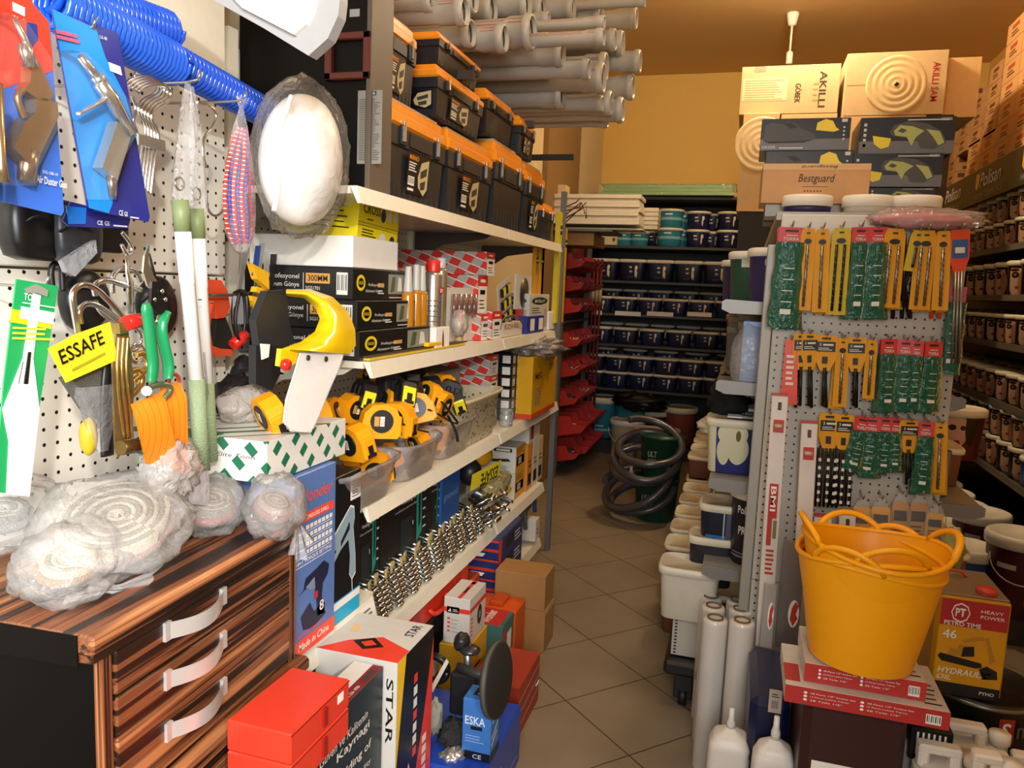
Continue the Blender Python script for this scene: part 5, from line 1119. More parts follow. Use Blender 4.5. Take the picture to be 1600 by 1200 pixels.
bx('black_welder_box', 'black welder box with turquoise machine picture, nearest of three', 'box', -1.4, -1.1, yA - .08, yA + .13, Z4, zt, wm, {'+x': fweld})
bx('black_welder_box', 'black welder box in the middle reading Welding of confidence', 'box', -1.4, -1.1, yA + .14, yB + .12, Z4, zt, wm, {'+x': fweld})
bx('black_welder_box', 'black welder box farthest along, against the blue box', 'box', -1.4, -1.1, yB + .13, yC, Z4, zt, wm, {'+x': fweld})
bx('blue_welder_box', 'plain blue box with slanted pale lettering', 'box', -1.4, -1.095, yC + .01, yD, Z4, zt, [M('1f4f94', .4), M('6f9acb', .4)], {'+x': lambda q: q.text('igmaweld', .1, .5, .1, 1, w=.8, italic=True)})
# wrench bundles
def wrench_bundle(i, px, py, n, col, X, label, rot):
    p = at(px, py, z=Z4 + .045); 
    t = thing('wrench_bundle', label, 'wrench set', (p.x, p.y, Z4), 'rows of chromed wrench sets on the fourth shelf'); t.rotation_euler = (0, 0, rot)
    for k in range(n):
        s_ = .62 + .05 * k; y = -.006 * n + .012 * k; h = .1 * s_ + .02
        b = MB().tube([(0, y, .012), (0, y, h)], .0042, 6, flat=1.6)
        b.lathe([(.0, -.004), (.013, -.004), (.015, 0), (.013, .004), (0, .004)], 12, sx=1, sy=1).xf(Matrix.Translation((0, y, h + .008)) @ Matrix.Rotation(R(90), 4, 'X') @ Matrix.Rotation(R(20), 4, 'Y'), len(b.v) - 60) if False else None
        b.tube([(-.004, y, h), (.012, y, h + .004), (.018, y, h + .016)], [.007, .011, .006], 8, flat=.7).tube([(0, y, .014), (.01, y, .006)], [.007, .01], 8)
        part('wrench', b, col, t)
    part('band', MB().box((-.012, -.0065 * n - .004, .05), (.014, .0065 * n + .0, .06), c=.002), M('b59c62', .5), t)
spots = []
for k in range(19):
    f_ = k / 18; X = -1.015 - .012 * (k % 2); Y = 2.0 + f_ * 1.05; spots.append((X, Y))
def rowlab(k, n): return f'chromed wrench set along the lip, {ORD[k]} from the near end'
for k, (X, Y) in enumerate(spots):
    p = Vector((X, Y, Z4)); 
    t = thing('wrench_bundle', rowlab(k, 19), 'wrench set', p, 'rows of chromed wrench sets on the fourth shelf'); t.rotation_euler = (0, 0, R((k * 7) % 5 * 4 - 8)); t.scale = (1.25,) * 3
    for j in range(7):
        z = .008 + .0125 * j; x = -.004 * j - (.004 if j in (0, 6) else 0)
        part('wrench', MB().tube([(x, -.017, z), (x + .004, -.008, z + .001), (x + .004, .008, z + .001), (x, .017, z)], [.004, .0075, .0075, .004], 8, flat=.7).tube([(x, 0, z), (x - .08, .004, z + .02)], .005, 6, flat=.6), chrome, t)
    part('band', MB().box((-.045, -.0075, .0), (-.04, .0085, .1), c=.001), M('b59c62', .5), t)
for k in range(8):
    X = -1.10 - .03 * (k % 3); Y = 3.12 + .07 * (k // 2) ; p = Vector((X + .03, Y, Z4 + .09 * (k % 2) + .002))
    t = thing('wrench_bundle', f'chromed wrench set piled past the blue box, {ORD[k]} of the pile', 'wrench set', p, 'rows of chromed wrench sets on the fourth shelf'); t.rotation_euler = (0, R(60), R(10 * k))
    for j in range(5):
        y = -.03 + .0135 * j
        part('wrench', MB().tube([(0, y, .0), (0, y, .11)], .005, 6, flat=1.5).tube([(-.01, y, .11), (.008, y, .122), (.016, y, .118)], [.006, .012, .006], 8, flat=.55).tube([(0, y, -.006), (.014, y, -.012)], [.008, .01], 8), chrome, t)
random.seed(4)
for k in range(6):
    p = Vector((-1.03, 2.98 + .09 * k, Z4 + .008)); single('loose_spanner_tag', MB().tube([(0, -.03, 0), (0, .03, .008)], .008, 6).tube([(0, .03, .008), (.008, .045, .008)], .013, 8), chrome, f'loose short spanner on the lip before the blue box, {ORD[k]}', 'spanner', p, world=False, rot=(0, 0, R(random.uniform(0, 180))))
# ear muffs, ESSAFE pack, goggle boxes
yy = Yat(745, -1.08)
t = thing('ear_muffs', 'black and amber ear muffs behind the yellow ESSAFE tag', 'ear muffs', (-1.12, yy, Z4 + .1))
part('amber_cup', MB().blob(at(752, 712, x=-1.1), (.05, .075, .05), .05, 2, 1), M('c28a18', .3), t, True)
part('black_cup', MB().blob(at(735, 738, x=-1.08), (.05, .055, .06), .05, 2, 2), M('17171a', .4), t, True)
part('head_band', MB().tube(smoothpts([at(720, 720, x=-1.08), at(722, 690, x=-1.1), at(750, 690, x=-1.1)]), .008, 6), M('2a2a2c', .4), t, True)
t = thing('bagged_goggles', 'crinkled clear bag with upside-down yellow ESSAFE tag', 'goggles', at(775, 775, x=-1.03))
part('bag', MB().blob(at(775, 756, x=-1.05), (.05, .14, .045), .3, 3, 5, crumple=.35), film('e8dc9a', .3, .45, .12, .6), t, True)
part('yellow_pad', MB().blob(at(785, 768, x=-1.04), (.03, .11, .02), .2, 3, 7), M('c8a41c', .4), t, True)
b = MB(); p = at(735, 768, x=-1.0); u = at(780, 742, x=-1.0) - p; fc = Face(b, p, u, Vector((.1, 0, 1)), u.length, .07, 0)
fc.rect(0, 0, 1, 1, 0); fc.rect(.0, .0, 1, 1, 0, -.002); fc.text('ESSAFE', .9, .7, .42, 1, w=.0 + .55, bold=True) if False else None
vs, fs, x0_, x1_, y0_, y1__ = textmesh('ESSAFE', True)
k_ = (u.length * .6) / (x1_ - x0_); b.add([fc.P(.9, .75, .001) - fc.u * ((q.x - x0_) * k_) - fc.v * ((q.y - y0_) * k_) for q in vs], fs, 1)
part('yellow_tag', b, [M('efe02c', .35), black], t, True)
def fgog(q): q.rect(.55, .8, .92, .94, 1); q.rect(.6, .83, .88, .91, 0, .0007); q.poly([(.08, .45), (.2, .62), (.35, .58), (.5, .5), (.85, .55), (.9, .45), (.6, .4), (.4, .38), (.15, .4)], 1); q.poly([(.15, .45), (.25, .55), (.33, .5), (.3, .43)], 0, .0008); q.poly([(.45, .2), (.6, .3), (.85, .25), (.8, .12), (.5, .12)], 2); q.lines(.6, .05, .9, .1, 1, 1)
def fgo2(q): q.rect(0, 0, 1, 1, 3); q.lines(.1, .7, .9, .95, 4, 1, .3); q.rect(.1, .25, .9, .6, 1); q.rect(.25, .3, .6, .55, 2, .0007)
yg = Yat(808, -1.05)
for k in range(2): bx('goggle_box', ('lower', 'upper')[k] + ' white goggle box with orange side', 'box', -1.3, -1.04, yg, yg + .17, Z4 + .135 * k + .001, Z4 + .135 * (k + 1), [M('d9d5cc', .5), M('26231c', .5), M('b4b6ae', .4), M('d79a2e', .45)], {'-y': fgog, '+x': fgo2})
for k in range(3): bx('orange_sided_box', ('nearest', 'middle', 'farthest')[k] + ' tall narrow box with pale side at the shelf end', 'box', -1.25, -1.03, yg + .19 + .11 * k, yg + .29 + .11 * k, Z4, Z4 + .25, [M(('d58a30', 'cfc8ba', 'c9b68f')[k], .5), bk], {'+x': lambda q: (q.rect(.2, .1, .8, .35, 1), q.lines(.2, .5, .8, .7, 2, 1, .3))})
bx('white_card_stack', 'white red-lettered card pack lying tilted over the narrow boxes', 'card pack', -1.2, -1.03, yg + .2, yg + .42, Z4 + .252, Z4 + .36, [M('ddd6cc', .5), M('a82a22', .5)], {'+x': lambda q: q.rect(.15, .15, .4, .85, 1)})
# ---------- bottom shelf and floor, left ----------
Z5 = .172
bigred = M('d4341f', .35)
o = bx('red_tool_case', 'long red plastic tool case on the lowest shelf under wrenches', 'tool case', -1.3, -1.0, 2.18, 2.86, .345, .438, [bigred], c=.01)
part('handle', MB().tube(smoothpts([(.151, -.08, .05), (.175, -.075, .03), (.175, .075, .03), (.151, .08, .05)]), .009, 8), bigred, o); 
for s_ in (-.2, .2): part('latch', MB().box((.15, s_ - .03, .03), (.157, s_ + .03, .085), c=.003), M('b3261a', .4), o)
bx('black_tool_case', 'black ribbed plastic case under the long red one', 'tool case', -1.3, -1.0, 2.4, 2.87, Z5 + .001, .344, [M('1c1a19', .4), M('2b2826', .4)], {'+x': lambda q: [q.rect(.05 + .1 * k, .1, .08 + .1 * k, .9, 1) for k in range(9)]}, c=.008)
bx('black_tool_case', 'black case standing behind the STAR carton', 'tool case', -1.35, -1.0, 1.95, 2.17, Z5 + .001, Z5 + .24, [M('1c1a19', .4), M('2b2826', .4)], {'+x': lambda q: (q.rect(.3, .3, .5, .5, 1), q.rect(.6, .5, .7, .8, 1))}, c=.008)
# STAR box
def fstar(q):
    q.rect(0, 0, 1, 1, 1); q.poly([(0, 1), (.22, 1), (.05, .62), (0, .5)], 2, .0004); q.poly([(.22, 1), (.9, 1), (.5, .55), (.2, .3), (.05, .62)], 3, .0004)
    q.poly([(.3, 0), (1, 0), (1, .95), (.75, .62), (.35, .2)], 4, .0005); q.poly([(.5, 0), (1, 0), (1, .3), (.85, .25)], 0, .0008); q.text('STAR', .52, .4, .12, 0, w=.26, bold=True, rot=-90, l=.001) if False else [q.rect(.72, .3 + .05 * j, .84, .335 + .05 * j, 0, .0012) for j in range(5)]
    [q.rect(.44, .5 + .055 * j, .54, .54 + .055 * j, 0 if j % 3 else 4, .0012) for j in range(7)]; q.poly([(.3, .34), (.4, .44), (.34, .5), (.24, .4)], 5, .0012)
    q.poly([(.4, .04), (.5, .14), (.6, .04), (.5, -.0)], 0, .0014); q.poly([(.42, .04), (.5, .12), (.58, .04), (.5, .0)], 3, .0018)
def fstar2(q): q.rect(0, 0, 1, 1, 6); q.text('STAR', .875, .93, .085, 3, w=.28, bold=True, rot=-90, l=.001)
def fstar3(q): q.rect(0, 0, 1, 1, 6); q.poly([(0, .0), (.3, .0), (.5, .42), (.3, .75), (0, 1)], 4); q.poly([(.28, .3), (.45, .5), (.3, .7), (.15, .5)], 3, .0008); q.poly([(.3, .4), (.38, .5), (.3, .6), (.22, .5)], 4, .001); q.text('STAR', .62, .1, .12, 3, w=.3, bold=True, rot=0, l=.001); q.poly([(.5, .75), (.7, .8), (.72, .9), (.5, .86)], 5)
ys = Yat(621, -.72); ys2 = Yat(668, -.72)
zst = at(621, 1032, x=-.74).z
bx('star_power_tool_box', 'tall STAR carton with red, black and yellow print', 'carton', -.98, -.752, 1.645, 1.875, 0.0, .62, [M('e9e4da', .5), M('1a1918', .45), M('f0c21a', .4), bk, M('e5402a', .4), M('e8c08a', .5), M('cfcac1', .5)], {'+x': fstar, '-y': fstar2, '+z+x': fstar3})
def fwr(q): q.rect(0, .68, 1, .78, 1); q.rect(.12, .66, .6, .8, 2); q.poly([(.16, .69), (.26, .77), (.3, .69)], 0, .0008); q.lines(.35, .7, .58, .77, 2, 0, .4); [q.rect(.15, .25 + .09 * k, .26, .29 + .09 * k, 1) for k in range(4)]; q.lines(.3, .25, .6, .6, 4, 3, .15)
def fwr2(q): q.rect(0, .68, 1, .78, 1); q.ell(.62, .45, .14, .22, 2); q.ell(.62, .45, .06, .1, 3, .0008); [q.rect(.1, .15 + .09 * k, .2, .19 + .09 * k, 1) for k in range(5)]
bx('white_red_grinder_box', 'white grinder box with red bands and carry slot', 'box', -.965, -.865, 2.50, 2.68, .255, .43, [M('cdc6bd', .5), M('d8382b', .4), bk, M('8f8b84', .5)], {'-y': fwr, '+x': fwr2, '+z+x': lambda q: (q.rect(0, .35, 1, .5, 1), q.rect(.3, .38, .6, .47, 2, .0006), q.rect(.8, .3, .92, .5, 3))})
bx('yellow_flat_box', 'yellow box under the white grinder box', 'box', -.975, -.86, 2.49, 2.70, .0, .253, [M('d9a422', .5), bk], {'+x': lambda q: q.lines(.1, .3, .8, .7, 3, 1, .3)})
bx('wonder_red_box', 'red and green box lettered Wonder behind the black disc', 'box', -.95, -.80, 2.71, 2.86, .0, .25, [M('3c6a66', .5), M('c22a22', .4), paper], {'+z+x': lambda q: (q.rect(0, .1, 1, .9, 1), q.text('Wonder', .1, .8, .3, 2, w=.8, bold=True, rot=-90, l=.001) if False else q.text('Wonder', .08, .4, .28, 2, w=.8, bold=True, l=.001)), '+x': lambda q: (q.rect(0, .2, .3, .9, 1), q.rect(.4, .3, .8, .8, 2))})
o = bx('orange_tool_case', 'orange plastic tool case standing beside the brown cartons', 'tool case', -.985, -.80, 2.88, 3.04, .0, .24, [M('dd5a1a', .4)], c=.008)
part('handle', MB().box((-.03, -.05, .24), (.03, .05, .26), c=.006), M('c24a14', .4), o)
o = bx('orange_tool_case', 'second orange case behind, touching the blue cartons', 'tool case', -1.2, -1.03, 2.90, 3.10, .173, .30, [M('cf5218', .4)], c=.008)
def fnv(q): q.rect(0, .4, 1, .55, 1); q.poly([(.3, .1), (.5, .32), (.75, .3), (.7, .12), (.5, .08)], 2); q.rect(.05, .08, .3, .3, 3); q.rect(0, .9, 1, 1, 1)
for k in range(3): bx('navy_power_tool_box', ('bottom', 'middle', 'top')[k] + ' navy and red box in the pile on the lowest shelf', 'box', -1.2, -.955, 3.12, 3.5, Z5 + .001 + .09 * k, Z5 + .09 + .09 * k, [M('1d2f66', .4), M('cf3a24', .4), paper, M('24201f', .5)], {'-y': fnv, '+x': lambda q: (q.rect(0, 0, .12, 1, 1), q.rect(.3, .2, .6, .8, 3), q.lines(.65, .2, .95, .8, 3, 2, .3))})
cart = M('b08348', .8, bump=.05)
for k, (x1, y0, y1, z0, z1) in enumerate(((-.775, 3.0, 3.22, .0, .185), (-.78, 3.0, 3.21, .186, .34))):
    bx('brown_carton', ('lower taped brown carton on the floor by the aisle', 'upper brown carton on top of the taped one')[k], 'carton', -.945, x1 + .06, y0 + .05, y1, z0, z1, [M('a67a45', .8), M('c9a670', .6)], {'+x': lambda q: q.rect(0, .9, 1, 1, 1)} if k == 0 else None)
for k, (a, c_, zz, hh, cc, l) in enumerate(((3.9, 3.98, .19, .12, 'd9d4c8', 'small white box on the lowest shelf far end'), (3.78, 3.86, .43, .0, 'ffffff', ''), )):
    if l: bx('white_small_box', l, 'box', -1.08, -.99, a, c_, zz, zz + hh, [M(cc, .5), bk], {'+x': lambda q: q.lines(.2, .3, .8, .7, 2, 1, .3)})
bx('white_small_box', 'white box with round logo at lowest shelf end', 'box', -1.1, -.99, 3.9, 4.02, .172 + .121, .41, [M('dcd8cd', .5), bk], {'+x': lambda q: (q.ell(.5, .5, .25, .25, 1), q.ell(.5, .5, .18, .18, 0, .0008))}) if False else None
for i, (px, py, h, cc, l) in enumerate(((835, 768, .12, '27407e', 'blue gun-like tool handle at the lowest shelf end'), (820, 800, .1, '5c5a54', 'grey tool beside the blue handle'))):
    p = at(px, py, x=-1.03); t = thing('caulking_gun', l, 'tool', (p.x, p.y, p.z - h))
    part('barrel', MB().tube([(0, -.06, h), (0, .08, h + .02)], .016, 10), M(cc, .4), t); part('grip', MB().tube(smoothpts([(0, .02, h), (0, .01, h * .5), (0, .03, 0)]), .012, 8), M(cc, .4), t)
# disc stand, funnel, blue bin, ESKA box
t = thing('round_grinding_disc', 'large dark round disc standing on edge above the blue box', 'grinding disc', at(778, 1125, x=-.60))
cD = at(776, 1062, x=-.60); 
part('disc', MB().lathe([(.0, -.012), (.098, -.012), (.106, -.008), (.106, .008), (.098, .012), (0, .012)], 40).xf(Matrix.Translation(cD) @ Matrix.Rotation(R(-4), 4, 'Z') @ Matrix.Rotation(R(84), 4, 'Y')), M('22201e', .6), t, True)
part('rim_band', MB().lathe([(.1063, -.007), (.1073, 0), (.1063, .007)], 40).xf(Matrix.Translation(cD) @ Matrix.Rotation(R(-4), 4, 'Z') @ Matrix.Rotation(R(84), 4, 'Y')), M('4c4a42', .6), t, True, 'grey edge')
part('arbor', MB().tube([cD, cD + Vector((-.13, .03, 0))], .014, 12), M('5b5a58', .4, .7), t, True)
t = thing('stand_tool', 'black bench tool body with silver column behind the disc', 'bench tool', at(735, 1080, y=2.05))
part('head', MB().blob(at(722, 1003, y=2.08), (.025, .03, .03), .2, 2, 3), M('18181a', .4), t, True)
part('column', MB().tube([at(730, 1005, y=2.08), at(732, 1075, y=2.08)], .012, 10), steel, t, True)
part('cap', MB().lathe([(.03, 0), (.032, .008), (.02, .016), (0, .018)], 20).xf(Matrix.Translation(at(734, 1018, y=2.07))), M('2a2a2c', .3), t, True)
part('base', MB().box(at(712, 1100, y=2.1), at(745, 1060, y=2.04), c=.006), M('18181a', .4), t, True)
t = single('hanging_tag_strip', MB().prism(pxs([(672, 1075), (697, 1030), (701, 1035), (676, 1082)], y=2.02), (0, .003, 0)), M('cfc4ae', .6), 'slanted cream card strip behind the STAR carton', 'card', at(685, 1060, y=2.02))
single('dark_hose_loop', MB().tube(arc(at(680, 1045, y=2.1), .04, 0, 360, 20, 'xz'), .012, 8), bk, 'dark rubber loop behind the cream card strip', 'hose', at(680, 1050, y=2.1))
blu = M('1d46b4', .35)
bx('blue_metal_case', 'bright blue case on the floor under the ESKA box', 'case', -.95, -.60, 1.89, 2.29, 0, .20, [blu, M('c2cbe0', .5)], {'+x': lambda q: (q.text('ESKA', .15, .45, .14, 1, w=.35, bold=True), q.rect(.1, .2, .9, .22, 1))}, c=.008)
def fes(q): q.text('ESKA', .1, .58, .14, 1, w=.7, bold=True); q.rect(.3, .5, .7, .56, 2); q.lines(.12, .3, .8, .44, 3, 1, .12); q.rect(0, 0, 1, .14, 2); q.text('CE', .4, .03, .07, 1, w=.3, l=.001)
def fes2(q): q.text('ESKA', .1, .62, .12, 1, w=.6, bold=True, italic=True); q.poly([(.1, .4), (.8, .55), (.8, .5), (.1, .35)], 1); q.poly([(.1, .28), (.7, .42), (.7, .37), (.1, .23)], 1); q.rect(0, 0, 1, .14, 2)
bx('eska_box', 'small light-blue ESKA box in front of the round disc', 'box', at(722, 1140, y=1.95).x, at(767, 1140, y=1.95).x, 1.95, 2.03, .202, .385, [M('3b78c4', .4), M('dfe8f2', .5), M('10131a', .4)], {'-y': fes, '+x': fes2, '+z+x': lambda q: (q.rect(.3, .25, .8, .75, 2), q.text('ESKA', .36, .4, .2, 1, w=.35, bold=True, l=.001))})
t = single('white_funnel', MB().lathe([(.012, -.05), (.016, 0), (.05, .05), (.055, .1), (.05, .1), (.045, .05), (.01, 0)], 24).xf(Matrix.Rotation(R(20), 4, 'Y')), M('dcd8cc', .4), 'white plastic jug part behind the dark disc', 'funnel', at(806, 1090, x=-.72), world=False)
bx('red_wire_crate', 'red carton side seen between the disc and aisle', 'carton', -.82, -.64, 2.40, 2.68, 0, .19, [M('a8361f', .5), M('d9d2c8', .5)], {'+x': lambda q: [q.poly([(0, .2 + .25 * k), (1, .3 + .25 * k), (1, .32 + .25 * k), (0, .22 + .25 * k)], 1) for k in range(3)]})
single('dark_fibre_bundle', MB().blob(at(712, 1150, y=2.02), (.05, .05, .045), .3, 3, 9, crumple=.4), M('2b2a2a', .9, bump=.8, bscale=120), 'dark fibre bundle in the bag on the blue case', 'fibre bundle', at(712, 1160, y=2.02))
single('silver_foil_bag', MB().blob(at(700, 1185, y=1.95), (.05, .03, .022), .4, 4, 10, crumple=.6, M_=Matrix.Rotation(R(-35), 3, 'Y')), M('c9c6c0', .2, .7), 'crumpled silver foil bag beside the fibre bundle', 'bag', at(700, 1190, y=1.95))
single('grey_cloth', MB().blob(at(677, 1120, y=1.98), (.025, .03, .05), .3, 3, 13, crumple=.3), M('8d8f82', .8), 'grey crumpled cloth tucked beside the STAR carton', 'cloth', at(677, 1140, y=1.98))
# ================= tubs and cans =================
lidm = M('e6dcc0', .45); lidw = M('eee9dc', .4)
def tub_mesh(r, h, sq=4, sy=.75, lid=True):
    b = MB().lathe([(r * .86, 0), (r * .88, .003), (r * .97, h * .86), (r * .97, h * .87)], 28, sy=sy, sq=sq); return b
def tub_lid(r, h, sq=4, sy=.75): return MB().lathe([(r * .98, h * .84), (r * 1.05, h * .85), (r * 1.06, h * .95), (r * 1.02, h * .985), (r * .95, h), (r * .93, h * .985), (0, h * .985)], 28, sy=sy, sq=sq)
def tub(name, label, cat, loc, r, h, mat, lid=lidm, sq=4, sy=.75, rz=0, group=None, handle=False, text=None):
    t = thing(name, label, cat, loc, group, (0, 0, rz))
    part('tub_body', tub_mesh(r, h, sq, sy), mat, t); part('lid', tub_lid(r, h, sq, sy), lid, t, label='pale lid')
    if handle: part('handle', MB().tube(arc((0, -r * sy * 1.02, h * .8), r * .95, 180, 360, 14, 'xz'), .003, 6), M('ddd6c6', .4), t)
    if text: 
        b = MB(); 
        for (s_, u0, z0, hh, w_) in text:
            vs, fs, x0, x1, y0, y1 = textmesh(s_, True); k = w_ / (x1 - x0)
            def mp(q):
                a = (u0 + ((q.x - x0) / (x1 - x0) - .5) * w_ / r); zz = z0 + (q.y - y0) / (y1 - y0) * hh; rr = r * .985 if sq == 2 else r * 1.0
                if sq == 2: return (rr * math.sin(a), -rr * math.cos(a) * sy, zz)
                return (rr * math.sin(a) * 1.0, -r * sy * (.995 if abs(a) < .7 else .97), zz)
            b.add([mp(q) for q in vs], fs)
        part('lettering', b, paper, t)
    return t
# navy oval tub with flower figure
nav = layers('navy_tub_print', '151a33', [('e', .55, .12, .13, .022, 'f3e9bd'), ('e', .50, .085, .07, .05, 'f3e9bd'), ('e', .62, .06, .06, .035, 'e9deb0'), ('r', -.1, .125, .16, .007, 'efeae0'), ('r', -.05, .085, .18, .009, 'bdb8ae'), ('r', -.1, .035, .4, .003, '5d6076')])
navb = layers('navy_tub_print_small', '1a1f42', [('e', .55, .095, .12, .02, 'f3e9bd'), ('e', .5, .06, .07, .035, 'e9deb0'), ('r', -.1, .1, .16, .005, 'efeae0'), ('r', -.05, .07, .18, .007, 'bdb8ae')])
tealm = layers('teal_pail_print', '2f7f93', [('r', 0, .08, 2.0, .012, '8fc3c8'), ('r', 0, .12, .3, .006, 'dfe8e8')]); redb = M('8d3a2a', .5)
# ================= back wall rack =================
YF = 7.28
rk = M('17150f', .5); rks = M('3a3832', .45)
t = thing('paint_rack', 'black metal rack of navy paint tubs against the yellow wall', 'rack', (-.7, 7.6, 0))
ZB = [(1.99, 'top'), (1.665, 'second'), (1.355, 'third'), (1.065, 'fourth'), (.64, 'fifth')]
part('back_panel', MB().box((-1.49, 7.9, .1), (.7, 7.93, 2.5)), rk, t, True)
for zz, _ in ZB + [(2.44, '')]: part('shelf', MB().box((-1.47, YF, zz - .03), (.7, 7.9, zz - .003), c=.003), rks, t, True)
part('plinth', MB().box((-1.47, YF - .02, 0), (.7, 7.9, .13)), rk, t, True)
part('side_panel', MB().box((-1.495, YF, 0), (-1.475, 7.9, 2.44)), rk, t, True)
for xx in (-.45, .68): part('upright', MB().box((xx - .015, 7.85, 0), (xx + .015, 7.9, 2.44)), rk, t, True)
proto = {}
def put(kind, loc, label, rz=0, sc=1):
    mk = {'navy': ('paint_tub', .147, .2, nav, 5, .62), 'navys': ('paint_tub', .13, .155, navb, 5, .62), 'navyr': ('paint_tub', .105, .16, navb, 2, 1), 'teal': ('paint_pail', .12, .17, tealm, 2, 1), 'terra': ('paint_tub', .11, .14, M('7d4a38', .5), 5, .75)}[kind]
    if kind in ('navy', 'navys') and sc == 1: sc = (.87, .9, 1.0)
    if kind not in proto:
        proto[kind] = tub(mk[0], label, 'paint tub', loc, mk[1], mk[2], mk[3], lidm, mk[4], mk[5], rz, {'navy': 'navy tubs on the black back rack', 'navys': 'navy tubs on the black back rack', 'navyr': 'round paint pails on the back rack', 'teal': 'round paint pails on the back rack', 'terra': 'terracotta tubs with pale lids beside the aisle'}[kind])
        proto[kind].scale = sc if isinstance(sc, tuple) else (sc,) * 3
        return proto[kind]
    return dup(proto[kind], loc, label, (0, 0, rz), sc)
# second shelf: five large tubs
for i in range(7): put('navy', (-1.31 + .262 * i, YF + .14, 1.665), f'large navy paint tub on the second shelf, {ORD[i]} from left', R(-4))
for i in range(7):
    put('navys', (-1.33 + .236 * i, YF + .10, 1.355), f'navy paint tub on the third shelf front row, {ORD[i]} from left', R(-4))
    put('navys', (-1.28 + .245 * i, YF + .36, 1.43), f'navy paint tub on the third shelf rear row, {ORD[i]} from left', R(-4))
for i in range(7):
    put('navys', (-1.32 + .25 * i, YF + .10, 1.065), f'navy paint tub on the fourth shelf front row, {ORD[i]} from left', R(-4))
    put('navys', (-1.25 + .25 * i, YF + .36, 1.10), f'navy paint tub on the fourth shelf rear row, {ORD[i]} from left', R(-4))
for k in range(2):
    for i in range(6): put('navys', (-1.37 + .234 * i, YF + .10, .64 + .158 * k), f'navy paint tub on the fifth shelf {("lower", "upper")[k]} layer, {ORD[i]} from left', R(-4))
for i in range(5): put('navys', (-1.3 + .3 * i, YF + .36, .85), f'navy paint tub on the fifth shelf rear row, {ORD[i]} from left', R(-4))
t = single('rear_tub_riser', MB().box((-1.46, YF + .26, .642), (.1, YF + .5, .848)), rk, 'dark riser board under the rear tubs of the fifth shelf', 'riser', (-.7, YF + .35, .642))
single('rear_tub_riser', MB().box((-1.46, YF + .27, 1.357), (.4, YF + .5, 1.428)), rk, 'dark riser board under the rear tubs of the third shelf', 'riser', (-.7, YF + .35, 1.357))
single('rear_tub_riser', MB().box((-1.46, YF + .27, 1.067), (.3, YF + .5, 1.098)), rk, 'dark riser board under the rear tubs of the fourth shelf', 'riser', (-.7, YF + .35, 1.067))
# price strips on the third shelf edge
for i, (a, b_) in enumerate(((928, 940), (961, 1001), (1011, 1052), (1074, 1112))):
    A = at(a, 485, y=YF - .012); B = at(b_, 492, y=YF - .012); single('price_strip', MB().box((A.x, YF - .01, A.z - .04 - .004 * i), (B.x, YF - .004, A.z - .0 - .004 * i)), paper, f'white price strip on the edge of the third back shelf, {ORD[i]} from left', 'price strip', (A.x, YF, A.z - .04))
# top shelf: round pails in two layers
for k in range(2):
    for i, (px, kd) in enumerate(((1022, 'navyr'), (1046, 'teal'), (1067, 'teal'), (1090, 'navyr'), (1112, 'navyr'), (1138, 'navyr'))):
        p = at(px, 370, y=YF + .12 + (.2 if i in (0, 2, 4) else 0)); put(kd, (p.x, p.y, 1.99 + .165 * k if kd == 'navyr' else 1.99 + .172 * k), f'{"navy" if kd == "navyr" else "teal"} round pail on the top back shelf, {("lower", "upper")[k]} layer, {ORD[i]} from left', R(-4))
for i, px in enumerate((975, 998)): p = at(px, 375, y=YF + .15); put('teal', (p.x, p.y, 1.99), f'teal pail half hidden under the white boards, {ORD[i]} from left', 0, .8)
bx('pale_small_carton', 'pale carton on the top back shelf under the white boards', 'carton', -1.38, -1.2, YF + .02, YF + .2, 1.99, 2.09, [M('d9cdb0', .6), redb], {'-y': lambda q: q.ell(.85, .5, .08, .2, 1)})
# green foam boards on top
gf = M('a9c98a', .5)
for k in range(3): bx('green_foam_board', ('lowest', 'middle', 'topmost')[k] + ' pale green foam board lying on top of the back rack', 'foam board', -1.36 + .015 * k, -.17 - .01 * k, 7.22, 7.8, 2.445 + .03 * k, 2.473 + .03 * k, [gf], c=.004)
single('foam_wrap', MB().grid(lambda u, v: (-1.38 + 1.23 * u, 7.212 - .006 * noise.noise(Vector((u * 30, v * 6, 0))), 2.442 + .098 * v), 60, 6).grid(lambda u, v: (-1.38 + 1.23 * u, 7.212 + .6 * v, 2.54 + .008 * noise.noise(Vector((u * 30, v * 9, 3)))), 60, 12), film('d9f0b8', .25, .4, .15, .4), 'crinkled clear wrap round the green foam boards', 'wrap', (-.8, 7.5, 2.44))
# bottom: big pails and cans
for i, (px, py, r, h, mc, lab) in enumerate(((938, 672, .15, .40, tealm, 'blue pail with pale lid on the rack plinth, leftmost'), (985, 668, .18, .42, M('2f7385', .5), 'big teal pail with belt line on the plinth'), (1023, 662, .13, .30, M('2b2a2c', .5), 'dark pail with pale lid between teal and terracotta pails'), (1060, 660, .16, .36, M('8a4232', .5), 'terracotta pail on the plinth right of the dark one'))):
    p = at(px, 690, y=7.45); tub('paint_pail', lab, 'paint pail', (p.x, 7.46, .132), r, h, mc, lidm, 2, 1)
b = MB(); 
tub('paint_pail', 'white lidless pail on the floor just behind the hose coils', 'paint pail', tuple(at(980, 708, z=0) + Vector((0, -.12, 0))), .16, .36, M('b8ab92', .5), lidw, 2, 1, handle=True)
p = at(1030, 715, z=0); tub('paint_tub', 'pale square tub on the floor right of the lidless pail', 'paint tub', (p.x, 6.95, 0), .2, .34, M('9a8a6c', .5), lidm, 5, .7)
t = thing('black_cloth_sheet', 'black plastic sheet draped over the pails at the back', 'sheet', (-.95, 7.2, .5))
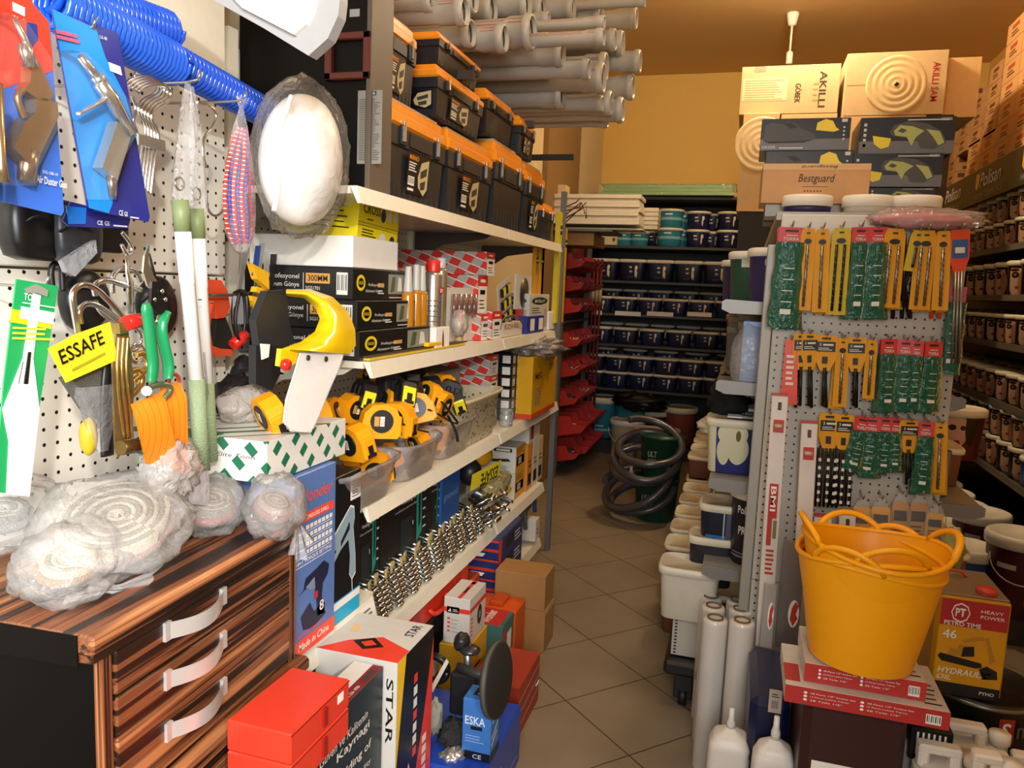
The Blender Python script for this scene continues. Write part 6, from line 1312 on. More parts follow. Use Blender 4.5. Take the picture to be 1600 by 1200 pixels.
part('cloth', MB().blob(at(1000, 628, y=7.25), (.22, .08, .07), .5, 3, 4, crumple=.6), M('0f0f11', .4), t, True)
# ================= red bin rack, left back =================
rkm = M('6b6a66', .5, .4, bump=0)
t = thing('bin_rack', 'grey slotted steel rack with red picking bins', 'rack', (-1.45, 6.6, 0))
for (x, y) in ((-1.42, 6.1), (-1.42, 7.15)): part('post', MB().box((x - .02, y - .02, 0), (x + .02, y + .02, 2.0)), rkm, t, True)
b = MB()
for k in range(40): b.box((-1.3995, 6.112, .1 + .045 * k), (-1.3985, 6.118, .12 + .045 * k))
part('slot_row', b, bk, t, True)
part('back_panel', MB().box((-1.485, 6.1, .1), (-1.475, 7.17, 2.0)), M('7a2018', .5), t, True)
for zz in (.08, 1.28): part('shelf', MB().box((-1.475, 6.12, zz), (-1.4, 7.15, zz + .02)), rkm, t, True)
def rbin():
    t = thing('picking_bin', 'x', 'picking bin', (0, 0, 0), 'red picking bins hung on the rack')
    w_, d_, h_ = .105, .19, .14; b = MB()
    b.prism([(0, -w_, 0), (d_, -w_, .03), (d_ + .035, -w_, .075), (d_ * .72, -w_, .085), (d_ * .6, -w_, h_), (0, -w_, h_)], (0, .004, 0)).prism([(0, w_ - .004, 0), (d_, w_ - .004, .03), (d_ + .035, w_ - .004, .075), (d_ * .72, w_ - .004, .085), (d_ * .6, w_ - .004, h_), (0, w_ - .004, h_)], (0, .004, 0))
    b.prism([(0, -w_, 0), (d_, -w_, .03), (d_, -w_, .034), (0, -w_, .004)], (0, 2 * w_, 0)).prism([(d_, -w_, .03), (d_ + .035, -w_, .075), (d_ + .031, -w_, .078), (d_ - .004, -w_, .034)], (0, 2 * w_, 0)).box((0, -w_, 0), (.004, w_, h_))
    part('bin_shell', b, M('b8261a', .4), t); return t
rb = rbin(); first = True
mixm = [M('8a8a86', .3, .8), M('c9a58a', .5), M('3a3a38', .4)]
random.seed(9)
nb = 0
for lv, zz in enumerate((.12, .34, .58, .82, 1.06, 1.34, 1.52, 1.70)):
    for j in range(4):
        y = 6.24 + .235 * j; loc = (-1.47 + (.03 if lv < 2 else 0), y, zz); lab = f'red picking bin on rack level {ORD[lv]} from the floor, {ORD[j]} from the near post'
        o = rb if first else None
        if first: rb.location = loc; rb['label'] = lab; rb.rotation_euler = (0, R(-4), 0); first = False
        else: o = dup(rb, loc, lab, (0, R(-4), 0), 1.25 if lv < 2 else 1)
        if (lv * 4 + j) % 2 == 0:
            c_ = MB(); 
            for q in range(9): c_.tube([(random.uniform(.04, .17), random.uniform(-.08, .08), .05), (random.uniform(.04, .19), random.uniform(-.08, .08), .10)], .009, 6)
            s_ = single('small_fittings', c_, mixm[(lv + j) % 3], f'small fittings filling the bin on level {ORD[lv]}, {ORD[j]} from the near post', 'fittings', loc, world=False); s_['kind'] = 'stuff'
for k in range(5):
    y = 6.25 + .2 * k; single('red_wand', MB().tube([(0, 0, 0), (0, 0, 1.85)], .012, 8).tube([(0, 0, 1.45), (0, 0, 1.58)], .018, 8, 1), [M('7a2218', .5), M('b89a7a', .5)], f'dark red rod hanging behind the bins, {ORD[k]} from near', 'rod', (-1.45 + .035 * k, 7.2, 0), world=False)
single('slotted_post', MB().box((-1.08, 4.9, 0), (-1.05, 4.93, .75)), rkm, 'short slotted post foot left of the red bins', 'post', (-1.06, 4.9, 0)) if False else None
bx('brown_top_carton', 'brown carton on the bin rack under the white boards', 'carton', -1.47, -1.13, 5.98, 6.3, 2.005, 2.02, [brown]) if False else None
bx('brown_top_carton', 'brown carton on top of the red bin rack', 'carton', -1.47, -1.17, 6.02, 6.5, 1.905, 2.0, [M('c79a63', .8)])
t = thing('beige_board_bundle', 'tall beige carton leaning by the pier above the boards', 'carton', (-1.42, 6.0, 2.28)); part('carton', MB().box((-1.46, 5.95, 2.28), (-1.4, 6.1, 2.36)), M('cdb285', .7), t, True)
# white boards sticking out
for k in range(7):
    a = -.80 - .006 * (k % 3); z0 = 2.055 + .032 * k; w_ = .30
    o = bx('white_profile_board', f'long white board sticking out into the aisle, {ORD[k]} from the bottom', 'board', -1.47, a, 5.85 + .01 * (k % 2), 5.85 + w_, z0, z0 + .030, [M('e0d6bf', .5)], group='white boards stacked over the bins')
bx('white_profile_board', 'thin white board slanting below the white stack', 'board', -1.47, -.78, 5.9, 6.15, 2.02, 2.032, [M('e0d6bf', .5)]).rotation_euler = (0, R(0), 0)
for k in range(5): bx('white_profile_board', f'short white board end behind the long stack, {ORD[k]} from the bottom', 'board', -1.47, -.70, 6.18, 6.36, 2.05 + .034 * k, 2.08 + .034 * k, [M('d9cdb0', .5)], group='short boards behind the long white ones')
t = single('wall_bracket_bar', MB().box((-1.47, 5.85, 2.002), (-1.0, 6.36, 2.019)), rkm, 'steel bar carrying the white boards', 'bar', (-1.3, 5.9, 2.002))
# ================= hose coils on green barrels =================
pB = at(1020, 815, z=0)
gb = M('15402c', .4)
for k, (dx, dy, z0, lab) in enumerate(((0, 0, 0, 'dark green pail on the floor, bottom of the hose stack'), (.02, .02, .30, 'upper dark green pail holding the hose coils'))):
    t = thing('green_pail', lab, 'pail', (pB.x + dx, pB.y + dy + .1, z0))
    part('pail_body', MB().lathe([(.125, 0), (.13, .005), (.15, .27), (.158, .275), (.158, .29), (0, .29)], 30), gb, t)
    b = MB(); q = Face(b, (-.1, -.149, .13), (1, 0, 0), (0, .05, 1), .2, .08, .004); q.text('ULT', .1, .3, .5, 0, w=.3, bold=True); q.lines(.1, .0, .5, .2, 2, 0, .3); part('lettering', b, M('8fa092', .5), t)
hm_, g = newmat('ribbed_hose', .32); o = g.xyz('Generated'); g.p.inputs['Base Color'].default_value = lin('3c3a3c')
def ribhose(label, c_, rx, ry, turns, r, tilt, seed):
    t = thing('corrugated_hose', label, 'hose', c_)
    P = []; n = int(turns * 40)
    for i in range(n + 1):
        a = 2 * math.pi * i / 40 + seed; k = 1 + .09 * math.sin(i * .11 + seed); q = Vector((rx * k * math.cos(a), ry * k * math.sin(a), (i / n - .5) * .09 * turns + .02 * math.sin(a * 1.5 + seed)))
        P.append(Matrix.Rotation(tilt[0], 3, 'X') @ Matrix.Rotation(tilt[1], 3, 'Y') @ q)
    Q = []; rr = []
    for a, b_ in zip(P, P[1:]):
        for f_ in (0, .25, .5, .75): Q.append(a.lerp(b_, f_)); rr.append(r if len(Q) % 2 else r * .9)
    part('hose_coil', MB().tube(Q, rr, 10), M('434042', .28, spec=.7), t); return t
cH = at(1010, 712, y=pB.y); ribhose('grey corrugated hose coil on top, tilted towards the aisle', cH, .21, .20, 3.3, .027, (R(32), R(6)), .5)
cH2 = at(1000, 762, y=pB.y + .02); ribhose('lower grey corrugated hose coil slung round the green pails', cH2, .235, .2, 2.2, .027, (R(28), R(-18)), 2)
single('small_bottle', MB().lathe([(.02, 0), (.022, .05), (.01, .08), (.01, .1), (0, .1)], 14), M('b8907a', .5), 'small pinkish bottle standing inside the hose coil', 'bottle', at(985, 752, y=pB.y - .1), world=False)
# ================= central gondola: carcass =================
GX0, GX1, GY0, GY1 = .09, .62, 2.6, 6.9; GC = .355
gm = M('a39d92', .45, .2); gmt = M('d8d2c4', .45)
t = thing('gondola', 'double-sided grey shelving gondola with perforated end panel', 'shelving', (GC, 4.6, 0))
part('spine', MB().box((GC - .02, GY0 + .04, 0), (GC + .02, GY1, 1.8)), gm, t, True)
part('end_pegboard', MB().box((GX0, GY0, .62), (GX1 + .0, GY0 + .02, 1.72), c=.002), pegf_m, t, True, 'perforated end panel')
part('end_top_panel', MB().box((GX0, GY0 - .003, 1.722), (GX1, GY0 + .02, 1.815), c=.003), gmt, t, True, 'plain pale panel above the holes')
part('end_side_flange', MB().box((GX0 - .035, GY0 + .0, 0), (GX0 - .002, GY0 + .03, 1.72), c=.003), gm, t, True)
part('end_lower_panel', MB().box((GX0, GY0 + .003, 0), (GX1, GY0 + .02, .618)), pegf_m, t, True)
LSZ = [.2, .595, .912, 1.255, 1.53]
for sd, sx in (('left', -1), ('right', 1)):
    for zz in LSZ:
        if sx > 0 and zz > 1.4: continue
        xe = GC + (-.43 if sx < 0 else .335 if zz > 1.2 else .425)
        b = MB().box((GC, GY0 + .12, zz - .02), (xe, GY1, zz))
        s_ = part('shelf', b, gm, t, True)
        x0, x1 = (GX0 + .01, xe) if sx < 0 else (GX1 - .01, xe)
        part('shelf_end_flange', MB().prism([(x0, GY0 + .112, zz - .035), (xe - sx * .03, GY0 + .112, zz - .035), (xe, GY0 + .112, zz - .022), (xe, GY0 + .112, zz + .004), (xe - sx * .012, GY0 + .112, zz + .012), (x0, GY0 + .112, zz + .006)], (0, .008, 0)), M('8f8b86', .4, .4), s_, True)
    part('upright_post', MB().box((GC + sx * .02, GY0 + .1, 0), (GC + sx * .06, GY0 + .14, 1.8)), gm, t, True)
part('top_board', MB().box((GC - .28, GY0 + .03, 1.80), (GC + .265, GY1, 1.826)), gm, t, True)
# ---------- goods on the left face ----------
def tubrow(kind, z, y0, n, dy, x, sc, desc):
    for i in range(n):
        put(kind, (x + .012 * ((i * 7) % 3 - 1), y0 + dy * i, z), f'{desc}, {ORD[i]} from the near end', R(90), sc)
tubrow('terra', .597, 3.28, 14, .25, .03, 1.0, 'terracotta tub, waist-high left gondola shelf')
tubrow('terra', .202, 3.2, 12, .27, .0, 1.15, 'terracotta tub, lowest left gondola shelf')
for k in range(2): tubrow('terra', .914 + .142 * k, 3.12, 14, .25, .03, 1., f'tub on the chest-high left gondola shelf, {("lower", "upper")[k]} layer')
# floor row of tubs stacked in front (towards the aisle)
for i in range(9):
    for k in range(3 + (i > 4)):
        put('terra', (-.19, 3.55 + .27 * i, .0 + .142 * k), f'terracotta tub on the floor beside gondola, {ORD[k]} layer, {ORD[i]} column', R(90), .95)
# near tubs
p = at(1158, 700, y=2.93)
whiteflower = layers('flower_tub_print', '2a3270', [('e', -.1, .145, .55, .05, 'ded9b4'), ('e', .1, .09, .42, .055, 'ded9b4'), ('e', -.45, .08, .22, .05, 'ded9b4'), ('e', .1, .14, .1, .02, '6a5a2c'), ('r', 1.15, .1, .45, .2, 'c9c69a'), ('r', .72, .1, .03, .2, 'efe9d6'), ('r', -1.2, .1, .5, .2, 'ded9b4')])
tub('paint_tub', 'white-flower tub with rags and stickers on its lid, near end', 'paint tub', (.005, 2.92, .915), .105, .20, whiteflower, lidm, 5, .85)
bluestr = layers('blue_stripe_tub_print', '171b2e', [('r', -.35, .05, .4, .018, '2f78b8'), ('r', -.1, .1, .03, .2, 'a9c4c4'), ('r', .7, .1, .7, .2, '5a5568'), ('r', .7, .13, .3, .008, '1c2050')])
tub('paint_tub', 'tub with blue stripe and grey panel left of the round bucket', 'paint tub', (-.005, 2.96, .6), .10, .185, bluestr, lidm, 5, .9)
prim = layers('primera_bucket_print', '14161f', [('r', .1, .03, 1.2, .003, '8c8f96'), ('r', .1, .042, 1.2, .002, '8c8f96')])
tt = tub('paint_bucket', 'round dark bucket reading Polisan PRIMERA', 'paint bucket', (.10, 2.86, .597), .095, .285, prim, lidm, 2, 1, rz=R(-10), text=[('Polisan', -.25, .19, .028, .075), ('PRIMERA', .0, .115, .03, .105)])
t = tub('paint_tub', 'open pale empty tub hanging over the left edge', 'paint tub', (-.12, 2.86, .36), .11, .20, M('d8cfba', .45), M('e4dcc8', .4), 5, .85)
bx('white_lidded_tub_base', 'white perforated panel box below the open pale tub', 'box', -.17, -.02, 2.83, 3.0, .2, .358, [M('bfb8a8', .5), bk], {'-y': lambda q: [q.rect(.06, .05 + .08 * k, .12, .09 + .08 * k, 1) for k in range(11)]})
tub('paint_tub', 'dark tub with pale lid standing inside the open pale one', 'paint tub', (-.05, 2.93, .47), .085, .19, M('1e1a24', .5), lidm, 5, .85)
t = thing('trolley', 'low black platform trolley with small caster', 'trolley', (-.1, 2.95, 0))
part('platform', MB().box((-.19, 2.78, .14), (.02, 3.25, .195), c=.012), bk, t, True)
part('caster', MB().tube([(-.13, 2.85, .035), (-.10, 2.85, .035)], .035, 16), M('101010', .5), t, True)
part('fork', MB().box((-.15, 2.83, .03), (-.08, 2.87, .14), c=.004), bk, t, True)
single('black_cloth', MB().blob(at(1142, 622, y=3.0), (.075, .08, .085), .35, 2.5, 2, crumple=.3), M('08080a', .8), 'black cloth heap lying on the pale tubs', 'cloth', at(1142, 645, y=3.0))
for k in range(3): single('folded_paper_pack', MB().box((.02 + .01 * k, 2.85, 1.118 + .014 * k), (.12, 3.05, 1.128 + .014 * k)), M(('8a8884', '3a3a3c', 'a9a7a2')[k], .4), f'thin glossy packet on the flower tub lid, {ORD[k]} from the bottom', 'packet', (.06, 2.9, 1.118 + .014 * k))
single('rag', MB().blob(at(1115, 665, y=2.95), (.05, .06, .03), .4, 3, 6, crumple=.5), M('c9bfa2', .9), 'crumpled pale rag on the flower tub', 'rag', at(1112, 675, y=2.95))
single('lid_sticker_card', MB().box((-.03, 2.86, 1.117), (.04, 2.92, 1.122)), paper, 'small white card on the flower tub lid', 'card', (0, 2.88, 1.117))
# hanging clear bag with blue sheet, near top left of the gondola
p = at(1180, 565, y=2.75)
bx('bagged_blue_folder', 'blue sheet in a dusty clear bag standing on the upper left shelf', 'folder', -.0, .085, 2.76, 2.8, 1.262, 1.47, [M('8fb0e0', .4)], None)
single('dusty_clear_bag', MB().blob(at(1172, 560, y=2.77), (.065, .035, .125), .12, 2, 3, crumple=.1), film('e9e6df', .22, .35, .2, .4), 'dusty clear bag round the blue sheet', 'bag', at(1172, 600, y=2.77))
for k, (x, y, z, w_, h_, c1, l) in enumerate(((.02, 3.1, 1.26, .07, .2, 'a8433a', 'red and white spray bottle on the upper left shelf'), (-.03, 3.3, 1.26, .06, .17, '6a665e', 'grey can behind the spray bottle'), (.03, 3.55, 1.26, .09, .22, '4b4a52', 'dark canister further along the upper shelf'), (-.02, 3.8, 1.26, .09, .2, '8a8578', 'beige canister far along the upper shelf'), (.02, 4.1, 1.26, .1, .22, '3a3834', 'black canister farthest on the upper shelf'))):
    tub('canister', l, 'canister', (x, y, z), w_ * .55, h_, M(c1, .4), M('8f8a80', .4), 2, 1)
# upper left: purple/green tubs
purp = layers('purple_tub_print', '2c2058', [('r', -.2, .14, .3, .01, 'cfcadf'), ('r', -.2, .1, .2, .008, 'cfcadf')]); orit = layers('green_tub_print', '1e4c38', [('r', -.1, .15, .5, .02, 'd2d8c8'), ('r', .8, .1, .3, .2, 'b9c4a9')])
for i, (x, y, z, r, h, mt, l) in enumerate(((.10, 2.85, 1.55, .1, .19, purp, 'purple tub at the top left corner of the gondola'), (.03, 3.1, 1.55, .1, .19, orit, 'green tub behind the purple one at top left'), (-.01, 3.4, 1.535, .095, .17, purp, 'second purple tub along the top left shelf'), (.0, 3.7, 1.535, .095, .18, orit, 'second green tub along the top left shelf'), (-.02, 4.0, 1.535, .095, .18, nav, 'dark tub along the top left shelf'), (.0, 4.3, 1.535, .095, .18, purp, 'third purple tub further along'), (-.02, 4.65, 1.535, .095, .18, nav, 'second dark tub further along'), (0, 5.0, 1.535, .095, .18, orit, 'farthest green tub on the top left shelf'))):
    tub('paint_tub', l, 'paint tub', (x, y, 1.532), r, h, mt, lidw, 2, 1)
for i in range(9):
    tub('canister', f'dim canister on the upper left gondola shelf, {ORD[i]} past the black one', 'canister', (-.02, 4.35 + .22 * i, 1.257), .07, .2, (M('5a564c', .5), M('8a7b62', .5), M('3c3a38', .5))[i % 3], M('9a917c', .4), 2, 1)
# ---------- right face ----------
maroon = layers('maroon_face_print', '5a1420', [('e', .2, .12, .42, .07, 'd7a78a'), ('e', .05, .135, .14, .012, '23100e'), ('e', .42, .135, .1, .01, '23100e'), ('e', .25, .075, .12, .009, '9a1c22'), ('e', .75, .15, .25, .09, '1a0e0e')])
tub('paint_tub', 'maroon tub picturing a woman beside the right end of pegboard', 'paint tub', (.87, 3.55, .93), .11, .21, maroon, lidm, 2, 1, rz=R(-20))
p = at(1482, 730, y=2.85); t = thing('grey_tin', 'plain grey tin standing on the right-hand shelf', 'tin', (.665, 2.86, .914)); part('tin_body', MB().lathe([(.036, 0), (.038, .004), (.038, .14), (.0365, .145), (.038, .15), (.036, .155), (.033, .15), (0, .15)], 28), M('85828a', .3, .6), t)
for i in range(6): put('terra', (.70, 3.1 + .26 * i, .914), f'terracotta tub on the right gondola shelf, {ORD[i]} from near', R(-90), 1)
for i in range(5): put('terra', (.70, 2.9 + .26 * i, .597), f'terracotta tub on the lower right gondola shelf, {ORD[i]} from near', R(-90), 1)
single('yellow_rag_bag', MB().blob(at(1486, 860, y=2.5), (.03, .05, .06), .3, 2.5, 5, crumple=.3), M('8f8a4a', .6), 'yellowish bag hanging by the right edge of the panel', 'bag', at(1486, 890, y=2.5))
# big round buckets in the right aisle
blueb = layers('blue_bucket_print', '1c4a86', [('e', .1, .16, .8, .08, '2a66ad'), ('e', -.4, .1, .3, .05, '133866')]); mar2 = layers('maroon_bucket_print', '4a141c', [('e', .5, .1, .35, .09, 'c9a08a'), ('e', .35, .13, .1, .012, '20100e'), ('r', -.5, .24, .3, .012, 'cfc6bb')])
buckets = [(1512, 850, 4.15, .135, .35, blueb, 'blue round bucket with white lid behind the oil tin', 0), (1470, 812, 4.55, .14, .36, M('8a8272', .5), 'pale bucket behind the blue one', 0), (1598, 832, 4.05, .145, .38, mar2, 'maroon round bucket with portrait at right frame edge', R(-10)), (1534, 797, 4.5, .135, .36, mar2, 'maroon bucket with lettering behind the portrait one', 0)]
for px, py, Y, r, h, mt, l, rz in buckets:
    p = at(px, py, y=Y); z0 = max(0, p.z - h)
    if z0 > .02: bx('bucket_stand', 'grey low stand under ' + l.split(' with')[0].split(' behind')[0], 'stand', p.x - r * .8, p.x + r * .8, Y - r * .8, Y + r * .8, 0, z0 - .001, [M('3a3833', .6)])
    tub('paint_bucket', l, 'paint bucket', (p.x, Y, z0), r, h, mt, lidw, 2, 1, rz=rz, handle=True)
for i in range(8):
    Y = 4.95 + .28 * i; p = at(1520 - 6 * i, 790 - 22 * i, y=Y)
    tub('paint_bucket', f'bucket in the right aisle row, {ORD[i]} behind the portrait bucket', 'paint bucket', (1.28, Y, .08), .15, .34, mar2, lidw, 2, 1)
bx('bucket_plinth', 'dark low plinth under the row of buckets in the right aisle', 'plinth', 1.1, 1.45, 4.75, 7.3, 0, .079, [M('2a2824', .6)])
# ================= right wall paint shelving =================
t = thing('paint_shelving', 'dark wall shelving with Polisan header full of portrait paint cans', 'shelving', (1.7, 5.6, 0))
RZ = [.6, 1.0, 1.345, 1.63, 1.93]
sm = M('262320', .5); se = M('5f5950', .5)
part('back_panel', MB().box((1.86, 3.5, 0), (1.895, 7.9, 2.48)), sm, t, True)
for zz in RZ:
    part('shelf', MB().box((1.5, 3.5, zz - .03), (1.86, 7.3, zz - .002), 0).box((1.485, 3.5, zz - .035), (1.5, 7.3, zz + .002), 1), [sm, se], t, True)
part('base', MB().box((1.46, 3.5, 0), (1.86, 7.3, .17)), sm, t, True); part('top_board', MB().box((1.5, 3.5, 2.45), (1.895, 7.3, 2.485)), sm, t, True)
hd = part('header_board', MB().box((1.47, 3.5, 2.26), (1.5, 7.28, 2.49)), M('1e1c1b', .45), t, True)
for i, yy in enumerate((7.1, 6.15, 5.2, 4.25)):
    b = MB(); q = Face(b, (1.47, yy, 2.27), (0, -1, 0), (0, 0, 1), .7, .2, .002)
    q.poly([(0, .5), (0, .94), (.12, .94), (.12, .5), (.06, .36)], 1); q.text('Polisan', .14, .42, .5, 0, w=.66, bold=True, italic=True); q.text('HOME COSMETICS', .0, .08, .18, 2, w=.85)
    part('header_lettering', b, [paper, M('e3ae1d', .4), M('a09a90', .5)], hd, True)
def facecan(v):
    base = ('2b1512', '3a1016', '201412')[v]
    return layers('portrait_can_print', base, [('e', .12, .075, .5, .08, 'c09a7c'), ('e', .45, .06, .22, .06, '9a6e54'), ('e', .06, .1, .24, .016, '1c0d0b'), ('e', .06, .101, .08, .006, '8a6a54'), ('e', .0, .124, .28, .007, '1c0d0b'), ('e', .22, .038, .12, .008, '8f2a26'), ('e', -.5, .08, .2, .1, '150c0b'), ('e', .2, .15, .6, .018, '150c0b')])
fcan = [facecan(v) for v in range(3)]
cp = []
for v in range(3):
    t = tub('paint_can', 'x', 'paint can', (0, 0, -5), .092, .172, fcan[v], lidm, 2, 1, group='portrait paint cans on the right wall'); cp.append([t, False])
bc = tub('paint_can', 'x', 'paint can', (0, 0, -5), .1, .165, layers('blue_flower_print', '123e86', [('e', .1, .07, .35, .05, '2f7fd0'), ('e', .3, .1, .2, .03, '5aa4e6'), ('r', .75, .08, .14, .2, 'e6e2d8'), ('r', 1.2, .08, .3, .2, '1a1a1c')]), lidw, 2, 1, group='portrait paint cans on the right wall')
bcu = False
random.seed(2)
def can(loc, label, v=0, sc=1.):
    rz = R(-62) + random.uniform(-.25, .25)
    if not cp[v][1]: o = cp[v][0]; o.location = loc; o['label'] = label; o.rotation_euler = (0, 0, rz); cp[v][1] = True; o.scale = (sc,) * 3; return o
    return dup(cp[v][0], loc, label, (0, 0, rz), sc)
names = ['lowest', 'second lowest', 'middle', 'second highest', 'highest']
for si, (zz, lay_, dy, sc) in enumerate(((.6, 2, .215, 1.04), (1.0, 1, .21, 1.02), (1.345, 1, .205, 1.0), (1.63, 1, .245, 1.18), (1.93, 2, .21, .94))):
    for k in range(lay_):
        n = int(3.3 / dy)
        for i in range(n):
            Y = 4.05 + dy * i; loc = (1.588, Y, zz + .178 * sc * k)
            lab = f'portrait can on {names[si]} right shelf{", " + ("lower", "upper")[k] + " layer" if lay_ > 1 else ""}, {ORD[i]} from the near end'
            if si == 0 and i < 4:
                lab = lab.replace('portrait can', 'blue flower can')
                if not bcu: bc.location = loc; bc['label'] = lab; bc.rotation_euler = (0, 0, R(-62)); bcu = True
                else: dup(bc, loc, lab, (0, 0, R(-62)), 1)
            else: can(loc, lab, (i * 2 + si) % 3, sc)
    if si in (1, 2):
        for i in range(11): can((1.762, 4.4 + .27 * i, zz + .045), f'portrait can, rear row of {names[si]} right shelf, {ORD[i]} from near', i % 3, .85)
        single('can_riser', MB().box((1.715, 4.25, zz), (1.85, 7.25, zz + .043)), sm, f'dark riser under the rear cans of the {names[si]} right shelf', 'riser', (1.77, 5, zz))
    if si == 3:
        for i in (4, 7): pass
# cartons on top of the right shelving
ctn = M('cf9c62', .75); ctn2 = M('b98854', .75); cpr = M('a8512a', .6); cpd = M('5c3a24', .6)
def fct(q): q.rect(.3, .6, .7, .8, 1); q.lines(.28, .25, .72, .55, 2, 2, .5)
def fct2(q): q.rect(.1, .6, .35, .9, 1); q.rect(.65, .6, .9, .9, 1); q.text('C)SUNUN', .25, .15, .2, 2, w=.5, bold=True) if False else q.lines(.25, .15, .75, .4, 1, 2, .8)
for r_ in range(7):
    for i in range(5 if r_ > 1 else 7):
        bx('orange_carton', f'orange-brown carton over the right shelves, column {ORD[i]} from near, layer {ORD[r_]}', 'carton', 1.5, 1.72, 4.25 + .335 * i, 4.58 + .335 * i, 2.488 + .125 * r_, 2.61 + .125 * r_, [ctn, cpr, cpd], {'-x': fct}, 'cartons stacked on the right wall shelving', c=.0)
random.seed(8)
for i in range(4):
    for j in range(2):
        for r_ in range((6, 5, 6, 5)[i] - j * 0 - (1 if i < 3 and j == 1 else 0)):
            Y = 5.98 + .34 * i if r_ > 1 else None
            if i == 0 and r_ < 2 and j == 0: continue
            y0 = 6.62 + .3 * i if r_ < 2 else 5.95 + .36 * i
            if y0 > 7.4 or (r_ < 2 and j == 0 and y0 < 6.6): continue
            bx('brown_stepped_carton', f'small brown carton in the stepped pile, stack {ORD[i]}, {("wall side", "aisle side")[1 - j]}, layer {ORD[r_]}', 'carton', 1.5 + .2 * j, 1.69 + .2 * j, y0, y0 + .28, 2.488 + .115 * r_, 2.60 + .115 * r_, [ctn2, cpd, cpd], {'-y': fct2, '-x': fct}, 'cartons stacked on the right wall shelving', c=0)
# big cartons on top of the gondola / back
def fak(q):
    q.text('AKILLI', .80, .86, .07, 1, w=.74, bold=True, rot=-90); q.text('GÖBEK', .56, .62, .07, 1, w=.4, bold=True, rot=-90); q.rect(.02, .28, .48, .76, 3, .0003); q.lines(.04, .3, .46, .74, 9, 2, .35); q.lines(.74, .25, .8, .7, 4, 2, .3); q.rect(.13, .88, .25, 1, 4); q.rect(.2, .1, .3, .4, 1) if False else None
kr = M('d9b27c', .75)
def Yb(px, py, y): p = at(px, py, y=y); return p
A = Yb(1160, 105, 5.3); B = Yb(1308, 176, 5.3)
bx('akilli_carton', 'cream carton lettered AKILLI sideways with printed table', 'carton', A.x, B.x, 5.3, 5.8, B.z, A.z, [M('d0b284', .7), M('3c2a18', .6), M('b0905c', .6), M('e8d2a6', .6), M('9a8f78', .5)], {'-y': fak, '-x': lambda q: q.rect(.1, .2, .3, .5, 2)})
A2 = Yb(1325, 84, 5.25); B2 = Yb(1473, 178, 5.25)
o = bx('akilli_sam_carton', 'cream carton lettered AKILLI SAM in red behind the white disc', 'carton', A2.x, B2.x, 5.25, 5.8, B2.z, A2.z, [M('d4b78a', .7), M('b8281c', .6), M('b0905c', .6)], {'-y': lambda q: (q.text('AKILLI SAM', .86, .82, .07, 1, w=.62, bold=True, rot=-90), q.rect(.02, .48, .25, .5, 2))})
t = thing('white_ceiling_rose', 'round cream moulded disc standing before the AKILLI SAM carton', 'ceiling rose', (.75, 5.2, B2.z))
cR = Yb(1400, 132, 5.2); rad = (175 / 2) / F * (cR - EYE).dot(cf) * .5 * 1.0
pr = []
for k in range(9): r0 = rad * (1 - k / 9); pr += [(r0, .007 + .002 * (k % 2)), (r0 - rad * .04, .011 - .002 * (k % 2))]
part('moulded_disc', MB().lathe([(rad, 0)] + pr + [(0, .012)], 40).xf(Matrix.Translation(cR) @ Matrix.Rotation(R(90), 4, 'X')), M('ecd09a', .5), t, True)
part('centre_hole', MB().lathe([(.012, .012), (0, .014)], 12).xf(Matrix.Translation(cR) @ Matrix.Rotation(R(90), 4, 'X')), bk, t, True)
bx('carton', 'wide pale carton right of the AKILLI SAM one with glossy tape', 'carton', B2.x + .01, B2.x + .2, 5.35, 5.8, B2.z - .0, A2.z - .02, [M('dcb980', .5)])
# lower tier of cartons under them
C1 = Yb(1162, 180, 5.25); C2 = Yb(1255, 330, 5.25)
zg = 1.83
bx('brown_tall_carton', 'tall cream carton under the AKILLI one with half a round disc', 'carton', C1.x, .12, 5.25, 5.8, 2.101, B.z - .004, [M('dab784', .7)])
bx('dark_carton', 'dark carton under the tall cream one at the gondola edge', 'carton', -.08, .12, 5.27, 5.78, zg, 2.10, [M('1d1a18', .6)])
t = thing('white_ceiling_rose', 'half-hidden cream moulded disc behind the shoe boxes at left', 'ceiling rose', (C1.x + .1, 5.2, 2.4)); c2 = Yb(1190, 225, 5.2)
part('moulded_disc', MB().lathe([(rad * 1.0, 0)] + pr + [(0, .012)], 40).xf(Matrix.Translation(c2) @ Matrix.Rotation(R(90), 4, 'X')), M('ecd09a', .5), t, True)
bx('cream_carton', 'cream carton under the AKILLI one, middle', 'carton', .13, .46, 5.3, 5.8, zg, B.z - .004, [kr])
bx('cream_carton', 'cream carton under the AKILLI SAM one', 'carton', .475, .95, 5.25, 5.8, zg, B2.z - .004, [kr])
bx('dark_slot_carton', 'dark carton at the right under the AKILLI SAM one', 'carton', .96, 1.1, 5.25, 5.8, zg, B2.z - .004, [M('3c2618', .7)])
single('top_board_extension', MB().box((-.25, 5.15, 1.8), (1.15, 5.9, 1.828)), gm, 'grey board on the gondola that carries the big cartons', 'board', (.4, 5.5, 1.8)) if False else None
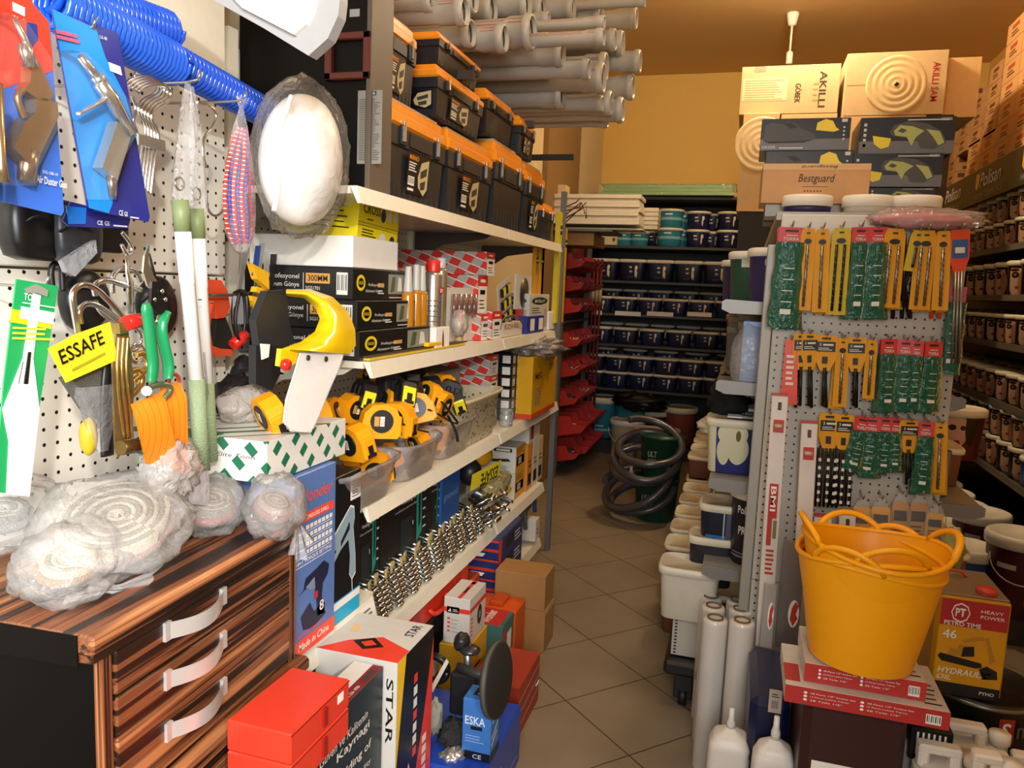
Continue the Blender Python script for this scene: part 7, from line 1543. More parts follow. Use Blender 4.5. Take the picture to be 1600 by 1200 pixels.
# shoe boxes
gz = M('2a2b30', .35)
def shoebox(label, A_, B_, y, D, kind, hide=False):
    a = at(*A_, y=y); b_ = at(*B_, y=y)
    def f(q):
        q.rect(0, 0, 1, .35, 5)
        if kind == 0:
            q.poly([(.03, .3), (.05, .8), (.12, .88), (.22, .82), (.3, .9), (.4, .82), (.45, .68), (.6, .52), (.62, .35), (.5, .24), (.1, .22)], 1); q.poly([(.03, .3), (.1, .22), (.5, .24), (.62, .35), (.5, .3), (.1, .28)], 4, .0006); q.poly([(.24, .84), (.33, .87), (.42, .72), (.34, .68)], 4, .0008)
            q.poly([(.62, .62), (.63, .85), (.72, .96), (.8, .9), (.84, .7), (.88, .62), (.82, .56)], 2); q.rect(.9, .86, .96, .96, 3); [q.ell(.93, .7 - .12 * k, .012, .03, 3) for k in range(4)]
            q.text('GEZER', .02, .06, .08, 3, w=.16, bold=True); q.lines(.22, .05, .5, .12, 1, 3, .6)
        else:
            q.poly([(.32, .6), (.36, .78), (.5, .88), (.7, .82), (.86, .6), (.92, .3), (.8, .12), (.66, .14), (.6, .4), (.45, .44), (.34, .5)], 1); q.poly([(.36, .62), (.42, .78), (.56, .74), (.68, .62), (.6, .45), (.56, .22), (.5, .46), (.38, .5)], 6, .0006); q.poly([(.4, .62), (.44, .7), (.5, .64), (.46, .56)], 1, .0009); q.poly([(.7, .66), (.84, .6), (.9, .3), (.84, .22), (.78, .44)], 6, .0006)
            q.poly([(.14, .5), (.16, .28), (.24, .14), (.32, .2), (.34, .42)], 2); q.text('GEZER', .96, .93, .06, 3, w=.0 + .12, bold=True) if False else q.lines(.5, .9, .95, .95, 1, 3, .6); q.text('GEZER', .84, .89, .07, 3, w=.12, bold=True); [q.rect(.04, .2 + .14 * k, .07, .28 + .14 * k, 3) for k in range(5)]
    return bx('shoe_box', label, 'shoe box', a.x, b_.x, y, y + D, b_.z, a.z, [gz, M('4e4e50', .5), M('e8d030', .35), M('c9c9c9', .5), M('2b2b2d', .5), M('6c6d72', .4), M('a9b06a', .4)], {'-y': f}, 'dark safety shoe boxes on top of the gondola')
shoebox('left shoe box with black shoe and yellow helmet, upper', (1191, 186), (1326, 234), 3.0, .25, 0)
shoebox('left shoe box below the upper one, half behind the Bestguard carton', (1197, 236), (1330, 290), 2.98, .25, 0)
shoebox('right shoe box with upturned green sole, topmost', (1346, 184), (1489, 240), 3.0, .25, 1)
shoebox('right shoe box with green sole, middle', (1334, 240), (1470, 292), 2.97, .25, 1)
shoebox('right shoe box, lowest, mostly hidden by white lids', (1358, 293), (1460, 322), 2.97, .25, 1)
a = at(1197, 293, y=3.0); bx('shoe_box', 'lowest left shoe box hidden behind the Bestguard carton', 'shoe box', a.x, at(1330, 293, y=3.0).x, 3.0, 3.2, 1.828, at(1250, 292, y=3.0).z - .002, [gz], None, 'dark safety shoe boxes on top of the gondola')
bx('shoe_box_support', 'dark box under the right shoe boxes', 'box', .40, .62, 3.0, 3.2, 1.828, at(1400, 323, y=3.0).z - .003, [gz])
a = at(1192, 256, y=2.78); b_ = at(1355, 319, y=2.78)
def fbg(q):
    q.rect(0, .84, 1, 1, 2); f2 = Face(q.mb, q.P(1, 1), -q.u, -q.v, q.W, q.H * .16, .001); f2.text('Bestguard', .3, .2, .5, 1, w=.34, italic=True)
    q.text('Bestguard', .34, .48, .26, 1, w=.34, italic=True); q.rect(.38, .42, .62, .43, 1); [q.rect(.4 + .03 * k, .3, .415 + .03 * k, .33, 1) for k in range(6)]
o = bx('bestguard_carton', 'tan carton with black script Bestguard on top of the gondola', 'carton', a.x, b_.x, 2.78, 2.96, max(b_.z, 1.84), a.z, [M('c99a6a', .7), M('32251a', .5), M('d9b07e', .7)], {'-y': fbg, '+z': lambda q: q.text('Bestguard', .3, .35, .3, 1, w=.4, italic=True)}, rz=R(1.5))
single('carton_support', MB().box((a.x + .02, 2.8, 1.828), (b_.x - .02, 2.95, max(b_.z, 1.84) - .001)), gm, 'thin board under the Bestguard carton', 'board', (a.x + .1, 2.85, 1.828))
for i, (px, w_, l, mt) in enumerate(((1262, 76, 'left white-lidded tub on top of the pegboard panel', purp), (1357, 76, 'middle white-lidded tub on top of the pegboard panel', M('cfc8bb', .5)), (1433, 74, 'right white-lidded tub, red below its lid', M('c23a30', .5)))):
    p = at(px, 320, y=2.70); r = w_ / 2 / F * (p - EYE).dot(cf) / 1.04; p2 = at(px, 313 + 3 * i, y=2.70 - r)
    t = thing('paint_tub', l, 'paint tub', (p.x, 2.72, 1.828)); part('tub_body', MB().lathe([(r * .95, 0), (r * .95, .03)], 30, sy=.8), mt, t); part('lid', MB().lathe([(r * .98, .022), (r * 1.04, .024), (r * 1.05, .05), (r * .98, .058), (r * .93, .058), (r * .91, .053), (0, .053)], 34, sy=.8), lidw, t, label='white lid')
single('wrapped_red_pack', MB().blob(at(1440, 345, y=2.58), (.13, .025, .022), .15, 3, 3, crumple=.2), M('d06a66', .4), 'pinkish red wrapped pack lying along the panel top', 'pack', at(1440, 350, y=2.6)); 
single('clear_wrap', MB().blob(at(1448, 342, y=2.57), (.15, .032, .03), .2, 3, 4, crumple=.35), film('ffffff', .2, .4, .12, .5), 'clear crumpled wrap over the red pack', 'wrap', at(1448, 350, y=2.57))
# ================= drill-bit packs on the end panel =================
YP = GY0
gsl = M('1d4a38', .25, spec=.7); grn = film('1f6a4c', .55, .35, .12, .3, 40); yel = M('d9981a', .5, spec=.25); yel2 = M('c9ac20', .5, spec=.25); rdh = M('c9302c', .4); ord_ = M('d9482a', .35)
bit = M('8d8882', .3, .8); bitd = M('1c1a19', .4, .3); prn = M('d8d4c8', .5); prk = M('17140f', .5)
def P0(px, py, d=0.): return at(px, py, y=YP - d)
def pack(kind, x0, y0, x1, y1, w_, label, d=.035, grp=None):
    """top centre (x0,y0) to bottom centre (x1,y1) in the photo, width w_ px; local frame: origin at top, -Z down"""
    A = P0(x0, y0, d); B = P0(x1, y1, d); L_ = (A - B).length; k = (A - EYE).dot(cf) / F; W = w_ * k * .58
    tilt = math.atan2(B.x - A.x, A.z - B.z)
    t = thing('drill_bit_pack', label, 'drill bit pack', A, grp, (0, -tilt, 0))
    t.rotation_euler = (0, -tilt, R(random.uniform(-8, 8)))
    th = .008
    def pr(name, pts, y, t_, m, lab=None): return part(name, MB().prism([(a, y, b_) for a, b_ in pts], (0, t_, 0)), m, t, label=lab)
    if kind == 'g':   # red header, green sleeve
        hh = .045
        h = pr('header_card', [(-W * .85, 0), (W * .85, 0), (W * .85, -hh), (-W * .85, -hh)], -.001, .003, rdh, 'red header card')
        b = MB(); f = Face(b, (-W * .85, -.0012, -hh), (1, 0, 0), (0, 0, 1), W * 1.7, hh, .0006); f.rect(.25, .68, .75, .82, 1); f.text('TORRA', .2, .1, .22, 0, w=.6, bold=True); f.lines(.3, .42, .75, .55, 1, 0, .4); part('header_print', b, [prn, prk], h)
        def fn(u, v):
            a = 2 * math.pi * u; k2 = 1 + .1 * math.sin(a * 3 + x0) + .06 * math.sin(v * 17 + x0); w2 = W * (.9 + .16 * v)
            return (math.cos(a) * w2 * k2, math.sin(a) * .007 - .002, -hh - v * (L_ - hh))
        part('green_sleeve', MB().grid(fn, 20, 12, 0, True, True), grn, t)
        part('drill_bit', MB().tube([(0, 0, -hh - .01), (0, 0, -L_ + .01)], .0045, 8), bit, t)
        part('paper_insert', MB().prism([(-W * .6, .004, -hh), (W * .6, .004, -hh), (W * .7, .004, -L_ + .008), (-W * .7, .004, -L_ + .008)], (0, .001, 0)), gsl, t)
        b = MB(); f = Face(b, (-W * .5, -.0095, -L_), (1, 0, 0), (0, 0, 1), W, L_ - hh, .001); [f.rect(.2, .3 + .13 * q, .9, .31 + .13 * q, 0) for q in range(4)]; f.rect(.2, .16, .9, .22, 0); part('sleeve_print', b, [prn], t)
    elif kind in ('y', 'Y'):   # narrow yellow pouch with bit
        m_ = yel if kind == 'y' else yel2
        pr('pouch', [(-W * .7, 0), (W * .7, 0), (W * .95, -.02), (W, -L_), (-W, -L_), (-W * .95, -.02)], 0, .004, m_, 'yellow pouch')
        nb_ = 2 if w_ > 24 else 1
        for q in range(nb_):
            xx = (q - (nb_ - 1) / 2) * W * .8
            part('drill_bit', MB().tube([(xx, -.003, -.05), (xx, -.003, -L_ + .012)], .0042, 8), bit if kind == 'y' else bitd, t)
            b = MB(); 
            for z in range(9): zz = -.06 - (L_ - .08) * z / 9; b.tube([(xx - .0045, -.006, zz), (xx + .0045, -.006, zz - .008)], .0012, 4)
            part('flute', b, bitd if kind == 'y' else bit, t)
        b = MB(); f = Face(b, (-W * .6, -.0005, -.05), (1, 0, 0), (0, 0, 1), W * 1.2, .045, .001); f.ell(.5, .25, .4, .18, 1); f.rect(.3, .75, .7, .86, 1); part('pouch_print', b, [prn, prk], t)
    elif kind in ('c', 'm'):  # yellow hanger tapering, exposed bits
        H_ = min(.12, L_ * .5)
        h = pr('hanger_card', [(-W * .85, 0), (W * .85, 0), (W, -.01), (W, -H_ * .62), (W * .45, -H_), (-W * .45, -H_), (-W, -H_ * .62), (-W, -.01)], 0, .006, yel, 'yellow hanger card')
        b = MB(); f = Face(b, (-W, -.0004, -H_), (1, 0, 0), (0, 0, 1), 2 * W, H_, .001); f.rect(.08, .54, .92, .82, 1); f.text('3', .2, .7, .08, 0, w=.08, bold=True, l=.001); f.rect(.36, .71, .82, .76, 0, .0008); f.lines(.16, .58, .8, .68, 2, 0, .4); f.rect(.3, .88, .7, .94, 1); f.rect(.35, .2, .6, .4, 1); part('card_print', b, [prn, prk], h)
        if kind == 'c': part('drill_bit', MB().tube([(0, .0, -H_ + .01), (0, 0, -L_)], .005, 8), bitd, t)
        else:
            for q in range(6):
                xx = (q - 2.5) * W * .36; part('drill_bit', MB().tube([(xx, -.004 * (q % 2), -H_ + .01), (xx * 1.1, -.004 * (q % 2), -L_)], .0045, 7), bitd, t)
            b = MB()
            for z in range(6):
                for q in range(3): b.box(((q - 1) * W * .8 - .004, -.0125, -H_ - .02 - z * .026), ((q - 1) * W * .8 + .004, -.011, -H_ - .03 - z * .026))
            part('white_tags', b, [prn], t)
    elif kind == 'o':  # orange header with blue label, grey rods
        H_ = min(.14, L_ * .4)
        h = pr('header_card', [(-W, 0), (W, 0), (W, -H_ * .6), (W * .3, -H_), (-W * .4, -H_), (-W, -H_ * .6)], 0, .005, ord_, 'orange header card')
        b = MB(); f = Face(b, (-W, -.0004, -H_), (1, 0, 0), (0, 0, 1), 2 * W, H_, .001); f.rect(.1, .42, .9, .8, 1); f.rect(.25, .52, .75, .64, 0, .0008); part('card_print', b, [prn, M('2c5a9c', .4)], h)
        for q in range(3): part('drill_bit', MB().tube([((q - 1) * .008, 0, -H_ + .02), ((q - 1) * .010, 0, -L_)], .0035, 7), bit, t)
    elif kind == 'r':  # orange-red narrow pouch
        pr('pouch', [(-W * .7, 0), (W * .7, 0), (W, -L_), (-W, -L_)], 0, .004, ord_, 'orange-red pouch')
        b = MB(); f = Face(b, (-W * .6, -.0004, -L_), (1, 0, 0), (0, 0, 1), W * 1.2, L_, .001); f.lines(.1, .3, .9, .8, 6, 0, .5); part('pouch_print', b, [prn], t)
    elif kind == 'b':  # clear bag with coloured card
        pr('card', [(-W * .8, -.03), (W * .8, -.03), (W * .8, -L_), (-W * .8, -L_)], .004, .002, (yel, M('b8803a', .5), yel2)[int(x0) % 3], 'printed card')
        b = MB(); f = Face(b, (-W * .8, .0036, -L_), (1, 0, 0), (0, 0, 1), W * 1.6, L_ - .03, .0006); f.rect(.1, .55, .9, .8, 1); f.lines(.1, .2, .9, .5, 3, 1, .4); part('card_print', b, [prn, prk], t)
        part('bag', MB().grid(lambda u, v: (math.cos(6.283 * u) * W * (.4 + .65 * min(1, v * 3)), math.sin(6.283 * u) * .012, -v * L_), 20, 10, 0, True, True), bagc, t)
    hk = MB().tube([(A.x, YP, A.z + .012), (A.x, YP - d - .02, A.z + .002), (A.x + .002, YP - d - .035, A.z + .016)], .0028, 6)
    return t, hk, A
TOP = [('g', 1238, 355, 1222, 512, 40), ('y', 1264, 357, 1254, 485, 20), ('y', 1286, 358, 1280, 488, 20), ('Y', 1316, 356, 1305, 492, 25), ('g', 1346, 355, 1335, 497, 26), ('g', 1373, 355, 1364, 497, 28), ('y', 1400, 357, 1388, 481, 28), ('Y', 1437, 360, 1424, 424, 20), ('y', 1449, 360, 1436, 484, 26), ('y', 1475, 361, 1468, 485, 20), ('o', 1501, 359, 1493, 568, 24)]
SEC = [('r', 1237, 530, 1232, 632, 22), ('c', 1253, 521, 1250, 634, 22), ('c', 1266, 521, 1264, 634, 22), ('c', 1292, 524, 1285, 634, 28), ('y', 1318, 528, 1311, 636, 18), ('c', 1339, 527, 1334, 634, 25), ('y', 1363, 531, 1356, 623, 15), ('g', 1390, 530, 1384, 643, 25), ('g', 1416, 531, 1408, 641, 24), ('g', 1433, 533, 1425, 640, 20), ('g', 1460, 534, 1450, 643, 26)]
THI = [('m', 1297, 646, 1290, 792, 27), ('m', 1321, 648, 1312, 790, 24), ('g', 1350, 651, 1330, 735, 24), ('g', 1364, 652, 1352, 744, 26), ('g', 1385, 652, 1378, 738, 22), ('g', 1401, 653, 1396, 735, 20), ('c', 1423, 657, 1416, 757, 27), ('g', 1448, 659, 1438, 770, 24), ('y', 1470, 661, 1464, 770, 19)]
FOU = [('b', 1347, 778, 1344, 850, 26), ('b', 1377, 778, 1375, 850, 28), ('b', 1408, 770, 1405, 850, 24), ('b', 1438, 772, 1432, 850, 27), ('b', 1464, 788, 1458, 850, 26)]
nm = {'g': 'green-sleeved pack with red header', 'y': 'narrow yellow drill pouch', 'Y': 'narrow yellow pouch with dark bit', 'c': 'yellow hanger card with dark bit', 'm': 'yellow hanger card with a bundle of black bits', 'o': 'orange pack with blue label and long rods', 'r': 'orange-red narrow pack', 'b': 'clear bagged card pack'}
random.seed(6)
for row, rn in ((TOP, 'top'), (SEC, 'second'), (THI, 'third'), (FOU, 'lowest')):
    for i, (k, x0, y0, x1, y1, w_) in enumerate(row):
        t, hk, A = pack(k, x0, y0, x1, y1, w_, f'{nm[k]}, {rn} row, {ORD[i]} from left', .05, 'drill bit packs on the end panel')
        single('peg_hook', hk, hookm, f'hook tip of the {rn} row, {ORD[i]} from left', 'hook', (A.x, YP, A.z))
        # a pack of the same kind hanging behind it on the same hook
        if k in 'gyc' and rn != 'lowest':
            pack(k, x0 - 4 + 2 * (i % 3), y0 + 1, x1 + (6, -7, 4)[i % 3], y1 + 3, w_ * .95, f'{nm[k]} behind the {ORD[i]} one of {rn} row', .028, 'drill bit packs on the end panel')
pack('g', 1497, 448, 1480, 585, 26, 'long green sleeve low at the right edge, under the orange pack', .03)
for i, (a, b_, l) in enumerate((((1407, 400), (1421, 496), 'bare dark drill bit leaning right in the top row'), ((1426, 404), (1408, 470), 'bare dark drill bit leaning left in the top row'), ((1414, 365), (1412, 480), 'upright dark drill bit hanging in the top row gap'))):
    single('drill_bit', MB().tube([P0(*a, .03 + .005 * i), P0(*b_, .03 + .005 * i)], .005, 8), bitd, l, 'drill bit', P0(*b_, .03))
for i, px in enumerate((1385, 1398, 1412, 1425, 1458, 1470)):
    single('drill_bit', MB().tube([P0(px, 440, .015), P0(px - 3, 498, .015)], .006, 8), ord_ if px > 1450 else bitd, f'bit tips showing below the yellow pouches, {ORD[i]} from left', 'drill bit', P0(px, 498, .015))
# ================= spirit levels and channel bars left of the packs =================
lw = M('d9d0c6', .35); lr = M('b8352c', .4)
def wlevel(label, xa, ya, xb, yb, w_, Y, lettered=False):
    A = at(xa, ya, y=Y); B = at(xb, yb, y=Y); W = w_ / F * (A - EYE).dot(cf) / 2
    t = thing('white_spirit_level', label, 'spirit level', B); L_ = (A - B).length; t.rotation_euler = (0, math.atan2(A.x - B.x, A.z - B.z), 0)
    part('beam', MB().box((-W, -.008, 0), (W, .012, L_), c=.002), lw, t); part('end_cap', MB().box((-W * 1.02, -.009, L_), (W * 1.02, .013, L_ + .006)), lr, t)
    part('vial_frame', MB().box((-W * .62, -.010, L_ - .115), (W * .7, -.007, L_ - .075)), lr, t); part('vial', MB().tube([(-W * .45, -.011, L_ - .095), (W * .5, -.011, L_ - .095)], .007, 8), M('b7a48c', .3), t); part('hang_slot', MB().box((-.005, -.0085, L_ - .045), (.006, -.0075, L_ - .02)), M('4a3826', .5), t)
    if lettered:
        b = MB(); f = Face(b, (-W * .55, -.0085, L_ * .30), (1, 0, 0), (0, 0, 1), W * 1.5, L_ * .36, .0006); f.rect(0, .62, .75, 1, 1); f.text('BMI', .14, .97, .45, 0, w=.27, bold=True, rot=-90, l=.001); f.rect(0, .32, .4, .62, 1); f.lines(.05, .0, .8, .3, 6, 1, .5); f.rect(.5, .4, .8, .6, 2)
        part('brand_print', b, [paper, lr, M('6d7a4a', .4)], t)
wlevel('long white level lettered BMI leaning at left of the pegboard', 1219, 618, 1192, 1010, 24, 2.5, True)
wlevel('white level with red vial frame right of the BMI one', 1265, 661, 1247, 1000, 24, 2.53)
wlevel('short white level behind the yellow tub, left', 1286, 807, 1280, 1000, 26, 2.52); wlevel('short white level behind the yellow tub, right', 1324, 800, 1320, 1000, 24, 2.54)
chm = M('8d8684', .35, .5)
for i, (xa, xb, w_, l) in enumerate(((1232, 1228, 30, 'grey aluminium channel standing left of the tub'), (1203, 1196, 16, 'pale bar with red flame label beside the channel'))):
    A = at(xa, (845, 915)[i], y=2.47 - .03 * i); B = at(xb, 1012 + 0 * i, y=2.47 - .03 * i); W = w_ / F * 2.6 / 2
    o = thing('aluminium_channel', l, 'channel', B); H_ = A.z - B.z
    part('channel', MB().prism([(-W, 0, 0), (W, 0, 0), (W, .02, 0), (W * .7, .02, 0), (W * .6, .006, 0), (-W * .6, .006, 0), (-W * .7, .02, 0), (-W, .02, 0)], (0, 0, H_)), (chm, M('a49c96', .4))[i], o)
    b = MB(); q = Face(b, (-W * .1, 0, H_ * .2 if i == 0 else H_ * .3), (1, 0, 0), (0, 0, 1), W * 1.0, .09, .001); q.ell(.5, .5, .5, .5, 0); q.poly([(.3, .7), (.6, .95), (.9, .8), (.7, .5), (.9, .35), (.5, .05), (.2, .3)], 1, .0008); part('round_label', b, [paper, M('c0402c', .4)], o)
# ================= yellow flexible tubs =================
ty = M('f2a30c', .38, var=.02, spec=.4)
pT = at(1345, 1060, y=1.98); 
zt0 = .692
def flextub(label, z0, rb, rt, H, rot, c_, sc=1.):
    t = thing('flexible_tub', label, 'tub', (c_[0], c_[1], z0), 'nested yellow flexible tubs'); t.rotation_euler = (R(0), R(2.5), rot)
    def body(u, v):
        a = 2 * math.pi * u; r = rb + (rt - rb) * v ** .9; r *= 1 + .015 * math.sin(a * 2 + rot); z = H * v + .012 * v * math.cos(2 * a); return (r * math.cos(a), r * math.sin(a), z)
    def inner(u, v): p = body(1 - u, v); return (p[0] * .975, p[1] * .975, p[2] + .004)
    b = MB().grid(body, 48, 14, 0, True, True).grid(inner, 48, 14, 0, True, True).lathe([(rb, 0), (rb * .5, -.0), (0, .0)], 36).lathe([(rb * .97, .005), (0, .005)], 36); part('tub_body', b, ty, t)
    n = 48; part('rim', MB().tube([body(i / n, 1) for i in range(n)], .0065, 8, closed=True), ty, t)
    for s_ in (0, math.pi):
        hp = []
        for i in range(17):
            f_ = i / 16; a = s_ + (f_ - .5) * 1.0; q = body(a / (2 * math.pi) % 1, 1); l_ = math.sin(math.pi * f_) ** .6; k = 1 + .06 * l_
            hp.append((q[0] * k, q[1] * k, q[2] + .04 * l_))
        part('handle', MB().tube(hp, .009, 8, flat=.8), ty, t)
    return t
cT = (pT.x - .012, 1.96)
flextub('outermost yellow tub on the red boxes', zt0 + .0, .118, .163, .246, R(62), cT)
flextub('middle yellow tub nested in the outermost', zt0 + .016, .113, .163, .248, R(100), cT)
flextub('innermost yellow tub with handles raised left and right', zt0 + .032, .108, .165, .252, R(8), cT)
# ================= red and white tool-set boxes, brown container =================
def frb(q): 
    q.rect(0, 0, 1, 1, 1); 
    for j in range(2):
        for k in range(3): q.ell(.13 + .35 * j, .72 - .2 * k, .012, .07, 2, .0006); q.text(('28 Piece 1/2" Socket Set', '12 Parça Lokma Takımı', '28 Teile 1/2"')[k], .16 + .35 * j, .68 - .2 * k, .09, 2, w=(.28, .24, .2)[k], l=.0006)
    q.barcode(.86, .18, .95, .72, 2, 3, 7)
rbm = [M('cfc5ba', .5), M('b5322f', .4), paper, bk]
P1 = at(1225, 1095, y=1.85); P2 = at(1483, 1140, y=1.85)
bx('socket_set_box', 'wider lower red and white tool-set box under the tub', 'box', P1.x, P2.x, 1.85, 2.08, .600, .643, rbm, {'-y': frb, '+z': lambda q: (q.lines(.86, .1, .97, .6, 5, 3, .25), q.rect(.0, .1, .1, .5, 1))})
P3 = at(1254, 1078, y=1.88); P4 = at(1445, 1100, y=1.88)
bx('socket_set_box', 'smaller upper red and white tool-set box directly under the tub', 'box', P3.x, P4.x, 1.88, 2.10, .6445, .690, rbm, {'-y': frb, '+z': lambda q: (q.lines(.86, .1, .97, .6, 5, 3, .25),)})
def fmob(q): q.rect(.12, .25, .98, .76, 1); q.text('Mobil', .16, .66, .055, 2, w=.26, bold=True); q.text('o', .232, .66, .04, 3, w=.04, bold=True, l=.0012); q.lines(.16, .3, .8, .6, 6, 4, .3); q.ell(.35, .6, .1, .02, 5)
P5 = at(1255, 1120, y=1.87); P6 = at(1420, 1140, y=1.87)
bx('oil_container', 'dark brown oil container with white Mobil label', 'container', P5.x, P6.x, 1.87, 2.2, 0.0, .598, [M('3a1c1a', .4), paper, M('232a6a', .4), M('c5262a', .4), M('6a6a6a', .5), M('d9c43a', .5)], {'-y': fmob}, c=.02)
P7 = at(1200, 1100, y=2.0)
o = bx('blue_tool_bag', 'dark blue case with white barcode tag left of the brown container', 'case', 0.095, .20, 2.08, 2.42, 0, .475, [M('101a3c', .35), paper, bk], {'-y': lambda q: (q.rect(.08, .3, .95, .33, 2), q.rect(.08, .62, .95, .645, 2))}, c=.02)
A = at(1203, 1080, y=2.05); B = at(1220, 1119, y=2.05)
b = MB(); q = Face(b, (A.x, 2.06, B.z), (1, 0, 0), (0, 0, 1), B.x - A.x, A.z - B.z, .001); q.mb.prism([(A.x, 2.06, B.z), (B.x, 2.06, B.z), (B.x, 2.06, A.z), (A.x, 2.06, A.z)], (0, .004, 0), 0); q.barcode(.2, .1, .8, .6, 0, 1, 6); q.lines(.2, .7, .8, .9, 2, 1, .4)
single('barcode_tag', b, [M('b9a596', .6), bk], 'small beige tag with barcode on the dark blue case', 'tag', (A.x, 2.06, B.z))
# stretch film rolls
sfm = M('d6cfc6', .22, var=.08, scale=9, spec=.8); core = M('6b5a44', .8)
rolls = [(1092, 936, 'back left'), (1148, 940, 'back right'), (1099, 952, 'middle left'), (1156, 957, 'middle right'), (1126, 969, 'front left'), (1176, 972, 'front right')]
rolls = [(1111, 931, 2.78), (1153, 937, 2.76), (1115, 946, 2.63), (1158, 951, 2.62), (1118, 965, 2.47), (1160, 969, 2.46)]
for (px, py, Y), l in zip(rolls, ('back left', 'back right', 'middle left', 'middle right', 'front left', 'front right')):
    p = at(px, py, y=Y); 
    t = thing('stretch_film_roll', f'clear stretch film roll standing on the floor, {l} of six', 'film roll', (p.x, Y, 0), 'clear stretch film rolls beside the gondola'); H_ = p.z; r = .040
    part('film_winding', MB().lathe([(r * .94, 0), (r, .006), (r * 1.0, H_ - .015), (r * .98, H_ - .008), (r * .9, H_ - .002), (r * .62, H_ - .002)], 30), sfm, t)
    part('cardboard_core', MB().lathe([(.026, -.0), (.026, H_ + .004), (.022, H_ + .004), (.022, H_ - .03), (0, H_ - .03)], 24), core, t)
# white bottles in front
wb_ = M('ddd6cc', .4)
def jug(label, px, py, Y, wd, dp, H_, rz=0):
    p = at(px, py, y=Y); z0 = max(0, p.z - H_)
    t = thing('spout_bottle', label, 'bottle', (p.x, Y, 0), 'white bottles at the lower right'); t.rotation_euler = (0, 0, rz); h = p.z
    def fn(u, v):
        a = 2 * math.pi * u; c, s_ = math.cos(a), math.sin(a); e = .5; sx = math.copysign(abs(c) ** e, c); sy = math.copysign(abs(s_) ** e, s_)
        prof = [(1, 0), (1, .74), (.97, .82), (.75, .88), (.42, .91), (.2, .93), (.15, .94), (.13, 1.0)]
        i = v * (len(prof) - 1); k = min(int(i), len(prof) - 2); f_ = i - k; w2 = prof[k][0] + (prof[k + 1][0] - prof[k][0]) * f_; z = (prof[k][1] + (prof[k + 1][1] - prof[k][1]) * f_) * h
        return (sx * wd * w2, sy * dp * w2, z)
    part('bottle_body', MB().grid(fn, 28, 21, 0, True, True), wb_, t); part('spout', MB().lathe([(.012, h * .93), (.012, h * .97), (.008, h), (.007, h + .03), (0, h + .03)], 14), wb_, t)
jug('white spouted bottle in front of the film rolls', 1143, 1122, 2.12, .058, .05, .3)
jug('white spouted bottle in front of the blue case', 1213, 1136, 2.0, .054, .045, .3)
# oil tin
TA = at(1470, 925, y=2.12); TB = at(1590, 945, y=2.12); TC = at(1567, 1100, y=2.12)
zc = at(1508, 1088, y=2.12).z
def foil(q):
    q.rect(.06, .0, .97, 1, 2); q.rect(.06, .70, .97, .97, 1, .0003); q.rect(.06, 0, .97, .12, 3, .0003); q.text('PT', .26, .80, .085, 4, w=.13, bold=True); q.ell(.33, .84, .13, .10, 4, .0004, 8); q.ell(.33, .84, .115, .085, 1, .0005, 8); q.text('PT', .26, .805, .075, 4, w=.14, bold=True, l=.001)
    q.text('HEAVY', .60, .865, .032, 4, w=.30, l=.001); q.text('POWER', .60, .81, .032, 4, w=.32, l=.001); q.text('PETRO TIME', .12, .705, .045, 4, w=.5, bold=True, l=.001); q.text('46', .12, .57, .09, 4, w=.19, bold=True, l=.001)
    q.poly([(.08, .38), (.12, .41), (.68, .36), (.7, .32), (.62, .30), (.14, .33)], 3); q.poly([(.2, .4), (.24, .48), (.34, .46), (.36, .52), (.54, .52), (.56, .4)], 5, .0006); q.poly([(.4, .4), (.42, .5), (.56, .52), (.58, .42)], 3, .0009); q.poly([(.38, .56), (.5, .6), (.66, .63), (.72, .6), (.58, .58), (.42, .54)], 5, .0008); q.poly([(.7, .62), (.74, .63), (.86, .4), (.8, .36)], 5, .0008); q.poly([(.66, .3), (.76, .34), (.9, .3), (.92, .22), (.72, .2)], 3, .001)
    q.text('HYDRAULIC', .1, .21, .06, 4, w=.72, bold=True, italic=True, l=.001); q.text('OIL', .1, .145, .05, 4, w=.2, bold=True, italic=True, l=.001); q.text('PYHO', .7, .04, .035, 4, w=.2, bold=True, l=.001)
zT = TA.z - .005
o = bx('oil_tin', 'yellow and red hydraulic oil tin reading PETRO TIME 46', 'oil tin', TA.x - .005, TB.x - .01, 2.12, 2.34, zc, zT, [M('c9921a', .3, .3), M('b02a2c', .35), M('d89a18', .35), M('1c1a17', .4), paper, M('b8842a', .4)], {'-y': foil}, c=.008)
part('tin_top', MB().box((-(TB.x - TA.x) / 2 + .004, -.106, zT - zc), ((TB.x - TA.x) / 2 - .008, .106, zT - zc + .004), c=.002), M('b5a88e', .3, .8), o, label='metal top plate')
part('screw_cap', MB().lathe([(.024, 0), (.025, .01), (.022, .014), (0, .014)], 24, c=(.035, -.07, zT - zc + .004)), M('c23a30', .4), o, label='red round cap')
part('carry_handle', MB().tube(smoothpts([(-.07, .03, zT - zc + .004), (-.06, .03, zT - zc + .018), (.0, .045, zT - zc + .02), (.02, .045, zT - zc + .004)]), .006, 8, flat=.6), M('b8342c', .4), o, label='red carry handle')
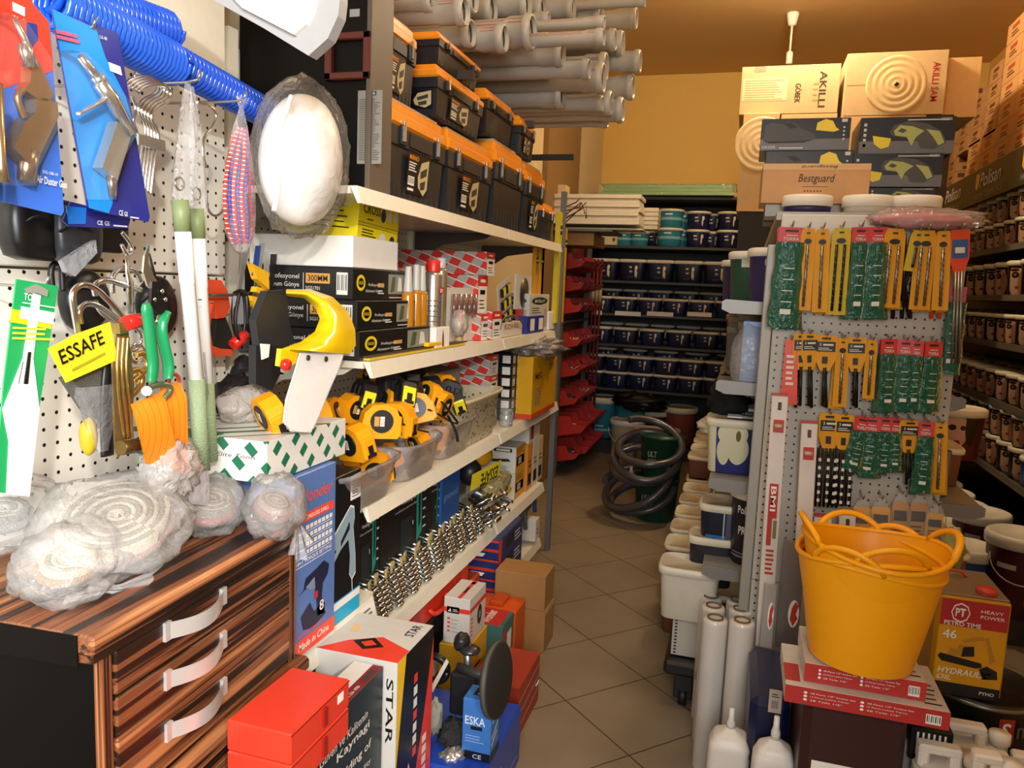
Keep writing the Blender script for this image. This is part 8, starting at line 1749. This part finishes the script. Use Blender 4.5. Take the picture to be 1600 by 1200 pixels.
# black drum under the tin
cD = at(1528, 1100, y=2.24); 
t = thing('black_drum', 'black drum with metal clamp rim carrying the oil tin', 'drum', (cD.x, 2.24, 0)); zD = zc - .002
part('drum_body', MB().lathe([(.135, 0), (.135, zD - .02), (.14, zD - .015), (.14, zD - .002), (.13, zD - .002), (.13, zD - .006), (0, zD - .006)], 36), M('141312', .35), t); part('clamp_ring', MB().tube([(.141 * math.cos(k * .2094), .141 * math.sin(k * .2094), zD - .012) for k in range(30)], .006, 8, closed=True), M('77736c', .3, .8), t)
b = MB(); vs, fs, x0, x1, y0, y1 = textmesh('nax', True)
def drum(q, w_, a0, z0, hh): a = a0 + (q.x - x0) / (x1 - x0) * w_; return (.1365 * math.sin(a), -.1365 * math.cos(a), z0 + (q.y - y0) / (y1 - y0) * hh)
b.add([drum(q, .55, .42, zD - .085, .03) for q in vs], fs, 0); vs, fs, x0, x1, y0, y1 = textmesh('S', True); 
b.add([(.1362 * math.sin(.08 + .28 * i), -.1362 * math.cos(.08 + .28 * i), zD - .1 + .065 * j) for i, j in ((0, 0), (1, 0), (1, 1), (0, 1))], [(0, 1, 2, 3)], 1); b.add([drum(q, .16, .14, zD - .09, .045) for q in vs], fs, 2); part('drum_lettering', b, [M('5a5650', .5), M('a02a26', .4), paper], t)
# jerrycans
def jerry(label, px, py, Y, wd, dp, rz=0):
    p = at(px, py, y=Y); h = p.z; t = thing('white_jerrycan', label, 'jerrycan', (p.x, Y, 0), 'white bottles at the lower right'); t.rotation_euler = (0, 0, rz); hb = h - .055
    part('can_body', MB().box((-wd, -dp, 0), (wd, dp, hb), c=.015).prism([(-wd * .9, -dp * .8, hb), (wd * .9, -dp * .8, hb), (wd * .8, -dp * .8, hb + .012), (-wd * .8, -dp * .8, hb + .012)], (0, dp * 1.6, 0)), wb_, t)
    part('handle', MB().box((-wd * .98, -.017, hb - .002), (-wd * .98 + .024, .017, h - .016), c=.009).box((-wd * .98, -.017, h - .022), (wd * .3, .017, h), c=.009).box((wd * .3 - .024, -.017, hb - .002), (wd * .3, .017, h - .016), c=.009), wb_, t); part('neck_cap', MB().lathe([(.02, hb), (.02, h - .035), (.024, h - .035), (.024, h - .012), (0, h - .010)], 18, c=(wd * .68, 0, 0)), wb_, t)
jerry('white jerrycan with open handle behind the two front ones', 1524, 1131, 2.02, .08, .055)
jerry('front white jerrycan with slot handle', 1487, 1166, 1.88, .07, .05); jerry('front right white jerrycan', 1556, 1178, 1.80, .045, .04); jerry('white jerrycan at the bottom right corner', 1618, 1180, 2.0, .05, .045)
def fbk(q): [q.poly([(.15 + .13 * k, .2), (.2 + .13 * k, .2), (.2 + .13 * k, .9), (.15 + .13 * k, .9)], 1) for k in range(6)]
A = at(1424, 1136, y=1.93); bx('black_teal_packet', 'black packet with white lines and teal edge beside the jerrycans', 'packet', A.x, A.x + .09, 1.93, 2.02, A.z - .08, A.z, [bk, paper, teal], {'-y': fbk, '+x': lambda q: q.rect(0, 0, 1, 1, 2)})
single('pale_bag', MB().blob(at(1432, 1180, y=1.98), (.04, .04, .08), .2, 2, 4, crumple=.2), film('d8d0c8', .5, .3, .2, .4), 'pale translucent bag between the container and the jerrycans', 'bag', at(1432, 1195, y=1.98))
